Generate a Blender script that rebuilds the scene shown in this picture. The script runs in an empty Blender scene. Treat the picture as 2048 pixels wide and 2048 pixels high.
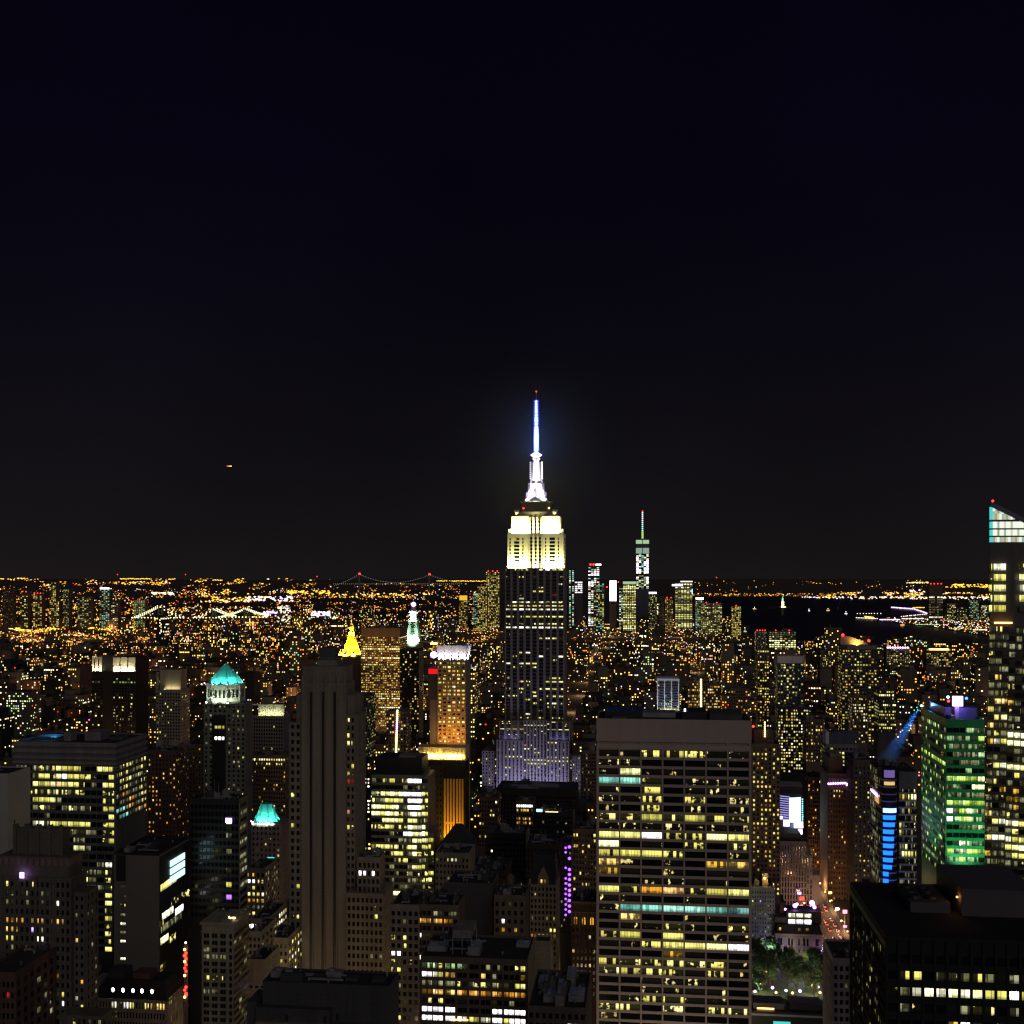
import bpy, math, random
from mathutils import Vector, noise as mnoise

RNG = random.Random(11)
SC = bpy.context.scene
COL = SC.collection
R = math.radians

# ------------------------------------------------------------------ camera, sky, city glow, exposure
FP, CX, HY, H = 2300.0, 1024.0, 1150.0, 265.0      # focal length in px of a 2048 px frame, horizon row, eye height in m
AV = R(6.6)                                        # the avenues run 6.6 degrees off the view axis
CA, SA = math.cos(AV), math.sin(AV)

cd = bpy.data.cameras.new('camera')
cam = bpy.data.objects.new('camera', cd)
COL.objects.link(cam)
cam.location = (0, 0, H)
cam.rotation_euler = (R(90), 0, 0)
cd.sensor_width = 36.0
cd.lens = 36.0 * FP / 2048.0
cd.shift_y = (HY - 1024.0) / 2048.0
cd.clip_start, cd.clip_end = 1.0, 120000.0
SC.camera = cam

wd = bpy.data.worlds.new('World')
SC.world = wd
wd.use_nodes = True
nt = wd.node_tree
nt.nodes.clear()
def N(tree, t, **kw):
    n = tree.nodes.new(t)
    for k, v in kw.items():
        setattr(n, k, v)
    return n
wo = N(nt, 'ShaderNodeOutputWorld'); bg = N(nt, 'ShaderNodeBackground'); tc = N(nt, 'ShaderNodeTexCoord')
sep = N(nt, 'ShaderNodeSeparateXYZ'); nt.links.new(tc.outputs['Generated'], sep.inputs[0])
rp = N(nt, 'ShaderNodeValToRGB'); nt.links.new(sep.outputs['Z'], rp.inputs[0])
cr = rp.color_ramp
cr.elements[0].position = 0.0; cr.elements[0].color = (.0092, .0074, .0078, 1)
cr.elements[1].position = 0.5; cr.elements[1].color = (.0011, .0008, .0044, 1)
for p, c in ((.04, (.0070, .0060, .0068, 1)), (.10, (.0050, .0044, .0060, 1)), (.2, (.0031, .0027, .0056, 1)), (.34, (.0016, .0013, .0050, 1))):
    e = cr.elements.new(p); e.color = c
# the glow of the rest of the city behind the viewer, low over the roofs
mb = N(nt, 'ShaderNodeMapRange'); mb.inputs['From Min'].default_value = .05; mb.inputs['From Max'].default_value = -.7
nt.links.new(sep.outputs['Y'], mb.inputs['Value'])
mz = N(nt, 'ShaderNodeMapRange'); mz.inputs['From Min'].default_value = .55; mz.inputs['From Max'].default_value = 0.0
nt.links.new(sep.outputs['Z'], mz.inputs['Value'])
mm = N(nt, 'ShaderNodeMath', operation='MULTIPLY'); nt.links.new(mb.outputs[0], mm.inputs[0]); nt.links.new(mz.outputs[0], mm.inputs[1])
gl = N(nt, 'ShaderNodeMix', data_type='RGBA'); gl.inputs[7].default_value = (.060, .050, .052, 1)
sn = N(nt, 'ShaderNodeTexNoise'); sn.inputs['Scale'].default_value = 2.6; sn.inputs['Detail'].default_value = 4; nt.links.new(tc.outputs['Generated'], sn.inputs[0])
sm = N(nt, 'ShaderNodeMapRange'); sm.inputs['From Min'].default_value = .3; sm.inputs['From Max'].default_value = .7; sm.inputs['To Min'].default_value = .80; sm.inputs['To Max'].default_value = 1.2
nt.links.new(sn.outputs['Fac'], sm.inputs['Value'])
sv = N(nt, 'ShaderNodeVectorMath', operation='SCALE'); nt.links.new(rp.outputs[0], sv.inputs[0]); nt.links.new(sm.outputs[0], sv.inputs['Scale'])
nt.links.new(mm.outputs[0], gl.inputs[0]); nt.links.new(sv.outputs[0], gl.inputs[6])
nt.links.new(gl.outputs[2], bg.inputs[0]); bg.inputs[1].default_value = 1.0
nt.links.new(bg.outputs[0], wo.inputs[0])

sl = bpy.data.lights.new('city_glow_lamp', 'SUN'); city_glow_lamp = bpy.data.objects.new('city_glow_lamp', sl); COL.objects.link(city_glow_lamp)
sl.energy = 0.27; sl.angle = R(50); sl.color = (1.0, .90, .86)  # added lamp standing in for the glow of the city behind the viewer
city_glow_lamp.rotation_euler = Vector((-.30, .90, -.45)).to_track_quat('-Z', 'Y').to_euler()

SC.view_settings.view_transform = 'Standard'; SC.view_settings.look = 'None'
SC.view_settings.exposure = 0.0; SC.view_settings.gamma = 1.0
cy = SC.cycles
cy.max_bounces = 3; cy.diffuse_bounces = 2; cy.glossy_bounces = 2; cy.transmission_bounces = 2; cy.volume_bounces = 0
cy.sample_clamp_indirect = .6; cy.sample_clamp_direct = 0
cy.use_denoising = True
cy.caustics_reflective = False; cy.caustics_refractive = False
cy.filter_width = 1.35

# ------------------------------------------------------------------ materials
MATS = {}
def wallmat(key, col, rough=.85, var=.42, scale=.16):
    if key in MATS: return MATS[key]
    m = bpy.data.materials.new(key); m.use_nodes = True
    t = m.node_tree; b = t.nodes['Principled BSDF']
    b.inputs['Roughness'].default_value = rough
    c = N(t, 'ShaderNodeTexCoord'); mp = N(t, 'ShaderNodeMapping'); mp.inputs['Scale'].default_value = (1, 1, .10)
    t.links.new(c.outputs['Object'], mp.inputs[0])
    n1 = N(t, 'ShaderNodeTexNoise'); n1.inputs['Scale'].default_value = scale; n1.inputs['Detail'].default_value = 6
    t.links.new(mp.outputs[0], n1.inputs[0])
    n2 = N(t, 'ShaderNodeTexNoise'); n2.inputs['Scale'].default_value = scale * 9; n2.inputs['Detail'].default_value = 3
    t.links.new(c.outputs['Object'], n2.inputs[0])
    ad = N(t, 'ShaderNodeMath', operation='ADD'); t.links.new(n1.outputs['Fac'], ad.inputs[0]); t.links.new(n2.outputs['Fac'], ad.inputs[1])
    mr = N(t, 'ShaderNodeMapRange'); mr.inputs['From Min'].default_value = .6; mr.inputs['From Max'].default_value = 1.4
    mr.inputs['To Min'].default_value = 1 - var; mr.inputs['To Max'].default_value = 1 + var
    t.links.new(ad.outputs[0], mr.inputs['Value'])
    mx = N(t, 'ShaderNodeVectorMath', operation='SCALE'); mx.inputs[0].default_value = col
    t.links.new(mr.outputs[0], mx.inputs['Scale']); t.links.new(mx.outputs[0], b.inputs['Base Color'])
    MATS[key] = m
    return m

def glowmat(key, col, s, base=(.02, .02, .02)):
    if key in MATS: return MATS[key]
    m = bpy.data.materials.new(key); m.use_nodes = True
    b = m.node_tree.nodes['Principled BSDF']
    b.inputs['Base Color'].default_value = (*base, 1); b.inputs['Roughness'].default_value = .5
    b.inputs['Emission Color'].default_value = (*col, 1); b.inputs['Emission Strength'].default_value = s
    m.cycles.emission_sampling = 'NONE'
    MATS[key] = m
    return m

def winmat(key, col, s, lo, hi, floor_, mull=1.5):
    """lit room behind glass: blinds, furniture and lamps make the light patchy; mullions divide the panes"""
    m = bpy.data.materials.new('window_' + key); m.use_nodes = True
    t = m.node_tree; b = t.nodes['Principled BSDF']
    b.inputs['Base Color'].default_value = (.012, .012, .014, 1); b.inputs['Roughness'].default_value = .25
    uv = N(t, 'ShaderNodeUVMap'); uv.uv_map = 'UVMap'; mp = N(t, 'ShaderNodeMapping'); mp.inputs['Scale'].default_value = (.42, .5, 1)
    t.links.new(uv.outputs[0], mp.inputs[0])
    n = N(t, 'ShaderNodeTexNoise'); n.inputs['Scale'].default_value = 1.0; n.inputs['Detail'].default_value = 4
    t.links.new(mp.outputs[0], n.inputs[0])
    dc = N(t, 'ShaderNodeVectorMath', operation='DIVIDE'); dc.inputs[1].default_value = (mull, 3.3, 1); t.links.new(uv.outputs[0], dc.inputs[0])
    fc = N(t, 'ShaderNodeVectorMath', operation='FLOOR'); t.links.new(dc.outputs[0], fc.inputs[0])
    wn = N(t, 'ShaderNodeTexWhiteNoise', noise_dimensions='2D'); t.links.new(fc.outputs[0], wn.inputs['Vector'])
    w1 = N(t, 'ShaderNodeMath', operation='MULTIPLY_ADD'); w1.inputs[1].default_value = .8; w1.inputs[2].default_value = -.4; t.links.new(wn.outputs['Value'], w1.inputs[0])
    w2 = N(t, 'ShaderNodeMath', operation='ADD'); t.links.new(w1.outputs[0], w2.inputs[0]); t.links.new(n.outputs['Fac'], w2.inputs[1])
    mr = N(t, 'ShaderNodeMapRange'); mr.inputs['From Min'].default_value = lo; mr.inputs['From Max'].default_value = hi
    mr.inputs['To Min'].default_value = floor_; mr.inputs['To Max'].default_value = 1.0
    t.links.new(w2.outputs[0], mr.inputs['Value'])
    at = N(t, 'ShaderNodeAttribute', attribute_name='tint')
    m1 = N(t, 'ShaderNodeMath', operation='MULTIPLY'); t.links.new(mr.outputs[0], m1.inputs[0]); t.links.new(at.outputs['Fac'], m1.inputs[1])
    sx = N(t, 'ShaderNodeSeparateXYZ'); t.links.new(uv.outputs[0], sx.inputs[0])
    dv = N(t, 'ShaderNodeMath', operation='DIVIDE'); dv.inputs[1].default_value = mull; t.links.new(sx.outputs[0], dv.inputs[0])
    fr = N(t, 'ShaderNodeMath', operation='FRACT'); t.links.new(dv.outputs[0], fr.inputs[0])
    gt = N(t, 'ShaderNodeMath', operation='GREATER_THAN'); gt.inputs[1].default_value = .09; t.links.new(fr.outputs[0], gt.inputs[0])
    m2 = N(t, 'ShaderNodeMath', operation='MULTIPLY'); t.links.new(m1.outputs[0], m2.inputs[0]); t.links.new(gt.outputs[0], m2.inputs[1])
    u2 = N(t, 'ShaderNodeUVMap'); u2.uv_map = 'Unit'; s2 = N(t, 'ShaderNodeSeparateXYZ'); t.links.new(u2.outputs[0], s2.inputs[0])
    ds = N(t, 'ShaderNodeMath', operation='MULTIPLY_ADD'); ds.inputs[1].default_value = .5; t.links.new(n.outputs['Fac'], ds.inputs[0]); t.links.new(s2.outputs[1], ds.inputs[2])
    rm = N(t, 'ShaderNodeMapRange'); rm.inputs['From Min'].default_value = .38; rm.inputs['From Max'].default_value = .66; rm.inputs['To Min'].default_value = .42; rm.inputs['To Max'].default_value = 1.08
    t.links.new(ds.outputs[0], rm.inputs['Value'])
    m4 = N(t, 'ShaderNodeMath', operation='MULTIPLY'); t.links.new(m2.outputs[0], m4.inputs[0]); t.links.new(rm.outputs[0], m4.inputs[1])
    m3 = N(t, 'ShaderNodeMath', operation='MULTIPLY'); m3.inputs[1].default_value = s; t.links.new(m4.outputs[0], m3.inputs[0])
    hm_ = N(t, 'ShaderNodeMapRange'); hm_.inputs['From Min'].default_value = .8; hm_.inputs['From Max'].default_value = 1.25; hm_.inputs['To Max'].default_value = .55
    t.links.new(at.outputs['Fac'], hm_.inputs['Value'])
    hx = N(t, 'ShaderNodeMix', data_type='RGBA'); hx.inputs[6].default_value = (*col, 1); hx.inputs[7].default_value = (*[.5 * q_ + .5 * p_ for q_, p_ in zip(col, (.92, 1.0, .72))], 1)
    t.links.new(hm_.outputs[0], hx.inputs[0]); t.links.new(hx.outputs[2], b.inputs['Emission Color'])
    t.links.new(m3.outputs[0], b.inputs['Emission Strength'])
    m.cycles.emission_sampling = 'NONE'
    return m

WIN = {
    'y': winmat('yellow', (1.0, .92, .17), 1.3, .05, .62, .36),
    'Y': winmat('bright_yellow', (1.0, .97, .40), 2.5, .1, .6, .35),
    'd': winmat('patchy_yellow', (1.0, .88, .19), 1.4, .55, .66, .012),
    's': winmat('sparse_yellow', (1.0, .80, .24), 1.1, .84, .89, .003),
    'w': winmat('white', (1.0, .97, .66), 2.2, .30, .58, .3),
    'W': winmat('glaring_white', (1.0, .92, 1.0), 4.2, .25, .5, .5),
    'o': winmat('orange', (1.0, .42, .03), 1.25, .33, .6, .2),
    'a': winmat('amber', (1.0, .58, .06), 1.3, .4, .6, .1),
    'c': winmat('cyan', (.32, .95, .78), 1.1, .3, .6, .45),
    'q': winmat('dim_teal', (.16, .62, .62), .6, .35, .65, .2),
    'g': winmat('greenish', (.62, 1.0, .40), .9, .40, .72, .05),
    'b': winmat('blue', (.02, .08, 1.0), 1.2, .2, .5, .6),
    'v': winmat('violet', (.45, .16, 1.0), 2.6, .2, .5, .6),
    'r': winmat('red', (1.0, .05, .02), .6, .3, .6, .3),
    'G': winmat('green_yellow', (.66, 1.0, .13), 1.5, .15, .66, .22),
    'h': winmat('faint', (.62, .60, .26), .46, .36, .76, .07),
}
gd = bpy.data.materials.new('window_dark_glass'); gd.use_nodes = True
_b = gd.node_tree.nodes['Principled BSDF']
_b.inputs['Base Color'].default_value = (.008, .009, .012, 1); _b.inputs['Roughness'].default_value = .12
WIN['.'] = gd

STONE = wallmat('pale_stone', (.36, .33, .29)); TAN = wallmat('tan_stone', (.26, .225, .175))
BRICK = wallmat('brown_brick', (.15, .10, .075)); RED = wallmat('red_brick', (.115, .065, .052))
GREY = wallmat('grey_concrete', (.19, .18, .175)); DGREY = wallmat('dark_grey_cladding', (.07, .07, .07))
BLACK = wallmat('black_cladding', (.016, .016, .018), .5); LIME = wallmat('grey_limestone', (.185, .162, .135))
TRAV = wallmat('travertine', (.35, .29, .265), .8, .15); ROOF = wallmat('tar_roof', (.022, .022, .025), .95)
ROOF2 = wallmat('grey_roof', (.05, .05, .052), .95); METAL = wallmat('grey_metal', (.22, .22, .23), .5)
VERD = wallmat('greenish_white_stone', (.50, .54, .47), .8, .15); TEAL = wallmat('copper_green_roof', (.05, .60, .50), .7, .2); WHITE = wallmat('white_stone', (.62, .60, .56))
GOLDLEAF = wallmat('gilded_tiles', (.72, .50, .08), .5, .2); TERR = wallmat('buff_terracotta', (.62, .46, .22), .6, .2); GREEN = wallmat('green_glass_frame', (.012, .26, .10), .4)
BLUEW = wallmat('blue_grey_glass', (.07, .085, .14), .35); PURP = wallmat('mauve_grey_stone', (.20, .175, .19))
COPPER = wallmat('dark_slate_roof', (.035, .04, .04), .8)
LAMPW = glowmat('lamp_white', (1, .92, .9), 7); LAMPV = glowmat('lamp_violet', (.62, .3, 1), 7)
LAMPR = glowmat('lamp_red', (1, .03, .02), 5); LAMPO = glowmat('lamp_orange', (1, .5, .12), 6)
LAMPY = glowmat('lamp_yellow', (1, .8, .3), 5); LAMPP = glowmat('lamp_purple', (.36, .10, 1), 2.6); LAMPB = glowmat('lamp_blue', (.04, .18, 1), 5)
LAMPC = glowmat('lamp_ice_blue', (.30, .55, 1), 6); LAMPG = glowmat('lamp_green', (.25, 1, .45), 3)

# ------------------------------------------------------------------ mesh helpers
class MB:
    def __init__(s): s.v = []; s.f = []; s.m = []; s.uv = []; s.t = []; s.mats = []; s.hasuv = False
    def mi(s, mat):
        if mat not in s.mats: s.mats.append(mat)
        return s.mats.index(mat)
    def face(s, pts, mat, uv=None, tint=1.0):
        k = len(s.v); s.v += [tuple(p) for p in pts]; s.f.append(tuple(range(k, k + len(pts)))); s.m.append(s.mi(mat))
        s.uv.append(uv); s.t.append(tint)
        if uv: s.hasuv = True
    def hexa(s, p, mat):
        k = len(s.v); s.v += [tuple(q) for q in p]; i = s.mi(mat)
        for f in ((0, 3, 2, 1), (4, 5, 6, 7), (0, 1, 5, 4), (1, 2, 6, 5), (2, 3, 7, 6), (3, 0, 4, 7)):
            s.f.append(tuple(k + j for j in f)); s.m.append(i); s.uv.append(None); s.t.append(1.0)
    def box(s, x0, x1, y0, y1, z0, z1, mat):
        s.hexa([(x0, y0, z0), (x1, y0, z0), (x1, y1, z0), (x0, y1, z0), (x0, y0, z1), (x1, y0, z1), (x1, y1, z1), (x0, y1, z1)], mat)
    def loft(s, rings, mat, cap=True):
        k = len(s.v); n = len(rings[0]); i = s.mi(mat)
        for r in rings: s.v += [tuple(p) for p in r]
        def add(f): s.f.append(f); s.m.append(i); s.uv.append(None); s.t.append(1.0)
        for a in range(len(rings) - 1):
            for b in range(n):
                c = (b + 1) % n
                add((k + a * n + b, k + a * n + c, k + (a + 1) * n + c, k + (a + 1) * n + b))
        if cap:
            add(tuple(k + j for j in range(n - 1, -1, -1)))
            add(tuple(k + (len(rings) - 1) * n + j for j in range(n)))
    def lathe(s, cx, cy, prof, n, mat, rot=0.0, sy=1.0):
        s.loft([[(cx + r * math.cos(rot + 2 * math.pi * j / n), cy + sy * r * math.sin(rot + 2 * math.pi * j / n), z) for j in range(n)] for r, z in prof], mat)
    def bar(s, a, b, r, mat, n=5, r2=None):
        a = Vector(a); b = Vector(b); d = (b - a).normalized()
        q = d.orthogonal().normalized(); w = d.cross(q); r2 = r if r2 is None else r2
        s.loft([[tuple(p + (q * math.cos(2 * math.pi * j / n) + w * math.sin(2 * math.pi * j / n)) * rr) for j in range(n)] for p, rr in ((a, r), (b, r2))], mat)
    def orb(s, c, r, mat, n=6):
        x, y, z = c
        s.lathe(x, y, [(r * .05, z - r), (r * .8, z - r * .6), (r, z), (r * .8, z + r * .6), (r * .05, z + r)], n, mat)
    def dot(s, c, r, mat, sx=1.0):
        x, y, z = c; k = len(s.v); i = s.mi(mat)
        s.v += [(x - r * sx, y, z), (x + r * sx, y, z), (x, y - r, z), (x, y + r, z), (x, y, z - r), (x, y, z + r)]
        for f in ((0, 2, 5), (2, 1, 5), (1, 3, 5), (3, 0, 5), (2, 0, 4), (1, 2, 4), (3, 1, 4), (0, 3, 4)):
            s.f.append(tuple(k + j for j in f)); s.m.append(i); s.uv.append(None); s.t.append(1.0)
    def build(s, name, parent=None):
        me = bpy.data.meshes.new(name); me.from_pydata(s.v, [], s.f)
        for m in s.mats: me.materials.append(m)
        me.polygons.foreach_set('material_index', s.m)
        if s.hasuv:
            l = me.uv_layers.new(name='UVMap'); data = []
            for f, u in zip(s.f, s.uv):
                for j in range(len(f)):
                    data += list(u[j]) if u else [0, 0]
            l.data.foreach_set('uv', data)
            l2 = me.uv_layers.new(name='Unit'); d2 = []
            for f, u in zip(s.f, s.uv):
                if u and len(f) == 4: d2 += [0, 0, 1, 0, 1, 1, 0, 1]
                else: d2 += [.5, .8] * len(f)
            l2.data.foreach_set('uv', d2)
            a = me.attributes.new('tint', 'FLOAT', 'FACE'); a.data.foreach_set('value', s.t)
        me.update()
        o = bpy.data.objects.new(name, me); COL.objects.link(o)
        if parent: o.parent = parent
        return o

def tag(o, label=None, cat=None, group=None, kind=None):
    if label: o['label'] = label
    if cat: o['category'] = cat
    if group: o['group'] = group
    if kind: o['kind'] = kind
    return o
def wx(px, D): return (px - CX) / FP * D
def wz(py, D): return H - (py - HY) / FP * D
def gd_of(py): return FP * H / (py - HY)
def st(x, y): return (x * CA - y * SA, x * SA + y * CA)
def xy(s, t): return (s * CA + t * SA, -s * SA + t * CA)

HEROES = []      # footprint and clear view of every named building
class Bld:
    def __init__(s, name, label, x0, x1, D, d, cat, ybot=2048, group=None, mark=None, side=0):
        s.x0, s.x1, s.D, s.d = x0, x1, D, d
        s.ax = wx(x0, D); t1 = (x1 - CX) / FP
        s.w = (t1 * D - s.ax) / (CA + t1 * SA)
        s.root = bpy.data.objects.new(name, None); COL.objects.link(s.root); s.root.empty_display_size = 5
        s.root.location = (s.ax, D, 0); s.root.rotation_euler = (0, 0, -AV)
        tag(s.root, label, cat, group)
        s.parts = {}; s.win = []; s.pieces = []
        a, b = st(s.ax, D)
        HEROES.append(dict(s0=a, s1=a + s.w, t0=b, t1=b + d, x0=min(x0, x0 + side), x1=max(x1, x1 + side), yb=ybot, D=D, mark=mark, yt=9999)); s.rec = HEROES[-1]
    def Y(s, lx, ly=0): return s.D - lx * SA + ly * CA
    def X(s, px, ly=0):
        t = (px - CX) / FP
        return (t * s.D + t * ly * CA - s.ax - ly * SA) / (CA + t * SA)
    def Z(s, py, lx=0, ly=0): return H - (py - HY) / FP * s.Y(lx, ly)
    def m(s, part):
        if part not in s.parts: s.parts[part] = MB()
        return s.parts[part]
    def light(s, kind, loc, to, power, col, size=2.0, sizey=None, spot=70, blend=.6):
        l = bpy.data.lights.new('floodlight', kind); l.energy = power; l.color = col
        if kind == 'AREA':
            l.shape = 'RECTANGLE'; l.size = size; l.size_y = sizey or size
        elif kind == 'SPOT':
            l.spot_size = R(spot); l.spot_blend = blend; l.shadow_soft_size = size
        else:
            l.shadow_soft_size = size
        o = bpy.data.objects.new('floodlight', l); COL.objects.link(o); o.parent = s.root
        o.location = loc
        o.rotation_euler = (Vector(to) - Vector(loc)).to_track_quat('-Z', 'Y').to_euler()
        return o
    def facade(s, face, pos, u0, u1, z0, z1, cols, rows, pat=None, mix='...........sd', wr=.6, hr=.6, rel=.35, wall=None,
               part='wall', sill=None, zmin=-1e9, rowmix=None, head=0.0, spw=None, swap=None):
        """one window grid. face F/R/L/B lies at pos; u runs along it; cols windows across, rows from the top"""
        if face == 'F': O = lambda u, z, t: (u, pos - t, z)
        elif face == 'R': O = lambda u, z, t: (pos + t, u, z)
        else: O = lambda u, z, t: (pos - t, u, z)
        W = u1 - u0
        if isinstance(cols, int):
            cw = W / cols; cs = [(u0 + (i + .5) * cw, cw * wr) for i in range(cols)]
        else:
            cs = [(u0 + c * W, w * W) for c, w in cols]
        ch = (z1 - z0) / rows
        M = s.m(part)
        def slab(a, b, c, d, t0, t1):
            M.hexa([O(a, c, t0), O(b, c, t0), O(b, c, t1), O(a, c, t1), O(a, d, t0), O(b, d, t0), O(b, d, t1), O(a, d, t1)], wall)
        def slab2(a, b, c, d, t0, t1):
            M.hexa([O(a, c, t0), O(b, c, t0), O(b, c, t1), O(a, c, t1), O(a, d, t0), O(b, d, t0), O(b, d, t1), O(a, d, t1)], spw or wall)
        if wall and rel > 0:
            e = u0
            for c, w in cs:
                if c - w / 2 - e > .05: slab(e, c - w / 2, z0, z1, 0, rel)
                e = c + w / 2
            if u1 - e > .05: slab(e, u1, z0, z1, 0, rel)
        for j in range(rows):
            zt = z1 - j * ch; za = zt - ch * (1 - hr) * .5; zb = za - ch * hr
            if wall and rel > 0:
                for c, w in cs:
                    slab2(c - w / 2, c + w / 2, zb - ch * (1 - hr), zb, 0, rel * .6)
            if zt < zmin: continue
            rowc = RNG.choice(rowmix) if rowmix else None
            for i, (c, w) in enumerate(cs):
                if pat and j < len(pat): ch_ = pat[j][i % len(pat[j])]
                else:
                    ch_ = RNG.choice(mix)
                    if rowc and rowc != '.' and RNG.random() < .8: ch_ = rowc
                if swap: ch_ = swap.get(ch_, ch_)
                a, b = c - w / 2, c + w / 2; t = .03
                s.win.append((ch_, [O(a, zb, t), O(b, zb, t), O(b, za, t), O(a, za, t)], w, za - zb))
    def roofkit(s, x0, x1, y0, y1, z, n=3, seed=0, par=1.0, wall=None, tank=0):
        r = random.Random(seed); M = s.m('roof')
        M.box(x0 + .3, x1 - .3, y0 + .3, y1 - .3, z - .3, z + .02, ROOF)
        if par > 0 and wall:
            P = s.m('parapet'); t = .45
            P.box(x0, x1, y0, y0 + t, z, z + par, wall); P.box(x0, x1, y1 - t, y1, z, z + par, wall)
            P.box(x0, x0 + t, y0 + t, y1 - t, z, z + par, wall); P.box(x1 - t, x1, y0 + t, y1 - t, z, z + par, wall)
        W, Dp = x1 - x0, y1 - y0
        for i in range(n):
            w = W * r.uniform(.08, .28); d = Dp * r.uniform(.12, .35); h = r.uniform(1.5, 4.5)
            x = x0 + 1 + r.random() * max(.1, W - w - 2); y = y0 + 1 + r.random() * max(.1, Dp - d - 2)
            K = s.m('roof_unit#%d' % (i + len(s.parts)))
            K.box(x, x + w, y, y + d, z + .02, z + h, r.choice([GREY, DGREY, ROOF2, METAL]))
            K.box(x + w * .2, x + w * .5, y + d * .2, y + d * .6, z + h, z + h + .8, METAL)
            if r.random() < .5: K.bar((x + w * .8, y + d * .7, z + h), (x + w * .8, y + d * .7, z + h + r.uniform(2, 6)), .12, METAL, 4)
        for i in range(min(n * 2, 9)):
            x = x0 + W * r.uniform(.06, .94); y = y0 + Dp * r.uniform(.08, .92); V = s.m('roof_vent#%d' % (i + len(s.parts)))
            V.lathe(x, y, [(.3, z + .02), (.3, z + .9), (.55, z + .95), (.5, z + 1.3), (.1, z + 1.4)], 8, r.choice([METAL, GREY]))
        for i in range(min(n, 3)):
            y = y0 + Dp * r.uniform(.15, .85); a = x0 + W * r.uniform(.08, .4); V = s.m('duct#%d' % (i + len(s.parts)))
            V.box(a, a + W * r.uniform(.2, .5), y, y + .7, z + .4, z + 1.0, METAL); V.box(a, a + .7, y, y + .7, z + .02, z + .39, METAL)
        for i in range(tank):
            x = x0 + W * r.uniform(.2, .8); y = y0 + Dp * r.uniform(.3, .8); K = s.m('water_tank#%d' % i)
            for a in (-1, 1):
                for c in (-1, 1): K.box(x + a * 1.2 - .12, x + a * 1.2 + .12, y + c * 1.2 - .12, y + c * 1.2 + .12, z, z + 3.5, DGREY)
            K.lathe(x, y, [(2, z + 3.5), (2, z + 7.2), (.1, z + 8.8)], 12, BRICK)
    def finish(s, cap=100, tiny=False):
        r = RNG
        def wq(M, w):
            ch_, q, ww, hh = w; o = r.uniform(0, 500); p = 3.3 * r.randrange(40) + .02
            M.face(q, WIN[ch_], [(o, p), (o + ww, p), (o + ww, p + hh), (o, p + hh)], r.uniform(.45, 1.25))
        if tiny:
            for w in s.win: wq(s.m('wall'), w)
        else:
            order = sorted(range(len(s.win)), key=lambda i: ('.hs'.find(s.win[i][0]) if s.win[i][0] in '.h' else 5) * -1)
            for n, i in enumerate(order):
                if n < cap:
                    M = MB(); wq(M, s.win[i]); M.build('window', s.root)
                else:
                    wq(s.m('window#rest'), s.win[i])
        if 'wall' in s.parts: s.rec['yt'] = HY - (max(v[2] for v in s.parts['wall'].v) - H) / s.D * FP
        for k, M in s.parts.items():
            o = M.build(k.split('#')[0], s.root)
            if k == 'window#rest': o['kind'] = 'stuff'
        return s

def simple(name, label, x0, x1, yt, D, d, wall, cols, fl, mix='.....sd', pat=None, wr=.6, hr=.55, side='R', scols=None, yb=2048,
           cat='building', top=1.5, rel=.35, tiny=False, n=3, par=1.0, tank=0, rowmix=None, srow=None, smix=None, mark=None, done=True,
           spx=0, swall=None, cap=100, zb=0.0, z0=0.0):
    b = Bld(name, label, x0, x1, D, d, cat, ybot=yb, mark=mark, side=spx)
    z = b.Z(yt); b.z = z
    b.m('wall').box(0, b.w, 0, d, zb, z, wall)
    b.roofkit(0, b.w, 0, d, z, n, seed=int(x0 * 7 + yt), par=par, wall=wall, tank=tank)
    zmin = b.Z(yb + 14)
    za = z - top
    rows = max(1, int((za - max(z0, zmin - 3 * fl)) / fl))
    ze = za - rows * fl
    b.facade('F', 0, 0, b.w, ze, za, cols, rows, pat, mix, wr, hr, rel, wall, zmin=zmin, rowmix=rowmix)
    if side:
        sc = scols or max(1, int(d / (b.w / (cols if isinstance(cols, int) else len(cols)))))
        b.facade(side, b.w if side == 'R' else 0, 0, d, ze, za, sc, rows, None, smix or mix, wr, hr, rel, swall or wall, zmin=zmin, rowmix=srow or rowmix)
    if done: b.finish(tiny=tiny, cap=cap)
    return b

# ------------------------------------------------------------------ ground, water, far hills
def ground_mat():
    m = wallmat('city_ground', (.06, .052, .048), .95, .4, .02)
    return m
def sheet(name, pts, z, mat, kind='structure'):
    M = MB(); M.face([(x, y, z) for x, y in pts], mat); return tag(M.build(name), kind=kind)
sheet('ground', [(-45000, -2000), (45000, -2000), (45000, 60000), (-45000, 60000)], 0, ground_mat())
def gpt(px, py):
    D = gd_of(py); return (wx(px, D), D)
WATER = bpy.data.materials.new('dark_harbour_water'); WATER.use_nodes = True
_t = WATER.node_tree; _b = _t.nodes['Principled BSDF']
_b.inputs['Base Color'].default_value = (.014, .015, .026, 1); _b.inputs['Roughness'].default_value = .34; _b.inputs['Specular IOR Level'].default_value = .3
_n = N(_t, 'ShaderNodeTexNoise'); _n.inputs['Scale'].default_value = .02; _n.inputs['Detail'].default_value = 4
_c = N(_t, 'ShaderNodeTexCoord'); _t.links.new(_c.outputs['Object'], _n.inputs[0])
_u = N(_t, 'ShaderNodeBump'); _u.inputs['Strength'].default_value = .35; _u.inputs['Distance'].default_value = 6
_t.links.new(_n.outputs['Fac'], _u.inputs['Height']); _t.links.new(_u.outputs[0], _b.inputs['Normal'])
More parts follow.
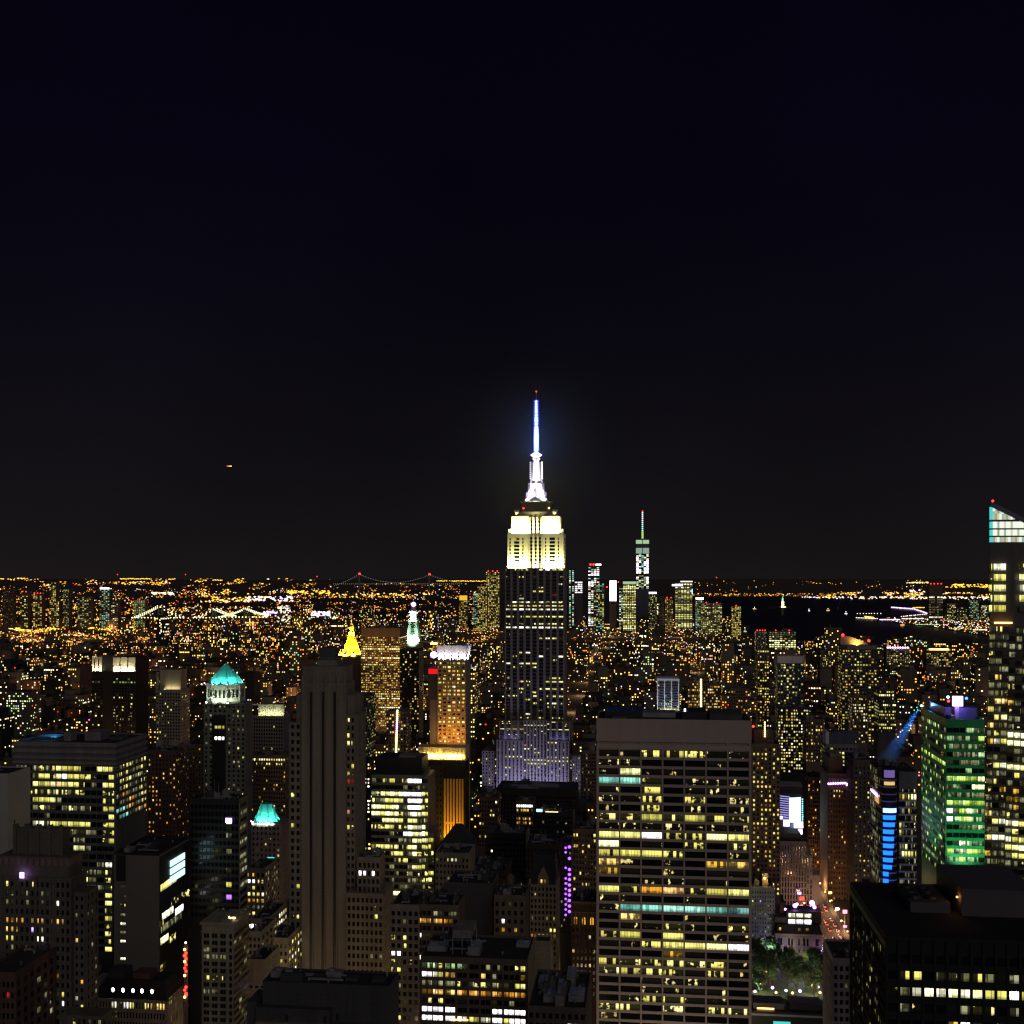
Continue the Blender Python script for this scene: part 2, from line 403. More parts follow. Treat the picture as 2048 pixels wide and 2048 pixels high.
WPX = [(1395, 1222), (1440, 1226), (1482, 1240), (1497, 1268), (1560, 1277), (1700, 1288), (1985, 1307), (2300, 1328), (2300, 1199), (1985, 1202), (1700, 1199),
       (1600, 1196), (1480, 1193), (1385, 1190)]
sheet('harbour_water', [gpt(*p) for p in WPX], .6, WATER)
sheet('river_water', [gpt(*p) for p in [(640, 1226), (820, 1236), (830, 1226), (735, 1219)]], .6, WATER)
JC = [(2300, 1284), (1985, 1277), (1880, 1258), (1840, 1252), (1800, 1248), (1745, 1243), (1760, 1237), (1850, 1233), (1985, 1229), (2300, 1229)]
sheet('far_waterfront_land', [gpt(*p) for p in JC], 1.2, ground_mat())
ISL = [(1532, 1218), (1585, 1217), (1580, 1212), (1540, 1213)]
sheet('island_ground', [gpt(*p) for p in ISL], 1.5, ground_mat())
def hill_z(x, D):
    k = max(0., min(1., (D - 13500.) / 8500.)); k = k * k * (3 - 2 * k)
    return k * (168 + 34 * mnoise.noise(Vector((x / 3800., D / 6000., 1.7))) + 14 * mnoise.noise(Vector((x / 900., D / 1500., 5.))))
M = MB(); nx, ny = 90, 14
k0 = [(-26000 + 52000 * i / nx, 13500 + 16000 * j / ny) for j in range(ny + 1) for i in range(nx + 1)]
M.v = [(x, y, hill_z(x, y) * (1 if y < 26000 else .6) - .5) for x, y in k0]
hm = wallmat('far_hills', (.10, .075, .065), 1, .2, .001)  # reddish horizon glow put into the hill colour
for j in range(ny):
    for i in range(nx):
        a = j * (nx + 1) + i
        M.f.append((a, a + 1, a + nx + 2, a + nx + 1)); M.m.append(M.mi(hm)); M.uv.append(None); M.t.append(1)
tag(M.build('hills'), kind='structure')

# ------------------------------------------------------------------ the floodlit setback skyscraper in the centre
b = Bld('skyscraper', 'tallest skyscraper with floodlit white crown and glowing blue antenna spire', 993, 1138, 1262, 64, 'skyscraper', ybot=1580, mark='the floodlit skyscraper', side=26)
E = b
ES = wallmat('grey_brown_limestone', (.20, .175, .16), .8, .2)
EF = wallmat('floodlit_limestone', (.50, .48, .42), .8, .12); DSP = wallmat('dark_aluminium_spandrel', (.035, .032, .034), .6, .2)  # paler copy of the tower limestone, floodlighting put into its colour
def cpx(px, y): return b.X(px, y)
cxm = (b.X(1073, 20))
zt1, zt2, zsh = b.Z(1480), b.Z(1441), b.Z(1136, 0, 12)
WL = b.m('wall')
x0, x1 = 0, b.w
# base tiers
bx = [cpx(993, 0), cpx(1046, 0), cpx(1093, 0), cpx(1138, 0)]
WL.box(bx[0], bx[1], 0, 64, 0, zt1, ES); WL.box(bx[2], bx[3], 0, 64, 0, zt1, ES); WL.box(bx[1], bx[2], 5, 60, 0, zt2, ES)
WL.box(cpx(1138, 8) + .01, cpx(1161, 8), 8, 58, 0, b.Z(1512, 70, 8), ES); WL.box(cpx(964, 10), -.01, 10, 58, 0, b.Z(1502, 0, 10), ES)
u0, u1 = cpx(998, 9), cpx(1140, 9)
WL.box(u0, u1, 9, 56, zt1 - 4, b.Z(1441, 0, 9), ES)
s0, s1 = cpx(1010, 13), cpx(1128.5, 13)
WL.box(s0, s1, 13, 52, zt2 - 4, zsh, ES)
fl = 3.98
def erows(za, zb): return max(1, int(round((za - zb) / fl)))
# shaft windows: nine bays, rows transcribed from the top
P = ['.........', 'sddd.wWwyy'[:9], '.........', 's.d.s.s.s', '.........', '........g', '.....s...', '....dy...', '..s....r.', '..w......', 'dwwwdwdwd', 'dyydydyyd', 'wwWwwwwww', '.........',
     'yddyyydyy', '..s.......'[:9], 'd.d.dydyd', 'wwWwwWwww', '..s......', 's.s..s...', '.....dwyd', '.........', '.........', '......d..', '..dw..s..', 'sd...w.dw', '......sd.',
     'w.wyy....', '.ds.d....', '.........', '.........', 's.....dyd', '..od..yyy', '.s.d.....', 'd.ds.dyyd', '..d.d....', 'sds.d.ddd', '...d.s...', '....d.dwd', '......sd.', '.....d...',
     '...w.....', 's.sdsd.dd', '...s.....', '...yydsd.']
n = erows(zsh, zt2)
b.facade('F', 13, s0, s1, zt2, zsh, [((i + .5) / 9, .072) for i in range(9)], n, P[1:], '......sd', 1, .42, .6, ES, spw=DSP)
b.facade('R', s1, 15, 50, zt2, zsh, 6, n, None, '...........s', .5, .42, .4, ES, spw=DSP)
b.facade('F', 9, u0, u1, zt1, b.Z(1441, 0, 9), [((i + .5) / 11, .055) for i in range(11)], 10, ['ddd.dsdsdsd', 'dd..d.dw.sd', 'ss...s...sd', '...........', 'yyyyyyyyyyy'], '.....sd', 1, .42, .5, ES, spw=DSP)
z2 = b.Z(1575)
nb = erows(zt1, z2)
b.facade('F', 0, bx[0], bx[1], z2, zt1, 7, nb, ['.......', '....d..', 'ss.dd.s', '.......', 'ddyyydy', '.s.....', 's......', '..yyd.d', '.......', '..y....'], '.....hsd', .38, .42, .5, ES, spw=DSP)
b.facade('F', 0, bx[2], bx[3], z2, zt1, 6, nb, ['dyd.d.', '.....s', 'd.wsd.', '......', 'ddydyd', 'yyydyd'], '.....hsd', .38, .42, .5, ES, spw=DSP)
b.facade('F', 5, bx[1], bx[2], zt1, zt2, 7, 10, ['d.sdd.s', 's..d.ds', 'yyyyyyy', '.......', '...d...'][::1], '.....sd', .5, .42, .5, ES, spw=DSP)
b.facade('F', 5, bx[1], bx[2], z2, zt1, 7, nb, ['...d...', 'r.d....', 'yy.dd..', '...yy..', '.......', 'yydyydy', 'dyyyydy'], '....hsdd', .5, .42, .5, ES, spw=DSP)
b.facade('F', 8, cpx(1138, 8) + .5, cpx(1161, 8), b.Z(1580), b.Z(1512, 70, 8), 4, 10, None, '....sdh', .4, .45, .5, ES)
b.facade('F', 10, cpx(964, 10), -.5, b.Z(1580), b.Z(1502, 0, 10), 5, 11, ['.....', '.....', 'ddd.d'], '.....sdh', .4, .45, .5, ES)
# floodlit blocks
def fblock(part, xa, xb, ca, cb, y, zb, zt, cols, rows, depth=34):
    Mx = b.m(part)
    A_, B_, C_, D_ = cpx(xa, y), cpx(xb, y), cpx(ca, y), cpx(cb, y)
    Mx.box(A_, C_, y, y + depth, zb, zt, EF); Mx.box(D_, B_, y, y + depth, zb, zt, EF); Mx.box(C_, D_, y + 3.2, y + depth, zb, zt, EF)
    f = (D_ - C_) / 7.0
    for i in (0, 2, 4, 6): Mx.box(C_ + f * i + .02, C_ + f * (i + 1) - .02, y + 1.2, y + 3.19, zb, zt - 1, EF)
    for i in (1, 3, 5):
        k = int((zt - zb) / fl)
        for j in range(1, k):
            b.win.append(('.', [(C_ + f * i, y + 3.15, zb + j * fl), (C_ + f * (i + 1), y + 3.15, zb + j * fl), (C_ + f * (i + 1), y + 3.15, zb + j * fl + 2.3), (C_ + f * i, y + 3.15, zb + j * fl + 2.3)], f, 2.3))
    return A_, B_, C_, D_
y2 = 17.5
zb2, ztt2 = zsh, b.Z(1067, 0, y2)
q = fblock('floodlit_block', 1015, 1127, 1056, 1086, y2, zb2, ztt2, 0, 0)
for (c0, c1) in ((q[0], q[2]), (q[3], q[1])):
    Wd = c1 - c0
    for j in range(7):
        zz = ztt2 - 5 - j * fl
        for (f0, f1) in ((.10, .16), (.32, .58), (.72, .78)):
            b.win.append(('a' if (j == 0 and f0 == .32 and c0 < q[2] - 1) else '.', [(c0 + f0 * Wd, y2 - .05, zz - 2.4), (c0 + f1 * Wd, y2 - .05, zz - 2.4), (c0 + f1 * Wd, y2 - .05, zz), (c0 + f0 * Wd, y2 - .05, zz)], 3, 2.4))
for j in range(8):
    zz = ztt2 - 5 - j * fl
    for i in range(5):
        yy = y2 + 3 + i * 6
        b.win.append(('.', [(q[1] + .04, yy, zz - 2.4), (q[1] + .04, yy + 2.6, zz - 2.4), (q[1] + .04, yy + 2.6, zz), (q[1] + .04, yy, zz)], 2.6, 2.4))
y1 = 22.0
zt1b = b.Z(1033, 0, y1)
q1 = fblock('upper_floodlit_block', 1023, 1119, 1057, 1084, y1, ztt2, zt1b, 0, 0, 26)
# stepped corners
for s_, px_ in ((-1, 1019), (1, 1123)):
    xx = cpx(px_, y2 + 3); b.m('floodlit_block').box(xx - 1.6, xx + 1.6, y2 + 2.4, y2 + 12, ztt2, ztt2 + 5, EF)
# observatory deck and mast
yd = 27.0
dk = b.m('observation_deck')
d0, d1 = cpx(1043, yd), cpx(1101, yd)
zd0, zd1 = zt1b, b.Z(1005, 0, yd)
dk.box(cpx(1030, y1 + 2), cpx(1113, y1 + 2), y1 + 2, y1 + 22, zd0, b.Z(1024, 0, yd), ES)
dk.box(d0, d1, yd, yd + 16, zd0 + 2, zd1, DGREY)
dk.box(d0 - 1.2, d1 + 1.2, yd - 1.2, yd + 17.2, zd1, zd1 + .8, ES)
for px_ in (1033, 1110):
    xx = cpx(px_, y1 + 3)
    pv = b.m('corner_pavilion#%d' % px_); pv.box(xx - 2.6, xx + 2.6, y1 + 3, y1 + 9, b.Z(1024, 0, yd), b.Z(1020, 0, yd), EF)
mc = cpx(1072.5, yd + 8); my = yd + 8
def mr_(w): return w / 2 / FP * b.Y(mc, my)
def mz_(py): return b.Z(py, mc, my)
ms = b.m('mast')
ms.lathe(mc, my, [(mr_(50), zd1 + .8), (mr_(44), mz_(998)), (mr_(34), mz_(995)), (mr_(31), mz_(982)), (mr_(27), mz_(978)), (mr_(22), mz_(968)), (mr_(14), mz_(962)), (mr_(12), mz_(921)), (mr_(16), mz_(919)), (mr_(16), mz_(916))], 16, WHITE, rot=R(11))
for k in range(4):
    a = k * math.pi / 2 + R(6)
    w = b.m('mast_wing#%d' % k)
    ca, sa = math.cos(a), math.sin(a); WM = WHITE if k == 3 else DGREY  # front wing white, the rest dark: lighting put into their colour
    for (r0, za, zb_) in ((mr_(42), zd1 + .8, mz_(984)), (mr_(33), mz_(984), mz_(966)), (mr_(25 if k != 3 else 20), mz_(966), mz_(924))):
        p = [(mc + ca * r * .98 - sa * q_, my + sa * r * .98 + ca * q_) for r, q_ in ((mr_(10), -.9), (r0, -.9), (r0, .9), (mr_(10), .9))]
        w.hexa([(x, y, za) for x, y in p] + [(x, y, zb_) for x, y in p], WM)
    if k in (0, 2):
        for j in range(9):
            zz = mz_(957 - j * 4)
            b.m('mast_lamp#%d_%d' % (k, j)).orb((mc + ca * mr_(24), my - 1.4, zz), .5 if k == 0 else .32, LAMPW)
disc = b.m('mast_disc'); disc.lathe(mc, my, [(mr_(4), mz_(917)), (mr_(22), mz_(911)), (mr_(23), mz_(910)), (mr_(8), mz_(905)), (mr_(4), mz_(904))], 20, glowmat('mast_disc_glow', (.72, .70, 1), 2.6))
an = b.m('antenna')
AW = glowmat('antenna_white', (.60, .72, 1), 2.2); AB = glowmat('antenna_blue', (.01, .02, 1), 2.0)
an.lathe(mc, my, [(mr_(8), mz_(904)), (mr_(8), mz_(900))], 8, METAL)
an.lathe(mc, my, [(mr_(9.4), mz_(900)), (mr_(9.6), mz_(880)), (mr_(8.6), mz_(856))], 10, AW)
for k in range(8):
    a = k * math.pi / 4
    an.bar((mc + mr_(11) * math.cos(a), my + mr_(11) * math.sin(a), mz_(902)), (mc + mr_(8.4) * math.cos(a), my + mr_(8.4) * math.sin(a), mz_(800)), .32, AB, 4)
yy = 854.0; rr = 8.6
while yy > 801:
    an.lathe(mc, my, [(mr_(rr * .45), mz_(yy + 2.6)), (mr_(rr), mz_(yy)), (mr_(rr * .45), mz_(yy - 2.6))], 10, AW)
    yy -= 5.9 if yy > 830 else 5.3; rr *= .965
an.lathe(mc, my, [(mr_(2.2), mz_(856)), (mr_(2), mz_(798)), (mr_(1.0), mz_(784))], 6, METAL)
b.m('beacon').orb((mc, my, mz_(783)), .8, LAMPR)
for px_ in (1047, 1098): b.m('beacon#%d' % px_).orb((cpx(px_, yd - 2), yd - 2, b.Z(1017, 0, yd)), 1.0, LAMPR if px_ < 1050 else LAMPO)
# floodlights on the ledges
for (c0, c1, y, z, pw) in ((q[0], q[2], y2, zb2, 52000), (q[3], q[1], y2, zb2, 52000), (q1[0], q1[2], y1, ztt2, 75000), (q1[3], q1[1], y1, ztt2, 75000)):
    m_ = (c0 + c1) / 2
    b.light('AREA', (m_, y - 2.6, z + .6), (m_, y + 1.6, z + 11), pw * 1.6, (1, .95, .34), (c1 - c0) * .9, 1.6)
b.light('AREA', ((q[2] + q[3]) / 2, y2 - 2, zb2 + .6), ((q[2] + q[3]) / 2, y2 + 3, zb2 + 22), 6000, (1, .86, .35), 5, 1.5)
b.light('AREA', (q[1] + 2.6, y2 + 14, zb2 + .6), (q[1], y2 + 14, zb2 + 12), 12000, (1, .85, .40), 1.6, 22)
b.light('AREA', (q1[1] + 2.6, y1 + 12, ztt2 + .6), (q1[1], y1 + 12, ztt2 + 12), 16000, (1, .88, .45), 1.6, 16)
for a in (-1, 1):
    b.light('SPOT', (mc + a * mr_(50), my - mr_(48), zd1 + 1.5), (mc, my, mz_(980)), 90000, (.86, .74, 1), .5, spot=75)
    b.light('SPOT', (mc + a * 9, my - 15, zd1 + 1.5), (mc, my, mz_(935)), 600000, (.80, .68, 1), .5, spot=34)
    b.light('SPOT', (cpx(1071 + a * 38, y1 + 1), y1 + 1, b.Z(1029, 0, yd)), (cpx(1071 + a * 38, y1 + 5), y1 + 5, b.Z(1020, 0, yd)), 2600, (1, .85, .3), .3, spot=120)
# blue floodlights on the lower setbacks
BL = (.42, .40, 1)
b.light('AREA', ((bx[0] + bx[1]) / 2, 3, zt1 + .8), ((bx[0] + bx[1]) / 2, 9, zt1 + 9), 1000, BL, 20, 1.5)
b.light('AREA', ((bx[2] + bx[3]) / 2, 3, zt1 + .8), ((bx[2] + bx[3]) / 2, 9, zt1 + 9), 1000, BL, 20, 1.5)
for k in range(4):
    xx = bx[0] + (bx[3] - bx[0]) * (k + .5) / 4
    b.light('SPOT', (xx, -26, b.Z(1600)), (xx, 2, b.Z(1520)), 62000, (.52, .50, 1), 3, spot=105)
ESBM = (b.ax + mc * CA + my * SA, b.D - mc * SA + my * CA, mz_(900))
b.finish(tiny=True)
air = bpy.data.materials.new('floodlit_air'); air.use_nodes = True
_t = air.node_tree; _t.nodes.clear(); _o = N(_t, 'ShaderNodeOutputMaterial'); _v = N(_t, 'ShaderNodeVolumePrincipled')
_v.inputs['Color'].default_value = (.80, .9, 1, 1)
_c = N(_t, 'ShaderNodeTexCoord'); _m = N(_t, 'ShaderNodeVectorMath', operation='DIVIDE'); _m.inputs[1].default_value = (112, 112, 128); _t.links.new(_c.outputs['Object'], _m.inputs[0])
_g = N(_t, 'ShaderNodeTexGradient', gradient_type='QUADRATIC_SPHERE'); _t.links.new(_m.outputs[0], _g.inputs[0])
_k = N(_t, 'ShaderNodeMath', operation='MULTIPLY'); _k.inputs[1].default_value = .00034; _t.links.new(_g.outputs['Fac'], _k.inputs[0]); _t.links.new(_k.outputs[0], _v.inputs['Density']); _t.links.new(_v.outputs[0], _o.inputs['Volume'])
import bmesh
def recalc(o):
    bm = bmesh.new(); bm.from_mesh(o.data); bmesh.ops.remove_doubles(bm, verts=bm.verts, dist=1e-4); bmesh.ops.recalc_face_normals(bm, faces=bm.faces); bm.to_mesh(o.data); bm.free(); return o
M = MB(); M.lathe(0, 0, [(.5, -130), (70, -105), (108, -45), (114, 0), (108, 45), (70, 105), (.5, 130)], 24, air)
halo = recalc(M.build('mist')); halo.location = ESBM; tag(halo, 'faint bluish mist glowing round the lit antenna of the tallest skyscraper', 'mist', kind='stuff')
for k in range(4):
    l = bpy.data.lights.new('floodlight', 'POINT'); l.energy = 70000; l.color = (.06, .24, 1); l.shadow_soft_size = .5; o = bpy.data.objects.new('floodlight', l); COL.objects.link(o); o.parent = halo; o.location = (0, -5, -20 + 18 * k)  # unseen blue points added to light the mist into a halo

# ------------------------------------------------------------------ office slab with seven bays, right of centre
b = Bld('office_slab', 'wide pale office slab with seven broad window bays on every floor', 1193, 1503, 560, 34, 'office tower', mark='the seven-bay slab')
zt = b.Z(1440); b.m('wall').box(0, b.w, 1.0, 34, 0, zt, TRAV)
b.m('wall').box(0, b.w, 0, .99, b.Z(1482), zt, TRAV)
GP = ['ssdddss', 'ss...s.', 'sOsss..', 'ccd.sss', 's.d.sss', 'ssd.d.s', 's.d.s.s', 'ddydydd', 'sssssss', 'yyWddYy', 'Y.s.d.d', 'dyyd..s', 'as.s.aa', 'asss.ss', '..ssss.', 'ydoodyy',
      'ss..s..', 'sccccCq', '.a..sss', '.ssds.d', 'dy.y.ss', 'ssdyyYW', '...as..', 'dddddds', 'ddddsds', '..sss..', '..ssss.', '.sddss.', 'dd.d.dd', 's......', '.......']
GP = [r.replace('C', 'c').replace('O', 'Y') for r in GP]
ch = (b.Z(1506) - b.Z(1524.08)); zA = b.Z(1506) + ch / 2
b.facade('F', 1.0, 0, b.w, zA - ch * 31, zA, [(.011 + (i + .5) * .978 / 7, .978 / 7 * .925) for i in range(7)], 31, GP, '.s', 1, .70, 1.0, TRAV)
b.m('wall').box(0, b.w, 0, .98, zA + .01, b.Z(1487), TRAV)
for i in range(8):
    xx = b.w * (.011 + i * .978 / 7); b.m('wall').box(max(0, xx - .4), min(b.w, xx + .4), .1, .97, b.Z(1487), b.Z(1482), TRAV)
b.roofkit(0, b.w, 0, 34, zt, 0, 3, .8, TRAV)
for (u0, u1, y0, y1, h, mt) in ((.05, .30, 10, 30, 3.0, BLACK), (.28, .52, 14, 28, 2.2, METAL), (.56, .72, 10, 31, 3.4, BLACK), (.74, .95, 8, 30, 2.8, DGREY), (.10, .2, 4, 8, 1.5, DGREY)):
    K = b.m('roof_unit#%.2f' % u0); K.box(b.w * u0, b.w * u1, y0, y1, zt + .02, zt + h, mt)
b.m('roof_lamp').box(b.w * .575, b.w * .585, 12, 12.8, zt + 2.4, zt + 4.6, LAMPW)
b.finish()

# ------------------------------------------------------------------ tall stone tower with three black stripes
b = Bld('art_deco_tower', 'tall plain stone tower with three black vertical stripes down its front', 578, 711, 640, 26, 'skyscraper', ybot=1950, mark='the black-striped tower', side=20)
Wb = b.m('wall'); zb = 0
fx = lambda px, y=0: b.X(px, y)
Wb.box(fx(603), fx(692), 0, 19, 0, b.Z(1365), LIME)
for i, (pa, pb) in enumerate(((604, 609), (626, 631), (650, 655), (674, 679), (688, 692))):   # stepped crown piers
    Wb.box(fx(pa), fx(pb), -.5, 0, b.Z(1400), b.Z(1352), LIME)
Cb = b.m('crown'); Cb.box(fx(606, 1), fx(690, 1), 1, 18, b.Z(1365), b.Z(1335), LIME)
for i in range(5):
    xx = fx(606 + i * 20, 1); Cb.box(xx, xx + 1.2, .5, 1, b.Z(1365), b.Z(1341), LIME)
Cb.box(fx(606, 1) - .3, fx(690, 1) + .3, .7, 18.3, b.Z(1335), b.Z(1332.5), LIME)
Ph = b.m('penthouse'); Ph.box(fx(636, 10), fx(676, 10), 8, 17, b.Z(1334), b.Z(1322), GREY); Ph.box(fx(641, 11), fx(671, 11), 9, 16, b.Z(1322), b.Z(1297), DGREY)
for px_ in (636, 646, 657, 668, 676):
    Ph.bar((fx(px_, 9), 9, b.Z(1334)), (fx(px_, 9), 9, b.Z(1318)), .18, GREY, 4)
Ph.bar((fx(634, 9), 9, b.Z(1318)), (fx(678, 9), 9, b.Z(1318)), .2, GREY, 4)
Ph.bar((fx(648, 12), 12, b.Z(1297)), (fx(648, 12), 12, b.Z(1283)), .2, METAL, 4)
St = b.m('dark_stripe')
for px_ in (622.6, 646.6, 669.8):
    St.box(fx(px_ - 2.9), fx(px_ + 2.9), -.12, -.02, 0, b.Z(1383), BLACK)
    Wb.box(fx(px_ - 4.6), fx(px_ - 2.95), -.6, -.01, 0, b.Z(1378), LIME); Wb.box(fx(px_ + 2.95), fx(px_ + 4.6), -.6, -.01, 0, b.Z(1378), LIME)
Wb.box(fx(578, 3), fx(603, 3) - .02, 3, 30, 0, b.Z(1445, 0, 3), LIME); Wb.box(fx(593, 4), fx(603, 4) - .02, 4, 30, b.Z(1445, 0, 4), b.Z(1388, 0, 4), LIME)
Wb.box(fx(692, 3) + .02, fx(709, 4), 4, 24, 0, b.Z(1391, 30, 3), LIME); Wb.box(fx(692, 2) + .02, fx(711, 2), 2, 25, 0, b.Z(1430, 30, 2), LIME)
zr = b.Z(1950); n = 33
b.facade('F', 3, fx(580, 3), fx(602, 3), b.Z(1950), b.Z(1447), 2, n, ['..', '..', '..', '..', '.s', '..', '..', '.s', '..', 'd.', '..', '..', '..', 'y.', '..', '.s', '..', '.s', '..', '..', '..', 'sy', '..', 's.', '..', 'ss'], '..........hs', .55, .55, .4, LIME)
b.facade('F', 2, fx(693, 2), fx(710, 2), b.Z(1950), b.Z(1432), 2, n + 1, ['s.', '..', 'd.', 'yd', '..', '..', '.d', 'dd', 'rr', '..', '..', '..', 'r.', '..', 'yd', '..', '..', '..', '..', '..', '..'], '..........hs', .55, .55, .4, LIME)
b.facade('R', fx(711, 2), 3, 24, b.Z(1950), b.Z(1432), 7, n + 1, None, '......h....s', .45, .55, .4, LIME)
# lower annex wrapped round the foot
Wb.box(fx(714, -6), fx(760, -6), -6, 6, 0, b.Z(1716, 40, -6), LIME); Wb.box(fx(692, -9), fx(766, -9), -9, 15, 0, b.Z(1786, 40, -9), LIME)
b.facade('F', -6, fx(716, -6), fx(760, -6), b.Z(1786, 40, -6), b.Z(1722, 40, -6), 5, 4, ['.....', 'WW.W.', '..s..', '.ss.s'], '.....', .6, .6, .3, LIME)
b.facade('F', -9, fx(694, -9), fx(766, -9), b.Z(1950), b.Z(1792, 40, -9), 8, 11, ['........', '......d.', '......yd', '........', '........', '...ds...', '...ss...'], '......h', .6, .55, .35, LIME)
b.facade('R', fx(766, -9), -8, 15, b.Z(1950), b.Z(1792, 40, -9), 9, 11, None, '....hhs', .5, .55, .35, LIME)
b.roofkit(fx(714, -6), fx(760, -6), -6, 6, b.Z(1716, 40, -6), 2, 5, .7, LIME)
b.finish()

# ------------------------------------------------------------------ left office block with cornice bands
b = Bld('office_block', 'broad office block with glowing yellow strip windows and banded roof edge', 29, 231, 750, 46, 'office building', ybot=1930, mark='the yellow strip-window block', side=60)
z = b.Z(1486); Wb = b.m('wall'); OB = wallmat('green_grey_precast', (.12, .125, .115))
x165 = b.X(165)
Wb.box(0, b.w, 0, 46, b.Z(1700), z, OB)
Wb.box(b.X(160), b.X(224), 1, 40, 0, b.Z(1700) - .01, OB)
Cn = b.m('cornice')
for k, (ya, yb_) in enumerate(((1486, 1491), (1497, 1504), (1511, 1516), (1521, 1526))):
    Cn.box(-.9, b.w + .9, -.9, 46.9, b.Z(yb_), b.Z(ya), PURP if k < 2 else GREY)
for i in range(60):
    Cn.box(b.w * i / 60, b.w * i / 60 + .45, -1.0, -.91, b.Z(1491), b.Z(1486), PURP)
b.roofkit(0, b.w, 0, 46, z, 0, 2, 1.0, PURP)
for (u0, u1, y0, y1, h, mt) in ((.40, .47, 12, 20, 6, GREY), (.58, .74, 16, 30, 6, PURP), (.8, .93, 20, 36, 2, DGREY), (.05, .3, 18, 40, 1.5, BLUEW)):
    b.m('roof_unit#%.2f' % u0).box(b.w * u0, b.w * u1, y0, y1, z + .02, z + h, mt)
b.light('SPOT', (b.w * .16, 30, z + 9), (b.w * .16, 26, z), 6000, (.1, .55, 1), .5, spot=110)
rp_ = ['hh.hdhdyyyyd..yyd', 'w..hyydYWyyydd..yy'[:17], 'w..yyyYoyyyd.h.yy', '..ddhdhddhdd...dd', 'w..yyyyh.......dd', 's..hdhd.hdhhd..dy', '.....h..........d', '...wwhyyyyyyy..dy', '.....hhdhdhdhh.dd', '.....hh.s.hh...dy', '....h.h.hsYYh....', '......hdhd.......', '.................']
b.facade('F', 0, b.w * .01, b.w * .99, b.Z(1700), b.Z(1527), 17, 11, rp_, '...hs', .93, .6, .5, OB)
b.facade('R', b.w, 0, 46, b.Z(1640), b.Z(1527), 10, 8, ['.hddddhddd', 'hdddhhdddd', '.ddddhhddd', '.hddhhh.dd', 'hhoohhhddh', '.hhhoohhdd', 'ccchoohhdd', '.ccchhhoho'], '..hd', .85, .55, .5, OB)
b.facade('F', 1, b.X(160), b.X(224), b.Z(1930), b.Z(1702), 4, 15, ['s...', '..hw', 'dhhd', 'dh.d', 'dhhd', 'yh.y', 'yd.y', 'dh.d', 'y..y', 'dh.d', 'd..d', 'h..d', 'dh.d', 'h...'], 'd.hd', .85, .6, .4, OB)
b.finish()

# ------------------------------------------------------------------ near left buildings
b = simple('concrete_tower', 'blank pale concrete slab at the frame edge with no windows', -60, 17, 1548, 560, 20, wallmat('pale_concrete', (.34, .34, .31), .85, .12), 1, 400, '.', pat=['.'], side=None, yb=1720, cat='building', n=1, par=.6, spx=46, done=False, top=.1, hr=.001)
b.win = []
for px_, py_, c in ((28, 1640, 's'), (32, 1670, 'h'), (50, 1648, '.'), (52, 1702, '.')):
    yy = (px_ - 17) / 46 * 20; zz = b.Z(py_, b.w, yy)
    b.win.append((c, [(b.w + .05, yy, zz - 2), (b.w + .05, yy + 1.2, zz - 2), (b.w + .05, yy + 1.2, zz), (b.w + .05, yy, zz)], 1.2, 2))
b.finish()

b = Bld('art_deco_tower', 'dark brown setback tower with scalloped crown and orange lit windows', -30, 142, 430, 13, 'office tower', mark='the scalloped-crown tower', side=32)
DB = wallmat('dark_brown_stone', (.115, .10, .085)); Wb = b.m('wall')
z1_, z2_, z3_ = b.Z(1756, 30), b.Z(1715, 30, 1), b.Z(1662, 30, 5)
Wb.box(0, b.w, 0, 12, 0, z1_, DB)
Wb.box(b.X(-5, 1), b.X(137, 1), 1, 11.5, z1_, z2_, DB)
Wb.box(b.X(31, 5), b.X(124, 5), 5, 11, z2_, z3_, DB)
Wb.box(b.w + .01, b.w + 4.6, 2, 12, 0, b.Z(1788, 36), DB)
Wb.box(b.X(142) , b.X(225), -8, -.01, 0, b.Z(2012, 30), DB)
Cb = b.m('crown')
xa, xb_ = b.X(31, 5), b.X(124, 5)
for i in range(5):
    c = xa + (xb_ - xa) * (i / 4.0); Cb.box(c - .55, c + .55, 4.2, 5, z2_, z3_ + 2.2, DB)
for i in range(4):
    c = xa + (xb_ - xa) * ((i + .5) / 4.0); w = (xb_ - xa) / 8 - .6
    for k in range(8):
        a0 = math.pi * k / 8; a1 = math.pi * (k + 1) / 8
        Cb.hexa([(c + w * math.cos(a1), 4.6, z3_ - .5), (c + w * math.cos(a0), 4.6, z3_ - .5), (c + w * math.cos(a0), 6, z3_ - .5), (c + w * math.cos(a1), 6, z3_ - .5),
                 (c + w * math.cos(a1), 4.6, z3_ + 2.4 - 1.9 * math.sin(a1)), (c + w * math.cos(a0), 4.6, z3_ + 2.4 - 1.9 * math.sin(a0)), (c + w * math.cos(a0), 6, z3_ + 2.4 - 1.9 * math.sin(a0)), (c + w * math.cos(a1), 6, z3_ + 2.4 - 1.9 * math.sin(a1))], DB)
Fb = b.m('frieze'); FRZ = wallmat('terracotta_frieze', (.20, .135, .12))
for i in range(12):
    c = b.X(-3 + i * 12.2, 1); Fb.box(c + .2, c + 1.7, .6, .99, z2_ - 3.2, z2_ - .6, FRZ)
for i in range(9): Fb.box(b.X(137, 1) + .01, b.X(137, 1) + .35, 1.4 + i * 1.1, 2.1 + i * 1.1, z2_ - 3.2, z2_ - .6, FRZ)
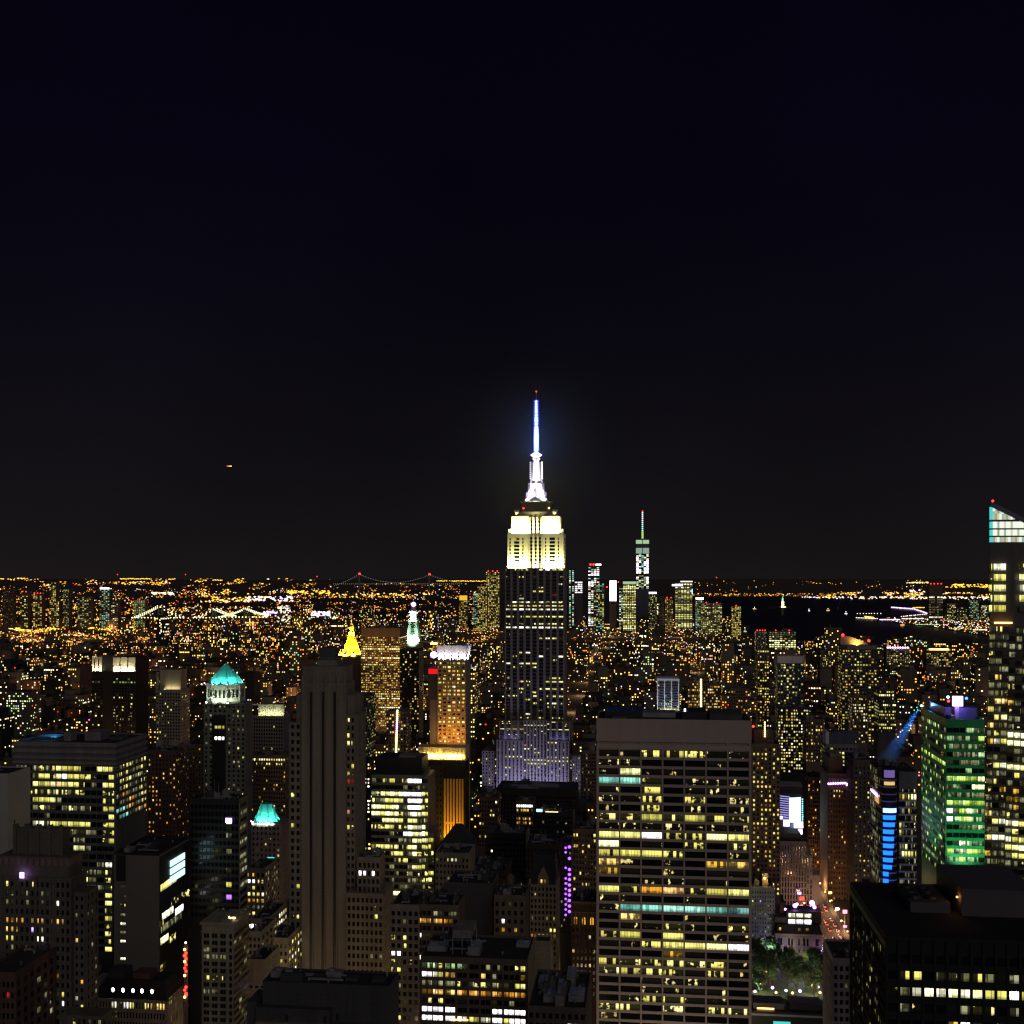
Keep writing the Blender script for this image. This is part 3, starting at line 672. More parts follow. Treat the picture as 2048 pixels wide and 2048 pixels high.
Wp = ['...dd.h..s.......', 'hh.ddd.hh..hd..s.', 'hh.hhh..h..hs.w..', 'ss.s.s...........', '...ooooo.ooo.ooo.', '.s.aaaa..v.h..h..', '...yyy....ww.....', '.....h.......h...', '.....h..h........', '...s..s.....hs...', '.........ooo.oo..',
      '......h....h.....', '.....s.....dd.dd.', '...h.........d.W.', '...s.............', '.........h.h.....', '.................', '....yy...h...h...']
b.facade('F', 0, 0, b.w, 0, z1_ - 1, [(.03 + i * .94 / 16, .030) for i in range(17)], int((z1_ - 1) / 3.35), Wp, '........hs', 1, .55, .5, DB, zmin=b.Z(2060))
for i in range(6): Wb.box(b.w * (.0 + i * .1985), b.w * (.0 + i * .1985) + .8, -.9, -.51, 0, z1_ + .6, DB)
b.facade('F', 2, b.w + .3, b.w + 4.4, b.Z(2060, 40), b.Z(1792, 36), 2, 16, ['..', '..', 'h.', '..', '..', 'o.', '..', 's.', '..', '..', '.o', '..', 'w.', '.y', '..'], '......hhs', .5, .5, .35, DB)
b.facade('R', b.w + 4.6, 2.5, 11.5, b.Z(2060, 40), b.Z(1792, 36), 3, 16, None, '......hhs', .5, .5, .35, DB)
b.facade('F', -8, b.X(144, -8), b.X(225, -8), b.Z(2060), b.Z(2018, 40), 8, 3, ['ss.h.hss', 'h..s..h.'], '....h', .5, .6, .3, DB)
b.m('bright_lamp').box(b.X(40, -1), b.X(48, -1), -1.2, -.95, b.Z(1752), b.Z(1741), LAMPV)
b.finish()

b = Bld('office_tower', 'blank grey slab with a bright white video screen on its side', 228, 318, 600, 39, 'office building', ybot=1935, mark='the slab with the screen', side=60)
z = b.Z(1709); Wb = b.m('wall'); SL = wallmat('smooth_grey_cladding', (.13, .128, .12), .7, .08)
Wb.box(0, b.w, 0, 39, 0, z, SL); Wb.box(b.w * .05, b.w * .27, -.05, 0.3, b.Z(1762), b.Z(1710), BLACK)
for i in (.27,): Wb.box(b.w * i, b.w * 1.0, -.5, -.01, 0, z, SL)
b.roofkit(0, b.w, 0, 39, z, 2, 4, 1.2, BLACK)
for py_, c in ((1771, 'h'), (1790, 'h'), (1808, 'd'), (1845, 'w'), (1880, 'w'), (1915, 'w'), (1827, 'h'), (1862, 'h')):
    zz = b.Z(py_); xx = b.w * .15
    b.win.append((c, [(xx, -.05, zz - 1.1), (xx + 2.6, -.05, zz - 1.1), (xx + 2.6, -.05, zz + .2), (xx, -.05, zz + .2)], 2.6, 1.3))
b.m('glass_side').box(b.w + .01, b.w + .3, .6, 38.4, 0, z - 1, BLACK)
for (p0, p1, py_, c) in ((319, 340, 1777, 'y'), (328, 350, 1770, 'Y'), (322, 344, 1834, 'w'), (348, 364, 1825, 'W'), (319, 334, 1884, 'Y'), (334, 349, 1882, 'd'), (318, 326, 1850, 'd'), (366, 376, 1790, 'd'), (319, 330, 1937, 'd'), (340, 372, 1805, 's'), (320, 360, 1860, 'h')):
    ya, yb_ = (p0 - 318) / 58 * 38 + .5, (p1 - 318) / 58 * 38 + .5
    zz = b.Z(py_, b.w, ya)
    b.win.append((c, [(b.w + .34, ya, zz - 1.8), (b.w + .34, yb_, zz - 1.8), (b.w + .34, yb_, zz + 1.8), (b.w + .34, ya, zz + 1.8)], yb_ - ya, 3.6))
SCR = glowmat('screen_white', (.55, .95, 1), 1.6)
for k in range(3):
    zz = b.Z(1723 + k * 16, b.w, 18)
    b.m('video_screen#%d' % k).hexa([(b.w + .4, 13, zz - 1.7), (b.w + .4, 32, zz - 1.7), (b.w + .8, 32, zz - 1.7), (b.w + .8, 13, zz - 1.7), (b.w + .4, 13, zz + 1.5), (b.w + .4, 32, zz + 1.5), (b.w + .8, 32, zz + 1.5), (b.w + .8, 13, zz + 1.5)], SCR)
b.finish()

b = simple('office_tower', 'black office block with one column of small lights on its face', 381, 478, 1600, 640, 14, BLACK, 12, 4.0, '.....................', side='R', scols=1, smix='.h', wr=.8, hr=.55, yb=1815, spx=18, rel=.15, n=3, done=False, mark='the black block', swall=GREY)
for py_, c in ((1640, 'W'), (1654, 'd'), (1668, 'h'), (1700, 'h'), (1738, 'd'), (1766, 'y'), (1791, 'v')):
    zz = b.Z(py_); xx = b.X(453)
    b.win.append((c, [(xx, -.35, zz - 1.5), (xx + 3.0, -.35, zz - 1.5), (xx + 3.0, -.35, zz + 1.2), (xx, -.35, zz + 1.2)], 3, 2.7))
b.m('bright_lamp').box(b.X(452), b.X(464), -.6, -.37, b.Z(1643), b.Z(1634), LAMPV)
b.finish()

PL = wallmat('cream_stone', (.30, .265, .19))
b = simple('corner_building', 'pale stone corner building with rows of small paired windows and a cornice', 404, 468, 1848, 470, 18, PL, [(.10, .085), (.19, .085), (.36, .085), (.45, .085), (.62, .085), (.71, .085), (.90, .085)], 2.85, '......h..', side='R', scols=6, yb=2048, spx=30, n=3, top=3.2, rel=.3, done=False,
           pat=['.......', '.......', 'hh.....', 'hhhhhh.', '.......', '.......', 'dydddd.', '.......', 'hhhh...'], mark='the pale corner building', wr=1, hr=.62, smix='.....h')
b.m('cornice').box(-.7, b.w + .7, -.7, 18.7, b.z - .1, b.z + .9, PL); b.m('cornice').box(-.4, b.w + .4, -.4, 18.4, b.z - 3.2, b.z - 2.7, PL)
b.m('roof_lamp').box(b.w * .85, b.w * .95, 3, 3.6, b.z + 1.6, b.z + 2.2, LAMPY)
b.light('POINT', (b.w * .8, 3, b.z + 2.5), (0, 0, 0), 350, (1, .8, .3), .3)
b.finish()

b = Bld('mansard_building', 'low building with black mansard roof and five round lit dormer windows', 190, 335, 520, 18, 'building', mark='the mansard building', side=35)
z = b.Z(1995); Wb = b.m('wall'); Wb.box(0, b.w, 0, 18, 0, z, TAN)
Rf = b.m('mansard_roof')
Rf.loft([[(.3, .3, z), (b.w - .3, .3, z), (b.w - .3, 17.7, z), (.3, 17.7, z)], [(1.2, 1.2, z + 4), (b.w - 1.2, 1.2, z + 4), (b.w - 1.2, 16.8, z + 4), (1.2, 16.8, z + 4)], [(3.2, 3.2, z + 7.5), (b.w - 3.2, 3.2, z + 7.5), (b.w - 3.2, 15, z + 7.5), (3.2, 15, z + 7.5)]], ROOF)
b.m('cornice').box(-.6, b.w + .6, -.6, 18.6, z - .8, z, TAN)
for i, px_ in enumerate((227, 247, 267, 285, 305)):
    xx = b.X(px_, 1); dm = b.m('dormer#%d' % i); zz = b.Z(1981, 15, 0)
    dm.box(xx - 1.0, xx + 1.0, .5, 4, zz - 1.4, zz + .8, ROOF)
    dm.lathe(xx, 2.3, [(1.0, zz + .8), (.75, zz + 1.4), (.1, zz + 1.7)], 10, ROOF, sy=1.7)
    M_ = MB(); M_.face([(xx + .68 * math.cos(a * math.pi / 5), .45, zz - .1 + 1.0 * math.sin(a * math.pi / 5)) for a in range(10)], LAMPW); M_.build('dormer_window', b.root)
b.facade('F', 0, b.w * .06, b.w * .97, b.Z(2056), b.Z(1998), 22, 3, ['sssswwddWWdd.sdddaaaaaWWw'[:22], '....ss................', '......................'], '....h', .55, .62, .3, TAN)
b.facade('R', b.w, 1, 17, b.Z(2056, 40), b.Z(1998, 40), 9, 3, ['dddhhddhh'], '....h', .45, .7, .3, TAN)
b.m('roof_unit#a').box(4, 12, 4, 13, z + 7.5, z + 11, ROOF2); b.m('roof_unit#b').box(b.w * .45, b.w * .7, 5, 13, z + 7.5, z + 10, RED)
b.m('penthouse').box(-4, 5, 4, 16, z - 2, z + 5.5, TAN); b.m('roof_lamp').box(1.0, 1.9, 3.6, 3.95, z + 1.5, z + 3, LAMPY)
b.finish()

b = simple('apartment_building', 'dark low building in the bottom corner with a red lit window', -40, 30, 1948, 400, 40, RED, 8, 3.6, '.......', side='R', scols=9, smix='......h', spx=9, yb=2048, n=2, pat=['........', '......r.'], rel=.3)

b = Bld('rooftop_block', 'dark flat-topped block close below with stepped roof terraces', 525, 780, 400, 14, 'building', mark='the dark flat-topped block', side=12)
z = b.Z(1966); DW = wallmat('dark_plaster', (.052, .052, .056)); Wb = b.m('wall')
Wb.box(0, b.w, 0, 14, 0, z, DW); Wb.box(-1.4, b.w * .55, -3, -.01, 0, b.Z(2008), DW); Wb.box(-5, -1.41, -2, 10, 0, b.Z(2000), DW)
Wb.box(-1, b.w + .4, -4.5, -3.01, 0, b.Z(2034), LIME)
for u in (.28, .47, .66, .86): Wb.box(b.w * u, b.w * u + .5, -.3, -.01, b.Z(2030), z - 3, DW)
b.roofkit(0, b.w, 0, 14, z, 3, 12, .7, DW)
for u in (.1, .36, .62, .83): b.m('skylight#%.2f' % u).box(b.w * u, b.w * u + 4.5, 5, 9, z + .02, z + 1.1, ROOF2)
for i, u in enumerate((.2, .5, .58)): b.m('door#%d' % i).box(b.w * u, b.w * u + 1.1, -.1 if u > .55 else -3.1, -.02 if u > .55 else -3.02, b.Z(2034), b.Z(2026) + 1.0, BLACK)
b.facade('F', -4.5, 2, b.w, b.Z(2070), b.Z(2036), 28, 2, ['h.sh.hs.hhs.h.hh.s.hhhsh.hs', '....h.......................'], '...h', .5, .6, .2, LIME)
b.finish()

b = simple('small_tower', 'slim grey-green building squeezed beside the dark flat-topped block', 781, 838, 1812, 560, 26, LIME, 5, 3.9, '...hs', side='R', scols=5, pat=['.....', '..h..', '.....', 'd.d..', '..d..', 'WW...', 'dd.s.', 'ddd..', 'd.s..', '.h...', '.....', 'd.d..', '.....', 'dd...'], n=2, yb=2048, rel=.3)

NB = wallmat('soot_brown_brick', (.105, .08, .065))
b = Bld('loft_building', 'wide brick loft building with rows of orange and glaring white windows', 841, 1055, 470, 30, 'building', mark='the loft building with white windows')
z = b.Z(1916); b.m('wall').box(0, b.w, 0, 30, 0, z, NB)
cs = [c / 214.0 for c in (8, 19, 30, 41, 55, 65, 79, 89, 103, 113, 126, 136, 149, 159, 172, 183, 194, 205)]
pt = ['gggsgggg...h.h..dy', 'WWwyao....a.h....a', 'hhhhhhdshsddhdhsyy', 'aoaoaaoooooooooooo', 'ss.d..ss....d..h..', 'WWWWWW......WWWWWW', 'WWWWWWwwyywwWWyWWW', '..................']
chh = b.Z(1590) - b.Z(1607.4)
b.facade('F', 0, 0, b.w, z - 1.0 - 8 * chh, z - 1.0, [(c, .042) for c in cs], 8, pt, '.', 1, .58, .45, NB)
b.roofkit(0, b.w, 0, 30, z, 4, 21, .9, NB, tank=0)
K = b.m('roof_frame'); zz = z + .1
for (xa_, xb2) in ((.28, .46),):
    for u in (xa_, (xa_ + xb2) / 2, xb2):
        for y in (6, 20): K.bar((b.w * u, y, zz), (b.w * u, y, zz + 7), .25, METAL, 4)
    for y in (6, 20): K.bar((b.w * xa_, y, zz + 7), (b.w * xb2, y, zz + 7), .25, METAL, 4)
    K.box(b.w * xa_, b.w * xb2, 6, 20, zz + 7, zz + 10, GREY)
b.m('shop_lamp').box(b.w * .28, b.w * .45, -.8, -.5, b.Z(2036), b.Z(2034), LAMPO)
b.finish()

# ------------------------------------------------------------------ lower middle
b = simple('loft_building', 'grey brick building with three rows of orange windows beside a blank block', 832, 916, 1812, 560, 22, NB, [(.09, .09), (.2, .09), (.31, .09), (.47, .09), (.58, .09), (.72, .09), (.83, .09), (.94, .09)], 3.6, '..h', wr=1, hr=.6, side=None, yb=1925,
           pat=['...hh.hh', 'ooooooo.'[:8], '........', 'Wddd....', '....s...', '....gs..', 'wowyaay.'], n=3, rel=.35)
b = simple('storage_building', 'dark blank grey block with no windows behind the loft building', 895, 985, 1768, 590, 24, wallmat('charcoal_render', (.06, .06, .062), .9, .15), 1, 400, '.', pat=['.'], side=None, yb=1925, n=4, hr=.001, wr=.01)
b = simple('apartment_building', 'narrow brown building with two columns of orange windows beside the gabled tower', 988, 1050, 1793, 580, 20, NB, 5, 4.3, '...s', wr=.45, hr=.5, side=None, yb=1925, n=2, tank=1, pat=['..h..', '.....', '.W...', '.o.o.', '.....', '.....', '.w...', '.s.d.', '...g.', 'yy...'], rel=.3)
b = simple('office_building', 'tan stone building with a row of white lit top windows behind the loft roof', 871, 938, 1708, 700, 24, TAN, 9, 3.7, '......h', wr=.5, hr=.5, side='R', yb=1790, n=3, spx=8, pat=['h..dwwd..', '.........', '......h..', '...h.....'], rel=.3)

b = Bld('gabled_tower', 'slim stone tower with a steep dark roof and a pointed front gable', 1060, 1113, 640, 22, 'building', ybot=1920, mark='the gabled tower', side=4)
z = b.Z(1768); Wb = b.m('wall'); Wb.box(0, b.w, 0, 22, 0, z, TAN)
b.facade('F', 0, 0, b.w, z - 14 * 3.25 - 1, z - 1, 7, 14, ['.......', '.d.....', '.......', '.......', '.......', 'h...h.d', '.......', '...sddd', 'oooyooo', 'oooooo.', '.ss..s.', '.......'], '......h', .5, .6, .3, TAN)
b.facade('R', b.w, 1, 21, z - 14 * 3.25 - 1, z - 1, 6, 14, None, '.....h', .5, .6, .3, TAN)
b.m('roof').loft([[(0, 0, z), (b.w, 0, z), (b.w, 22, z), (0, 22, z)], [(1.5, 7, z + 15), (b.w - 1.5, 7, z + 15), (b.w - 1.5, 15, z + 15), (1.5, 15, z + 15)]], COPPER)
G = b.m('gable'); m_ = b.w / 2
G.hexa([(m_ - 3, -.3, z), (m_ + 3, -.3, z), (m_ + 3, 5, z), (m_ - 3, 5, z), (m_ - 3, -.3, z + 4), (m_ + 3, -.3, z + 4), (m_ + 3, 5, z + 4), (m_ - 3, 5, z + 4)], TAN)
G.loft([[(m_ - 3, -.3, z + 4), (m_ + 3, -.3, z + 4), (m_ + 3, 5, z + 4), (m_ - 3, 5, z + 4)], [(m_ - .1, -.3, z + 10), (m_ + .1, -.3, z + 10), (m_ + .1, 5, z + 10), (m_ - .1, 5, z + 10)]], TAN)
for k in (-1.4, .5): b.win.append(('a', [(m_ + k, -.34, z + .8), (m_ + k + 1, -.34, z + .8), (m_ + k + 1, -.34, z + 2.8), (m_ + k, -.34, z + 2.8)], 1, 2))
for k in (0, b.w): G.box(k - .5, k + .5, -.5, .5, z, z + 3, TAN)
b.finish()
b = simple('water_tank_house', 'pale concrete lift tower standing below the gabled tower', 1068, 1100, 1886, 500, 9, TAN, 1, 400, '.', pat=['.'], side='R', yb=1960, n=0, hr=.001, wr=.01, mark=None)
b = simple('mechanical_roof_building', 'dark low building crowded with rooftop machines and one lit pair of windows', 1056, 1172, 2016, 430, 40, NB, 9, 3.6, '........', pat=['.........', '......WW.', '.........'], side='R', n=14, yb=2048, rel=.3, par=.9, top=.8)

b = Bld('arcaded_building', 'red brick building with an arched top storey and bracketed cornice', 1143, 1192, 600, 20, 'building', ybot=1960, mark='the arcaded brick building')
z = b.Z(1802); Wb = b.m('wall'); Wb.box(0, b.w, 0, 20, 0, z, RED)
Cb = b.m('cornice'); Cb.box(-.4, b.w + .3, -.9, 20, z - .8, z, TAN); Cb.box(-.2, b.w + .1, -.5, 20, z - 6, z - 5.3, TAN)
for i in range(9): Cb.box(b.w * i / 8 - .25, b.w * i / 8 + .25, -.8, 0, z - 2, z - .81, TAN)
for i in range(7): Wb.box(b.w * i / 6 - .3, b.w * i / 6 + .3, -.35, -.01, z - 13, z - 6.01, TAN)
for i in range(3):
    c = b.w * (i + .5) / 3
    M_ = MB(); pts = [(c - .9, -.06, z - 12), (c + .9, -.06, z - 12)] + [(c + .9 * math.cos(a * math.pi / 6), -.06, z - 9 + .9 * math.sin(a * math.pi / 6)) for a in range(7)]
    M_.face(pts, WIN['o'], [(p[0] * 1.0 + i * 9, p[2]) for p in pts], .8); M_.build('arched_window', b.root)
b.facade('F', 0, 0, b.w, z - 13 - 10 * 3.7, z - 13, 6, 10, ['......', '....w.', '......', 'a....d', '.....s', '....a.', '......', '....W.', '....a.', '.....s'], '.....h', .45, .5, .3, RED)
b.roofkit(0, b.w, 0, 20, z, 3, 3, .3, RED)
b.finish()

b = Bld('slim_tower', 'slim black tower carrying a column of violet lights', 1120, 1143, 680, 14, 'building', ybot=1870, mark='the violet light column')
z = b.Z(1688); b.m('wall').box(0, b.w, 0, 14, 0, z, BLACK); b.roofkit(0, b.w, 0, 14, z, 1, 2, .8, BLACK)
ys = [(1693, 1), (1695, 0), (1704, 0), (1716, 1), (1735, 0), (1738, 1), (1748, 1), (1756, 0), (1758, 1), (1766, 0), (1769, 1), (1777, 0), (1780, 1), (1787, 0), (1789, 1), (1797, 0), (1800, 1), (1808, 0), (1811, 1), (1818, 0), (1822, 1), (1829, 0)]
for i, (py_, k) in enumerate(ys):
    xx = b.X(1139 if k else 1131.5)
    b.m('violet_lamp#%d' % i).orb((xx, -.5, b.Z(py_)), .95 if k else .7, LAMPP, 8)
b.facade('F', 0, .2, b.w - .2, b.Z(1870), b.Z(1700), 4, 14, None, '.......h', .5, .4, .2, BLACK)
b.finish()

# bright office with white strips, and its darker wing
b = Bld('office_tower', 'glass office tower with rows of glaring white and yellow lit floors', 743, 843, 740, 30, 'office building', ybot=1795, mark='the glaring glass tower', side=28)
z = b.Z(1549); GW = wallmat('pale_spandrel', (.14, .15, .14), .5, .1); Wb = b.m('wall'); Wb.box(0, b.w, 0, 30, 0, z, GW)
w2 = b.X(856, 2)
Wb.box(b.w + .01, w2, 1.5, 28, 0, b.Z(1552), GW); Wb.box(w2 + .01, b.X(868, 4), 3, 26, 0, b.Z(1664), GW)
HP = ['hsdhyddhWWW', '..s....h.dh', 'hdYYYYYWWWW', 'dhhyydydWWW', 'YYYyYYhhWWW', 'YYyYYYdhwWY', '..dYYYydyyh', 'dddyydddwYw', '....hs.WWYY', '...h..hhhYY', 'hyyydysdyYd', 'hdd.dyydhYd', 'ydd..hdd.dh', 'hhh.hs..hYy', '.hhs.h.shss', '.hh.hssshhh', 'hhhhh.hhdss', '...YYYYYYyY', '.hs..hh....']
chh = b.Z(1560) - b.Z(1573.2)
b.facade('F', 0, 0, b.w, z - 1.5 - 19 * chh, z - 1.5, 11, 19, HP, '.', .97, .62, .3, GW)
HP2 = ['.s', 'hd', 'Yd', 'dy', 'yd', 'Yy', 'dh', 'Yd', 'Wy', 'Yy', 'yd', 'dd', 'hh', 'yd', 'sd', 'ds', 'hs', 'sh', 'hh']
b.facade('F', 1.5, b.w + .05, w2, z - 1.5 - 19 * chh, z - 1.5, 2, 19, HP2, '.', .95, .62, .3, GW)
b.facade('F', 3, w2 + .05, b.X(868, 4), z - 1.5 - 19 * chh, z - 1.5 - 9 * chh, 1, 10, ['y', 'd', 'd', 'd', '.', 'y', 'd', 's', 'h', 'd'], '.', .95, .62, .3, GW)
b.roofkit(0, b.w, 0, 30, z, 0, 4, .8, BLACK)
b.m('penthouse').box(2, b.w - 1, 6, 28, z + .02, z + 10, BLACK); b.m('roof_unit#q').box(b.w * .5, b.w * .85, 8, 20, z + 10, z + 11.5, GREY)
b.finish()

# the gold-lit tower with flared crown, terrace and fins
b = Bld('art_deco_tower', 'slender tower glowing amber all over under a flared white-lit crown', 875, 931, 850, 22, 'office tower', ybot=1495, mark='the amber tower', side=12)
AM = wallmat('amber_stone', (.42, .29, .15)); z = b.Z(1322); Wb = b.m('wall'); Wb.box(0, b.w, .6, 22, 0, z, AM)
b.facade('F', .6, 0, b.w, z - 27 * 2.9, z - .2, 6, 27, ['dsdhdd', 'ddddds', 'sdaaad', 'sddaad', 'adddds', 'daaoaa', 'aaawaa', 'sadaad'], 'addssaaoy', .6, .5, .5, AM)
b.facade('R', b.w, 1, 21, z - 27 * 2.9, z - .2, 6, 27, None, '...h', .5, .5, .4, PURP)
Cb = b.m('crown'); zt = b.Z(1291); e = 1.3
for i in range(4):
    u0_, u1_ = i / 4.0, (i + 1) / 4.0
    Cb.hexa([(b.w * u0_ + .5, .3, z), (b.w * u1_ - .5, .3, z), (b.w * u1_ - .5, 3, z), (b.w * u0_ + .5, 3, z), (b.w * u0_ + .2 - e * (1 - u0_) * .6, -.8, zt), (b.w * u1_ - .2 + e * u1_ * .6, -.8, zt), (b.w * u1_ - .2, 3, zt), (b.w * u0_ + .2, 3, zt)], WHITE)
Cb.hexa([(b.w - 2, .4, z), (b.w, .4, z), (b.w, 21, z), (b.w - 2, 21, z), (b.w - 2, .4, zt), (b.w + 1.5, -.8, zt), (b.w + 1.5, 22, zt), (b.w - 2, 21, zt)], WHITE)
Cb.box(.6, b.w - 2, 3.1, 21, z, zt - 1, DGREY)
Cb.box(-.9, b.w + 1.2, -.9, .25, z - .9, z - .05, AM)
for i in range(5): b.light('SPOT', (b.w * (i + .0) / 4.0, -1.6, z + .2), (b.w * i / 4.0, 1.2, z + 8), 4200, (.95, .86, 1), .3, spot=110)
b.light('SPOT', (b.w + 3, 10, z), (b.w, 10, z + 8), 9000, (.85, .75, 1), .3, spot=130)
b.light('AREA', (b.w / 2, -7.5, z - 84), (b.w / 2, 2, z - 34), 8500, (1, .40, .05), b.w, 2)
b.light('AREA', (b.w / 2, -10, z - 60), (b.w / 2, 2, z - 10), 5000, (1, .42, .07), b.w, 2)
b.m('lamp_cluster#1').orb((-3.2, 2, b.Z(1310)), 2.6, LAMPV, 8); b.m('side_lamp').box(-5.6, -.8, 1, 4, b.Z(1289), b.Z(1286), LAMPO)
b.m('side_block').box(-6, -.02, 1.2, 14, 0, b.Z(1400, -6, 1.2), GREY); b.m('red_sign').box(-7, -.1, 1.0, 1.19, b.Z(1348), b.Z(1338), glowmat('red_sign', (1, .01, .01), .9))
b.m('annex').box(-7.2, -.03, 1.21, 12, b.Z(1400, -6, 1.2), b.Z(1336), DGREY)
b.finish()
b = Bld('gothic_tower', 'black tower with a blazing gold terrace on top and gold-lit fins below', 838, 930, 790, 16, 'office tower', ybot=1690, mark='the gold-terraced tower', side=10)
z = b.Z(1518); Wb = b.m('wall'); BB = wallmat('black_brick', (.02, .018, .017)); Wb.box(0, b.w, 0, 16, 0, z, BB)
T = b.m('gold_terrace'); T.box(-.5, b.w + .5, 1.2, 15, z, b.Z(1496), TERR)
for i in range(13):
    xx = b.w * i / 12 ; T.box(xx - .3, xx + .3, .5, 1.19, z, b.Z(1496), TERR)
T.box(-.8, b.w + .8, -.8, 15, z - .6, z - .01, TERR); T.box(-.8, b.w + .8, .2, 15.2, b.Z(1496) + .01, b.Z(1494.2), TERR)
b.light('AREA', (b.w * .30, -1.4, z + .6), (b.w * .30, 1.5, z + 5), 5200, (1, .72, .18), b.w * .38, .8)
b.light('AREA', (b.w * .74, -1.4, z + .6), (b.w * .74, 1.5, z + 5), 5200, (1, .72, .18), b.w * .38, .8)
for k, px_ in enumerate((843, 848, 853, 858, 863, 868, 873, 885, 890, 895, 900, 905, 910, 915, 920, 925)): b.m('terrace_lamp#%d' % k).orb((b.X(px_), -.5, b.Z(1510)), .75, glowmat('terrace_glow', (1, .80, .38), 6), 8)
FINO = wallmat('orange_brick_fin', (.62, .34, .06), .6, .2); Fn = b.m('gold_fin')
for px_ in (890, 896, 902, 908, 914.5, 920, 925.5):
    xx = b.X(px_); Fn.box(xx - .62, xx + .62, -1.0, -.01, b.Z(1700), b.Z(1556), FINO)
Fn.box(b.X(888), b.X(910), -.7, -.02, b.Z(1646), b.Z(1642), FINO); Fn.box(b.X(912), b.X(927), -.7, -.02, b.Z(1646), b.Z(1642), FINO)
for px_ in (893, 905, 919): b.light('SPOT', (b.X(px_), -7, b.Z(1706)), (b.X(px_), 0, b.Z(1640)), 34000, (1, .55, .05), .4, spot=60)
b.facade('F', 0, .5, b.X(884), b.Z(1690), z - 1, 8, 14, None, '........sh', .4, .45, .3, BB)
b.facade('R', b.w, 0, 16, b.Z(1690), z - 1, 5, 14, None, '......sh', .4, .45, .3, BB)
b.finish()
b = Bld('gothic_roofed_building', 'dark building with a steep black hipped roof before the gold fins', 876, 944, 735, 22, 'building', ybot=1715)
z = b.Z(1692); b.m('wall').box(0, b.w, 0, 22, 0, z, NB)
b.m('roof').loft([[(0, 0, z), (b.w, 0, z), (b.w, 22, z), (0, 22, z)], [(b.w * .42, 9, z + 12), (b.w * .62, 9, z + 12), (b.w * .62, 13, z + 12), (b.w * .42, 13, z + 12)]], COPPER)
b.facade('F', 0, 0, b.w, z - 10, z - .5, 7, 3, None, '....sd', .5, .5, .2, NB)
b.finish()

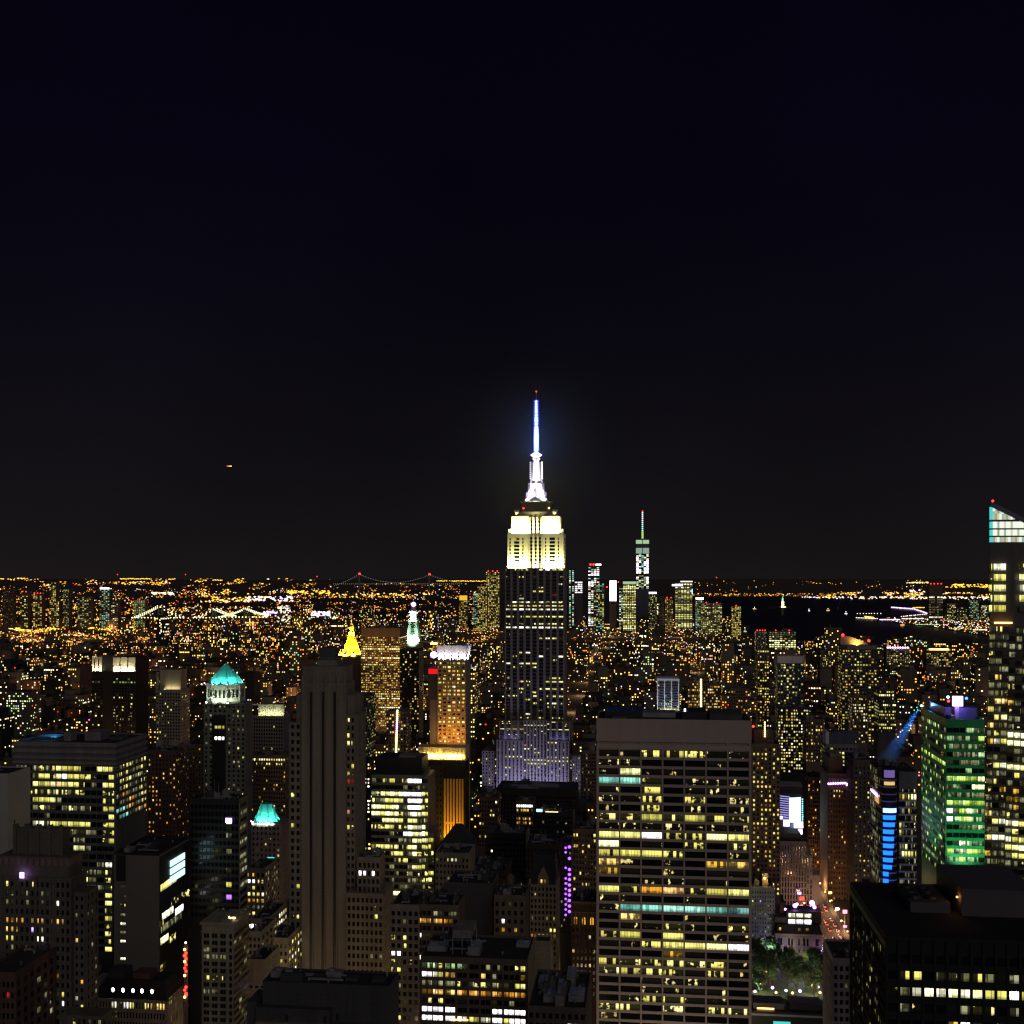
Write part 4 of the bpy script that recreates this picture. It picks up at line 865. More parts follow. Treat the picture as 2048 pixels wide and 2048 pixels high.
# copper green pyramids
def pyramid_tower(label, mark, x0, x1, yt, D, d, yb, pts, drum, wall, colsn, side, pw, seed, flh=3.6):
    b = Bld('pyramid_roofed_tower', label, x0, x1, D, d, 'office tower', ybot=yb, mark=mark, side=side)
    z = b.Z(yt); b.m('wall').box(0, b.w, 0, d, 0, z, wall)
    zb_ = b.Z(yb + 20); n = int((z - 1.5 - zb_) / flh)
    b.facade('F', 0, 0, b.w, z - 1.5 - n * flh, z - 1.5, colsn, n, None, '..........hs.hds', .45, .5, .4, wall)
    b.facade('R', b.w, 0, d, z - 1.5 - n * flh, z - 1.5, colsn, n, None, '........hs', .45, .5, .4, wall)
    cyy = d / 2; xa, xb_, za = b.X(drum[0], cyy), b.X(drum[1], cyy), b.Z(drum[2], 0, cyy)
    mx_ = (xa + xb_) / 2; hr_ = (xb_ - xa) / 2; o8 = R(22.5)
    Dm = b.m('lantern_storey'); Dm.lathe(mx_, cyy, [(hr_ * .96, z), (hr_ * .96, za)], 8, VERD, rot=o8)
    Dm.lathe(mx_, cyy, [(hr_ * 1.04, za), (hr_ * 1.04, za + .9)], 8, VERD, rot=o8); Dm.lathe(mx_, cyy, [(hr_ * 1.06, z - .8), (hr_ * 1.06, z)], 8, VERD, rot=o8)
    hz = za - z
    for i in range(8):
        a0 = o8 + i * math.pi / 4; A_ = Vector((mx_ + hr_ * .97 * math.cos(a0), cyy + hr_ * .97 * math.sin(a0), 0)); B_ = Vector((mx_ + hr_ * .97 * math.cos(a0 + math.pi / 4), cyy + hr_ * .97 * math.sin(a0 + math.pi / 4), 0))
        Dm.lathe(A_.x, A_.y, [(hz * .05, z), (hz * .045, za)], 8, VERD)
        for f in (.2, .5, .8):
            p = A_.lerp(B_, f - .075); q_ = A_.lerp(B_, f + .075); nrm = Vector((p.y - q_.y, q_.x - p.x, 0)).normalized() * -.08
            Op = b.m('arched_opening#%d_%.1f' % (i, f)); top = [(p.lerp(q_, .5 - .5 * math.cos(math.pi * k / 6)) + nrm + Vector((0, 0, z + hz * .68 + hz * .08 * math.sin(math.pi * k / 6)))) for k in range(7)]
            Op.face([p + nrm + Vector((0, 0, z + hz * .30)), q_ + nrm + Vector((0, 0, z + hz * .30))] + top[::-1], BLACK)
    Pm = b.m('pyramid_roof'); prof = []
    for px0, px1, py in pts: prof.append(((b.X(px1, cyy) - b.X(px0, cyy)) / 2, b.Z(py, 0, cyy)))
    prof[0] = (prof[0][0], za + .9)
    Pm.lathe(mx_, cyy, prof, 8, TEAL, rot=o8)
    for k in range(8):
        a0 = o8 + k * math.pi / 4
        for (r0, z0_), (r1, z1_) in zip(prof, prof[1:]): Pm.bar((mx_ + r0 * math.cos(a0), cyy + r0 * math.sin(a0), z0_), (mx_ + r1 * math.cos(a0), cyy + r1 * math.sin(a0), z1_), .16, TEAL, 4)
    m_ = mx_; h = hr_
    for k in (-.75, -.25, .25, .75):
        b.light('SPOT', (m_ + k * h * .9, cyy - h * (1.12 - .25 * abs(k)), za + 1.3), (m_ + k * h * .4, cyy, za + 10), pw * 1.5, (.75, 1, .98), .25, spot=70)
        b.light('SPOT', (m_ + h * (1.12 - .25 * abs(k)), cyy + k * h * .9, za + 1.3), (m_, cyy + k * h * .4, za + 10), pw * .5, (.75, 1, .98), .25, spot=95)
        b.light('SPOT', (m_ + k * h * 1.0, cyy - h * (1.35 - .25 * abs(k)), z + .3), (m_ + k * h * .8, cyy, za + 2), pw * .9, (.85, 1, .72), .25, spot=100)
    b.m('lamp#1').orb((m_ - h * 1.04, cyy - h * .4, za + 1.3), .5, LAMPV); b.m('lamp#2').orb((m_ - h * .7, cyy - h * 1.0, z + .5), .7, LAMPW); b.m('lamp#3').orb((m_ + h * .5, cyy - h * 1.1, z + .5), .6, LAMPW); b.m('lamp#4').orb((m_ - h * .3, cyy - h * 1.12, za + 1.3), .4, LAMPW); b.m('lamp#5').orb((m_ + h * .45, cyy - h * 1.05, za + 1.3), .4, LAMPW)
    return b
PG = wallmat('grey_green_stone', (.15, .15, .125))
b = pyramid_tower('stone tower topped by a bright teal pyramid roof and floodlit colonnade', 'the large teal pyramid', 408, 491, 1404, 900, 15, 1600,
              [(424, 490, 1362), (434, 481, 1352), (456, 465, 1330), (459.5, 461.5, 1326)], (416, 488, 1368), PG, 9, 12, 4600, 1)
b.m('wall').box(-.6, b.w + .6, -.6, 15.6, b.Z(1411), b.Z(1408), PG)
for py_, c in ((1454, 'y'), (1476, 'W')):
    zz = b.Z(py_)
    for k in range(3): xx = b.X(430 + k * 7); b.win.append((c, [(xx, -.5, zz - 1.2), (xx + 2, -.5, zz - 1.2), (xx + 2, -.5, zz + 1.2), (xx, -.5, zz + 1.2)], 2, 2.4))
b.m('wall').box(b.X(424), b.X(452), -.45, -.41, b.Z(1600), b.Z(1430), BLACK)
b.finish()
b = pyramid_tower('smaller grey tower under a cut-off teal pyramid roof', 'the small teal pyramid', 503, 561, 1646, 770, 17, 1850,
              [(516, 567, 1640), (523, 557, 1624), (528, 550, 1606)], (507, 560, 1644), PURP, 7, 17, 2800, 2)
b.m('teal_sign').box(b.X(535), b.X(549), -1, -.42, b.Z(1717), b.Z(1713), glowmat('teal_sign', (.1, .8, .9), 1.2))
b.light('SPOT', (b.w + 4, 10, b.Z(1860)), (b.w, 10, b.Z(1760)), 9000, (1, .75, .35), .5, spot=70)
b.finish()

# small buildings between the black block and the striped tower
simple('loft_building', 'tan building with white and orange windows beside the small teal pyramid', 494, 530, 1738, 700, 24, TAN, 4, 3.9, 'dd.s', wr=.55, hr=.55, scols=6, yb=1900, spx=14, n=2, pat=['da..', 'WWdd', 'dd..', 'yydw', 'ooaa', 'hhhh', 'yyd.', '....', 'WWWy', 'dddW', '...y', '...W'], rel=.3, smix='.hh.')
simple('bright_lit_building', 'low corner building with white glowing windows down its long side', 500, 536, 1840, 655, 34, TAN, 4, 4.0, 'dw', wr=.6, hr=.6, scols=9, yb=1925, spx=20, n=2, pat=['WWwy', 'wddw', '...W', '...W'], smix='wdydWs', rel=.3)
simple('terrace_building', 'pale low building whose roof terrace glows cream', 532, 576, 1878, 620, 26, PL, 5, 4.0, '.sd', wr=.5, hr=.5, scols=5, yb=1950, spx=6, n=1, rel=.3, smix='yw.d', done=True)
simple('pale_annex', 'plain cream annex with a dark sunken roof court beside the pale corner building', 496, 531, 1922, 520, 20, PL, 3, 20, '.', pat=['...'], hr=.05, side='R', scols=7, yb=2000, spx=14, n=1, rel=.2, smix='....')
simple('pale_annex', 'striped grey annex behind the pale corner building', 497, 522, 1866, 600, 26, LIME, 3, 3.4, '...', side='R', scols=4, yb=1930, spx=12, n=1, rel=.3, smix='.h')
simple('brick_apartment_building', 'dark red apartment tower dotted with orange windows beside the yellow strip-window block', 296, 352, 1503, 880, 24, RED, 8, 3.4, '......oas', wr=.4, hr=.45, side='R', yb=1700, spx=8, n=2, rel=.3, tank=1)
simple('brick_apartment_building', 'slim dark brick building with amber dots behind the black block', 356, 408, 1490, 930, 24, BRICK, 9, 3.4, '.......ads', wr=.4, hr=.45, side='R', yb=1620, spx=4, n=2, rel=.3, tiny=True)
simple('office_building', 'dark building with one bright row of amber windows under its roof', 502, 571, 1511, 960, 26, BRICK, 14, 3.5, '........sa', wr=.55, hr=.5, side='R', yb=1620, spx=6, n=2, rel=.3, pat=['aYaYYYYYaaYYYa', '..ddddydd.ydd.'], tiny=True)

# ------------------------------------------------------------------ twin crown tower, floodlit terraces, gold pyramid, clock tower (farther off)
b = Bld('twin_crown_tower', 'dark tower with two groups of cream floodlit panels at its top', 183, 271, 1500, 40, 'office tower', ybot=1480, mark='the twin-panel tower', side=8)
z = b.Z(1316); b.m('wall').box(0, b.w, .8, 40, 0, z, BB); b.m('wall').box(b.X(205), b.X(225), 0, .79, 0, z + 4, BB)
Pn = b.m('crown_panel'); zz0, zz1 = b.Z(1342), b.Z(1314)
CRM = wallmat('cream_panel', (.6, .55, .42), .8, .1)
for pa, pb in ((184, 188), (190, 196), (198, 204), (226, 239), (241.5, 254), (256.5, 270)):
    Pn.box(b.X(pa), b.X(pb), .1, .79, zz0, zz1, CRM)
for pa, pb in ((184, 204), (226, 270)):
    b.m('ledge').box(b.X(pa), b.X(pb), -2.4, .09, zz0 - 1.2, zz0 - .5, BB)
    b.light('AREA', ((b.X(pa) + b.X(pb)) / 2, -2.0, zz0 + .1), ((b.X(pa) + b.X(pb)) / 2, .8, zz0 + 7), 240 * (pb - pa), (1, .92, .55), (pb - pa) * .6, .8)
b.facade('F', .8, 0, b.X(205), b.Z(1490), b.Z(1355), 4, 22, ['....', 'hgh.', '....', '....', '....', '.s..', 'sdd.', 'dd.d', '...h'], '..sd', .6, .5, .3, BB)
b.facade('F', .8, b.X(225), b.w, b.Z(1490), b.Z(1355), 8, 22, ['.g...h..', 'gggggggg', '........', '.....s..', '........', '.d....s.', 's.dd..d.', '........', '......y.', 'dd.y..s.'], '...dhs', .6, .5, .3, BB)
b.roofkit(0, b.w, .8, 40, z, 3, 4, 1, BB); b.finish(tiny=True)
b = simple('office_building', 'squat building with a cream floodlit top wall', 312, 361, 1382, 1300, 26, TAN, 9, 3.6, '.......ds', side='R', yb=1460, n=2, rel=.3, tiny=True, done=False, mark='the cream-topped building')
b.m('floodlit_block').box(b.w * .1, b.w * .95, 4, 22, b.z + .02, b.Z(1340), PL); b.light('AREA', (b.w * .6, 1.5, b.z + 1.6), (b.w * .6, 5, b.z + 18), 1500, (1, .85, .5), b.w * .6, 1)
b.m('side_fin').box(0, 1.2, .5, 6, b.z, b.Z(1345), PL); b.finish(tiny=True)
b = simple('colonnaded_building', 'low building with a glowing greenish-cream colonnade round its roof terrace', 497, 566, 1432, 1150, 24, LIME, 14, 3.6, '........s', side='R', yb=1500, n=0, rel=.3, tiny=True, done=False, mark='the glowing colonnade')
Cl = b.m('colonnade')
for i in range(13): Cl.box(b.w * (.28 + i * .058), b.w * (.28 + i * .058) + .6, 1.6, 2.2, b.z, b.Z(1412), WHITE)
Cl.box(b.w * .27, b.w, 1.5, 4, b.Z(1412), b.Z(1409), WHITE); Cl.box(b.w * .27, b.w, 4, 5, b.z, b.Z(1412), WHITE); Cl.box(0, b.w * .26, 3, 5, b.Z(1411), b.Z(1408.5), WHITE)
b.light('AREA', (b.w * .64, -1, b.z + 1), (b.w * .64, 3, b.z + 7), 2600, (.95, 1, .5), b.w * .7, .8); b.finish(tiny=True)

b = Bld('gilded_pyramid_tower', 'tower with a tall blazing gold pyramid spire', 684, 724, 2100, 36, 'office tower', ybot=1330, mark='the gold pyramid')
z = b.Z(1312); b.m('wall').box(0, b.w, 0, 36, 0, z, DGREY)
m_ = b.X(703, 18); k = 1 / FP * 2118
Py = b.m('pyramid_roof')
Py.lathe(m_, 18, [(21 * k, z), (21 * k, b.Z(1306)), (17.5 * k, b.Z(1303))], 8, GOLDLEAF, rot=R(16))
Py.lathe(m_, 18, [(17.3 * k, b.Z(1303)), (5.2 * k, b.Z(1267))], 8, GOLDLEAF, rot=R(16))
Ln = b.m('lantern'); Ln.lathe(m_, 18, [(5.8 * k, b.Z(1267)), (5.8 * k, b.Z(1264)), (4.4 * k, b.Z(1263)), (4.4 * k, b.Z(1254)), (3.2 * k, b.Z(1253)), (.5 * k, b.Z(1243))], 8, GOLDLEAF, rot=R(16))
for i in range(8):
    a = R(16) + i * math.pi / 4
    c, s_ = math.cos(a), math.sin(a)
    Pn = b.m('pinnacle#%d' % i); Pn.lathe(m_ + c * 21 * k, 18 + s_ * 21 * k, [(2.0, z), (1.8, b.Z(1305)), (.2, b.Z(1300))], 6, GOLDLEAF)
for i in range(4):
    a = -math.pi * (.1 + .8 * i / 3); c, s_ = math.cos(a), math.sin(a)
    b.light('SPOT', (m_ + c * 36 * k, 18 + s_ * 36 * k, z - 4), (m_ + c * 6, 18 + s_ * 6, b.Z(1283)), 480000, (1, .78, .10), .6, spot=80)
    b.light('SPOT', (m_ + c * 15 * k, 18 + s_ * 15 * k, b.Z(1275)), (m_, 18, b.Z(1258)), 60000, (1, .85, .3), .3, spot=70)
    b.m('lamp#%d' % i).orb((m_ + c * 25 * k, 18 + s_ * 25 * k, z + 2), 1.5, LAMPY if i else LAMPV)
b.m('lamp#z').orb((b.X(729), 4, b.Z(1309)), 3.0, LAMPV); b.finish(tiny=True)

b = Bld('clock_tower', 'slender campanile tower with a green-lit pyramid roof and violet-white lantern', 813, 842, 2250, 26, 'tower', ybot=1300, mark='the campanile tower')
z = b.Z(1287); b.m('wall').box(0, b.w, 0, 26, 0, z, LIME); m_ = b.X(827, 13); k = 2263 / FP
def sq(h, zz): return [(m_ - h, 13 - h, zz), (m_ + h, 13 - h, zz), (m_ + h, 13 + h, zz), (m_ - h, 13 + h, zz)]
GL = wallmat('verdigris_stone', (.45, .58, .45))
b.m('loggia').loft([sq(14 * k, z), sq(14 * k, b.Z(1277)), sq(13 * k, b.Z(1276))], WHITE)
b.m('pyramid_roof').loft([sq(13 * k, b.Z(1276)), sq(7.6 * k, b.Z(1243))], GL)
for j, (w_, zz) in enumerate(((4, 1267), (3.2, 1258), (2.6, 1250))):
    zz_ = b.Z(zz); h = (7.6 + (1276 - (zz - 1)) / 33.0 * 0) * k
    b.m('roof_dormer#%d' % j).box(m_ - w_, m_ + w_, 13 - (7.6 + (zz - 1243) / 33 * 5.4) * k - 1.2, 13, zz_ - 3, zz_ + 3, DGREY)
b.m('lantern').loft([sq(7.6 * k, b.Z(1243)), sq(7.4 * k, b.Z(1240)), sq(6 * k, b.Z(1239)), sq(5.6 * k, b.Z(1227)), sq(7.6 * k, b.Z(1225)), sq(7.2 * k, b.Z(1222)), sq(4 * k, b.Z(1220)), sq(3.4 * k, b.Z(1214))], WHITE)
b.m('lantern_lamp').orb((m_, 13, b.Z(1209)), 5.0 * k, glowmat('lantern_violet', (.85, .5, 1), 3), 10)
for a in (-1, 1):
    b.light('SPOT', (m_ + a * 17 * k, -12 , b.Z(1284)), (m_ + a * 5, 8, b.Z(1262)), 100000, (.55, 1, .70), .6, spot=80)
    b.light('SPOT', (m_ + a * 9 * k, 13 - 16 * k, b.Z(1246)), (m_, 13, b.Z(1228)), 150000, (.85, .7, 1), .4, spot=70)
b.light('SPOT', (m_, -12, b.Z(1289)), (m_, 2, b.Z(1281)), 60000, (.6, 1, .8), .5, spot=110)
for px_ in (801, 806, 812, 817): b.m('red_lamp#%d' % px_).orb((b.X(px_), 1, b.Z(1271 if px_ < 814 else 1283)), 1.9, LAMPR)
b.finish(tiny=True)

b = simple('office_building', 'bulky office block washed in amber light behind the gold pyramid', 722, 800, 1257, 2000, 60, wallmat('amber_washed_stone', (.20, .14, .08)), 18, 3.9, '...aadas', side='R', yb=1440, n=3, rel=.3, rowmix='....aYyd', tiny=True, done=False, wr=.75, hr=.5, mark='the amber office block', top=14)  # amber light also put into the stone colour
for u in (.25, .75): b.light('SPOT', (b.w * u, -45, b.Z(1330)), (b.w * u, 0, b.Z(1275)), 30000, (1, .45, .08), 1, spot=110)
b.finish(tiny=True)
simple('residential_tower', 'dark slab tower with a tan edge before the campanile tower', 800, 838, 1300, 1600, 30, BB, 8, 3.4, '..........ads', side='R', yb=1480, n=2, rel=.2, tiny=True, swall=TAN, smix='.....')
b = simple('residential_tower', 'brown tower with a glittering vertical string of lights down the middle', 772, 812, 1424, 1150, 24, BRICK, 7, 3.4, '...ads', side='R', yb=1545, n=2, rel=.3, tiny=True, done=False, mark='the light-string tower')
for i in range(26): b.m('string_lamp#%d' % i).orb((b.X(795 - i * .12), -.8, b.Z(1421 + i * 3.9)), .95, LAMPV if i in (6, 7, 8, 9, 10) else LAMPY, 6)
b.finish(tiny=True)
simple('office_building', 'grey-green block with white roof-edge lights behind the striped tower', 668, 735, 1392, 1350, 40, DGREY, 16, 3.6, '.....dds', side='R', yb=1520, n=3, rel=.2, tiny=True, rowmix='....ddh')

# ------------------------------------------------------------------ middle ground before the tallest skyscraper
simple('dark_block', 'plain black block in front of the foot of the floodlit skyscraper', 993, 1152, 1578, 1080, 40, BB, 24, 3.7, '.....................s', side='R', yb=1640, n=5, rel=.2, tiny=True, top=5)
simple('small_office', 'small block with a white lit top floor and orange windows below it', 1033, 1066, 1604, 980, 20, NB, 8, 3.6, '.aa.', pat=['WWWWWWWW', 'a.aaaa.a', '........', 'ao.aaaa.', 'aa.ao.aa', '.a.oaa..', '........'], side=None, yb=1660, n=1, rel=.2, wr=.7, hr=.6, tiny=True)
b = simple('glass_block', 'dark glass block with a blue-white rooftop sign and dotted lights', 1067, 1146, 1626, 930, 24, BLACK, 14, 3.8, '...........hs', side=None, yb=1690, n=3, rel=.15, tiny=True, pat=['..............'], done=False)
b.m('rooftop_sign').box(b.w * .07, b.w * .22, 1, 1.4, b.z + .6, b.z + 3.0, glowmat('sign_blue_white', (.4, .75, 1), 2.2)); b.m('terrace_lamp').box(b.w * .3, b.w * .62, 1, 1.3, b.z + .5, b.z + 1.1, LAMPY); b.finish(tiny=True)
simple('brick_building', 'brown brick building under a bright white roof lamp', 958, 995, 1596, 960, 22, RED, 7, 3.6, '....ay', side='R', yb=1680, n=2, rel=.2, tiny=True, pat=['......w', '.......', '....dd.', 'd...dy.', '.......'])
b = simple('black_block', 'black mid-rise with a grey side strip and one square yellow window', 985, 1052, 1668, 800, 26, BLACK, 10, 3.8, '...............s', side='R', yb=1760, n=4, rel=.15, pat=['..........', '..........', '..........', '..........', '..........', '...W......', '..........'], swall=LIME, smix='....')
simple('dark_block', 'unlit black mid-rise before the violet light column', 1054, 1118, 1690, 760, 26, BB, 10, 3.7, '..............s', side=None, yb=1760, n=4, rel=.2)
simple('dark_block', 'dark stepped mid-rise with a lit roof edge in the middle', 936, 1012, 1742, 720, 30, wallmat('near_black_render', (.03, .03, .032)), 11, 3.7, '...........hs', side='R', yb=1800, n=6, rel=.2)
simple('brick_building', 'dark brick block dotted with small amber windows beyond the arcaded brick building', 1146, 1192, 1660, 760, 24, BRICK, 8, 3.6, '.....ads', side=None, yb=1800, n=3, rel=.3, tank=1)
simple('brown_block', 'brown block of even small windows beside the foot of the floodlit skyscraper', 1163, 1196, 1503, 1180, 26, BRICK, 8, 3.6, '........h', side=None, yb=1600, n=2, rel=.3, tiny=True)

# ------------------------------------------------------------------ behind and beside the seven-bay slab
b = Bld('pillared_office', 'office block with four tall white pillars and a white roof frame', 1314, 1358, 1250, 26, 'office building', ybot=1432, mark='the white-pillared block', side=-26)
z = b.Z(1357); b.m('wall').box(0, b.w, .8, 26, 0, z - 1, BLUEW)
WPL = wallmat('white_painted_pillar', (.75, .75, .74), .7, .05)
for i in range(4): b.m('pillar#%d' % i).box(b.w * i / 3 * .955, b.w * i / 3 * .955 + b.w * .05, -.2, .79, 0, z - 2.2, WPL)
b.m('roof_frame').box(-.3, b.w + .3, -.3, 26, z - 2.2, z, WPL); b.m('roof_frame').box(-.3, 1, .8, 27, 0, z - 2.21, DGREY)
b.facade('F', .8, .5, b.w - .4, b.Z(1432), z - 3, 9, 13, ['.........', 'd........', '.........', 'h........', '.s.......', '...h..h..', '.........', '.....g...', 'gg.ggg.dd', '..g.hyd.d', '.yyyyyyyy', '..yyyddyy'], '..d', .85, .45, 0, None)
b.light('SPOT', (b.w * .5, -30, b.Z(1440)), (b.w * .5, 0, b.Z(1385)), 36000, (.9, .95, 1), 1, spot=80)
b.finish(tiny=True)
b = simple('residential_tower', 'amber-windowed tower with a vertical string of yellow lamps along its corner', 1376, 1405, 1363, 1300, 22, BRICK, 7, 3.3, '...aas', side='R', yb=1432, n=1, rel=.2, tiny=True, done=False, rowmix='..ya.')
for i in range(17): b.m('string_lamp#%d' % i).orb((b.X(1402), -.8, b.Z(1359 + i * 4.4)), 1.0, LAMPY, 6)
b.finish(tiny=True)
simple('residential_tower', 'red brick residential tower with pink and white windows behind the seven-bay slab', 1407, 1440, 1368, 1320, 24, RED, 8, 3.3, '..oadw', side='R', yb=1432, n=2, rel=.2, tiny=True)
simple('residential_tower', 'dark tower with a few amber windows close behind the seven-bay slab', 1462, 1500, 1378, 1300, 24, BRICK, 8, 3.4, '.....aos', side='L', yb=1432, n=2, rel=.2, tiny=True)
b = simple('residential_tower', 'amber-windowed brick tower rising right beside the seven-bay slab', 1504, 1560, 1490, 820, 24, BRICK, 7, 3.3, '..aady.s', side='L', yb=1770, n=3, rel=.3, wr=.45, hr=.5, done=False, tank=1)
b.m('wall').box(b.w * .1, b.w * .8, 5, 20, b.z, b.Z(1462), RED); b.m('beacon').orb((b.w * .05, 1, b.Z(1453)), .9, LAMPR)
for i in range(8): b.m('string_lamp#%d' % i).orb((b.X(1531), 4.5, b.Z(1446 + i * 4)), .55, LAMPY, 6)
b.finish()

# dense towers right of centre
b = simple('residential_tower', 'blue-grey glass tower with a pale blank top and scattered white windows', 1555, 1607, 1313, 1500, 30, BLUEW, 9, 3.6, '....ydsh', side='L', yb=1480, n=1, rel=.2, tiny=True, top=9, done=False, mark='the pale-topped glass tower')
b.m('crown').box(-.2, b.w + .2, -.5, 30.2, b.Z(1326), b.z + .6, WHITE); b.finish(tiny=True)
simple('residential_tower', 'wide dark tower crowded with amber and white windows beside the pale-topped glass tower', 1556, 1622, 1415, 1250, 28, BLACK, 13, 3.3, '..aydwsa', side='L', yb=1530, n=3, rel=.2, tiny=True)
simple('residential_tower', 'thin dark tower banded with short amber rows left of the pale-topped glass tower', 1515, 1538, 1298, 1560, 24, BRICK, 5, 3.6, '...ads', side='L', yb=1470, n=2, rel=.2, tiny=True, rowmix='...y', )
b = simple('residential_tower', 'tall tower with a curved golden-lit roof screen and red beacons', 1684, 1754, 1291, 1400, 30, DGREY, 12, 3.4, '...adysa', side='L', yb=1500, n=1, rel=.2, tiny=True, done=False, mark='the curved-crown tower')
Cr = b.m('curved_crown'); pr = []
for i in range(11):
    u = i / 10; pr.append((b.w * (-.02 + .78 * u), b.Z(1272 + 16 * u * u)))
for (xa, za), (xc, zc) in zip(pr, pr[1:]):
    Cr.hexa([(xa, 4, b.z), (xc, 4, b.z), (xc, 6, b.z), (xa, 6, b.z), (xa, 4, za), (xc, 4, zc), (xc, 6, zc), (xa, 6, za)], wallmat('tan_screen', (.45, .36, .25)))
b.light('SPOT', (b.w * .42, -2, b.z + 1), (b.w * .42, 5, b.z + 3.5), 12000, (1, .6, .12), .6, spot=130)
b.m('beacon#1').orb((b.X(1686), 1, b.Z(1270)), 1.7, LAMPR); b.m('beacon#2').orb((b.X(1738), 1, b.Z(1281)), 1.7, LAMPR)
b.m('wall').box(b.X(1694), b.X(1752), -1, -.41, b.Z(1298), b.z + .3, PURP); b.finish(tiny=True)
simple('office_building', 'mid-rise with bright yellow strip floors beside the curved-crown tower', 1758, 1792, 1378, 1300, 26, DGREY, 9, 3.7, '....ds', side='L', yb=1450, n=2, rel=.2, tiny=True, rowmix='..yYd')
simple('residential_tower', 'slender dark tower with pink-white windows in front of the curved-crown tower', 1704, 1735, 1392, 1240, 22, BRICK, 7, 3.3, '...awsd', side='L', yb=1470, n=2, rel=.2, tiny=True)
b = simple('office_building', 'pale-topped office block with a blue-lit penthouse and yellow floors', 1652, 1713, 1490, 1000, 26, GREY, 8, 3.6, '..yyd', side='L', yb=1545, n=1, rel=.3, tiny=True, done=False, pat=['.y.....', '.yyyyd..', '.yyyyy..', '..ydyyy.', '..YYYYYY', '..yy....'])
b.m('penthouse').box(b.w * .12, b.w, 4, 22, b.z + .02, b.Z(1466), BLUEW); b.m('penthouse').box(0, b.w * .11, 2, 20, b.z + .02, b.Z(1464), WHITE); b.finish(tiny=True)
simple('office_building', 'dark apartment slab with scattered warm windows beyond the pale-topped office block', 1612, 1650, 1440, 1150, 26, BRICK, 8, 3.4, '...adss', side='L', yb=1510, n=2, rel=.2, tiny=True)

# ------------------------------------------------------------------ right side
b = Bld('screen_building', 'curved-front building covered by a glaring cyan-white video screen', 1558, 1606, 1000, 24, 'building', ybot=1668, mark='the cyan screen building')
z = b.Z(1588); n = 14; Wb = b.m('wall')
arc = [(b.w * i / n, 5 - 5 * math.sin(math.pi * i / n)) for i in range(n + 1)]
def arcwall(M, i0, i1, za, zb_, off, mat):
    for i in range(i0, i1):
        (xa, ya), (xc, yc) = arc[i], arc[i + 1]
        M.hexa([(xa, ya - off, za), (xc, yc - off, za), (xc, yc + 1, za), (xa, ya + 1, za), (xa, ya - off, zb_), (xc, yc - off, zb_), (xc, yc + 1, zb_), (xa, ya + 1, zb_)], mat)
arcwall(Wb, 0, n, 0, z, 0, BLUEW); Wb.box(0, b.w, 5.5, 24, 0, b.Z(1574), BLACK)
b.m('roof_rim').box(-.3, b.w + .3, 5, 24.3, b.Z(1574), b.Z(1572), METAL)
M1 = b.m('video_screen'); arcwall(M1, 6, 13, b.Z(1644), b.Z(1595), .3, glowmat('screen_ice', (.62, .92, 1), 2.4))
for j in range(11):
    arcwall(b.m('light_strip#%d' % j), 0, 6, b.Z(1640 - j * 4.6), b.Z(1638.4 - j * 4.6), .3, glowmat('strip_lilac', (.45, .42, 1), 1.0))
    b.m('edge_lamp#%d' % j).orb((b.w - .3, 1.2, b.Z(1642 - j * 4.4)), .6, glowmat('edge_cyan', (.2, .8, 1), 3), 6)
for i, (px_, py_, w_, h_) in enumerate(((1561, 1634, 7, 6), (1573, 1645, 12, 12), (1597, 1648, 18, 12), (1599, 1663, 11, 13))):
    b.m('sign_lamp#%d' % i).box(b.X(px_ - w_ / 2, -2), b.X(px_ + w_ / 2, -2), -2.3, -1.9, b.Z(py_ + h_ / 2), b.Z(py_ - h_ / 2), glowmat('sign_lilac_white', (.95, .8, 1), 3.2))
b.light('POINT', (b.w * .6, -8, b.Z(1655)), (0, 0, 0), 900, (.6, .8, 1), 2)
b.finish()
b = Bld('grey_tower', 'grey stone tower with dark vertical window strips and a stepped right shoulder', 1540, 1613, 920, 26, 'office tower', ybot=1830, mark='the grey strip tower', side=-6)
GT = wallmat('blue_grey_stone', (.17, .17, .19)); z = b.Z(1683); b.m('wall').box(0, b.w, 0, 26, 0, z, GT)
b.m('penthouse').box(b.w * .16, b.w * .86, 4, 24, z, b.Z(1668), BLACK)
b.m('wall').box(b.w + .01, b.X(1625, 2), 2, 25, 0, b.Z(1710), GT); b.m('wall').box(b.X(1625, 2) + .01, b.X(1637, 4), 4, 24, 0, b.Z(1750), GT)
b.facade('F', 0, 0, b.w, b.Z(1835), b.Z(1690), 13, 12, ['.............', '...........s.', '...........d.'], '.', .5, .8, .5, GT)
b.facade('F', 2, b.w + .1, b.X(1625, 2), b.Z(1810), b.Z(1714), 2, 9, None, '.....h', .5, .8, .4, GT)
b.roofkit(0, b.w, 0, 26, z, 1, 2, .6, GT); b.finish()

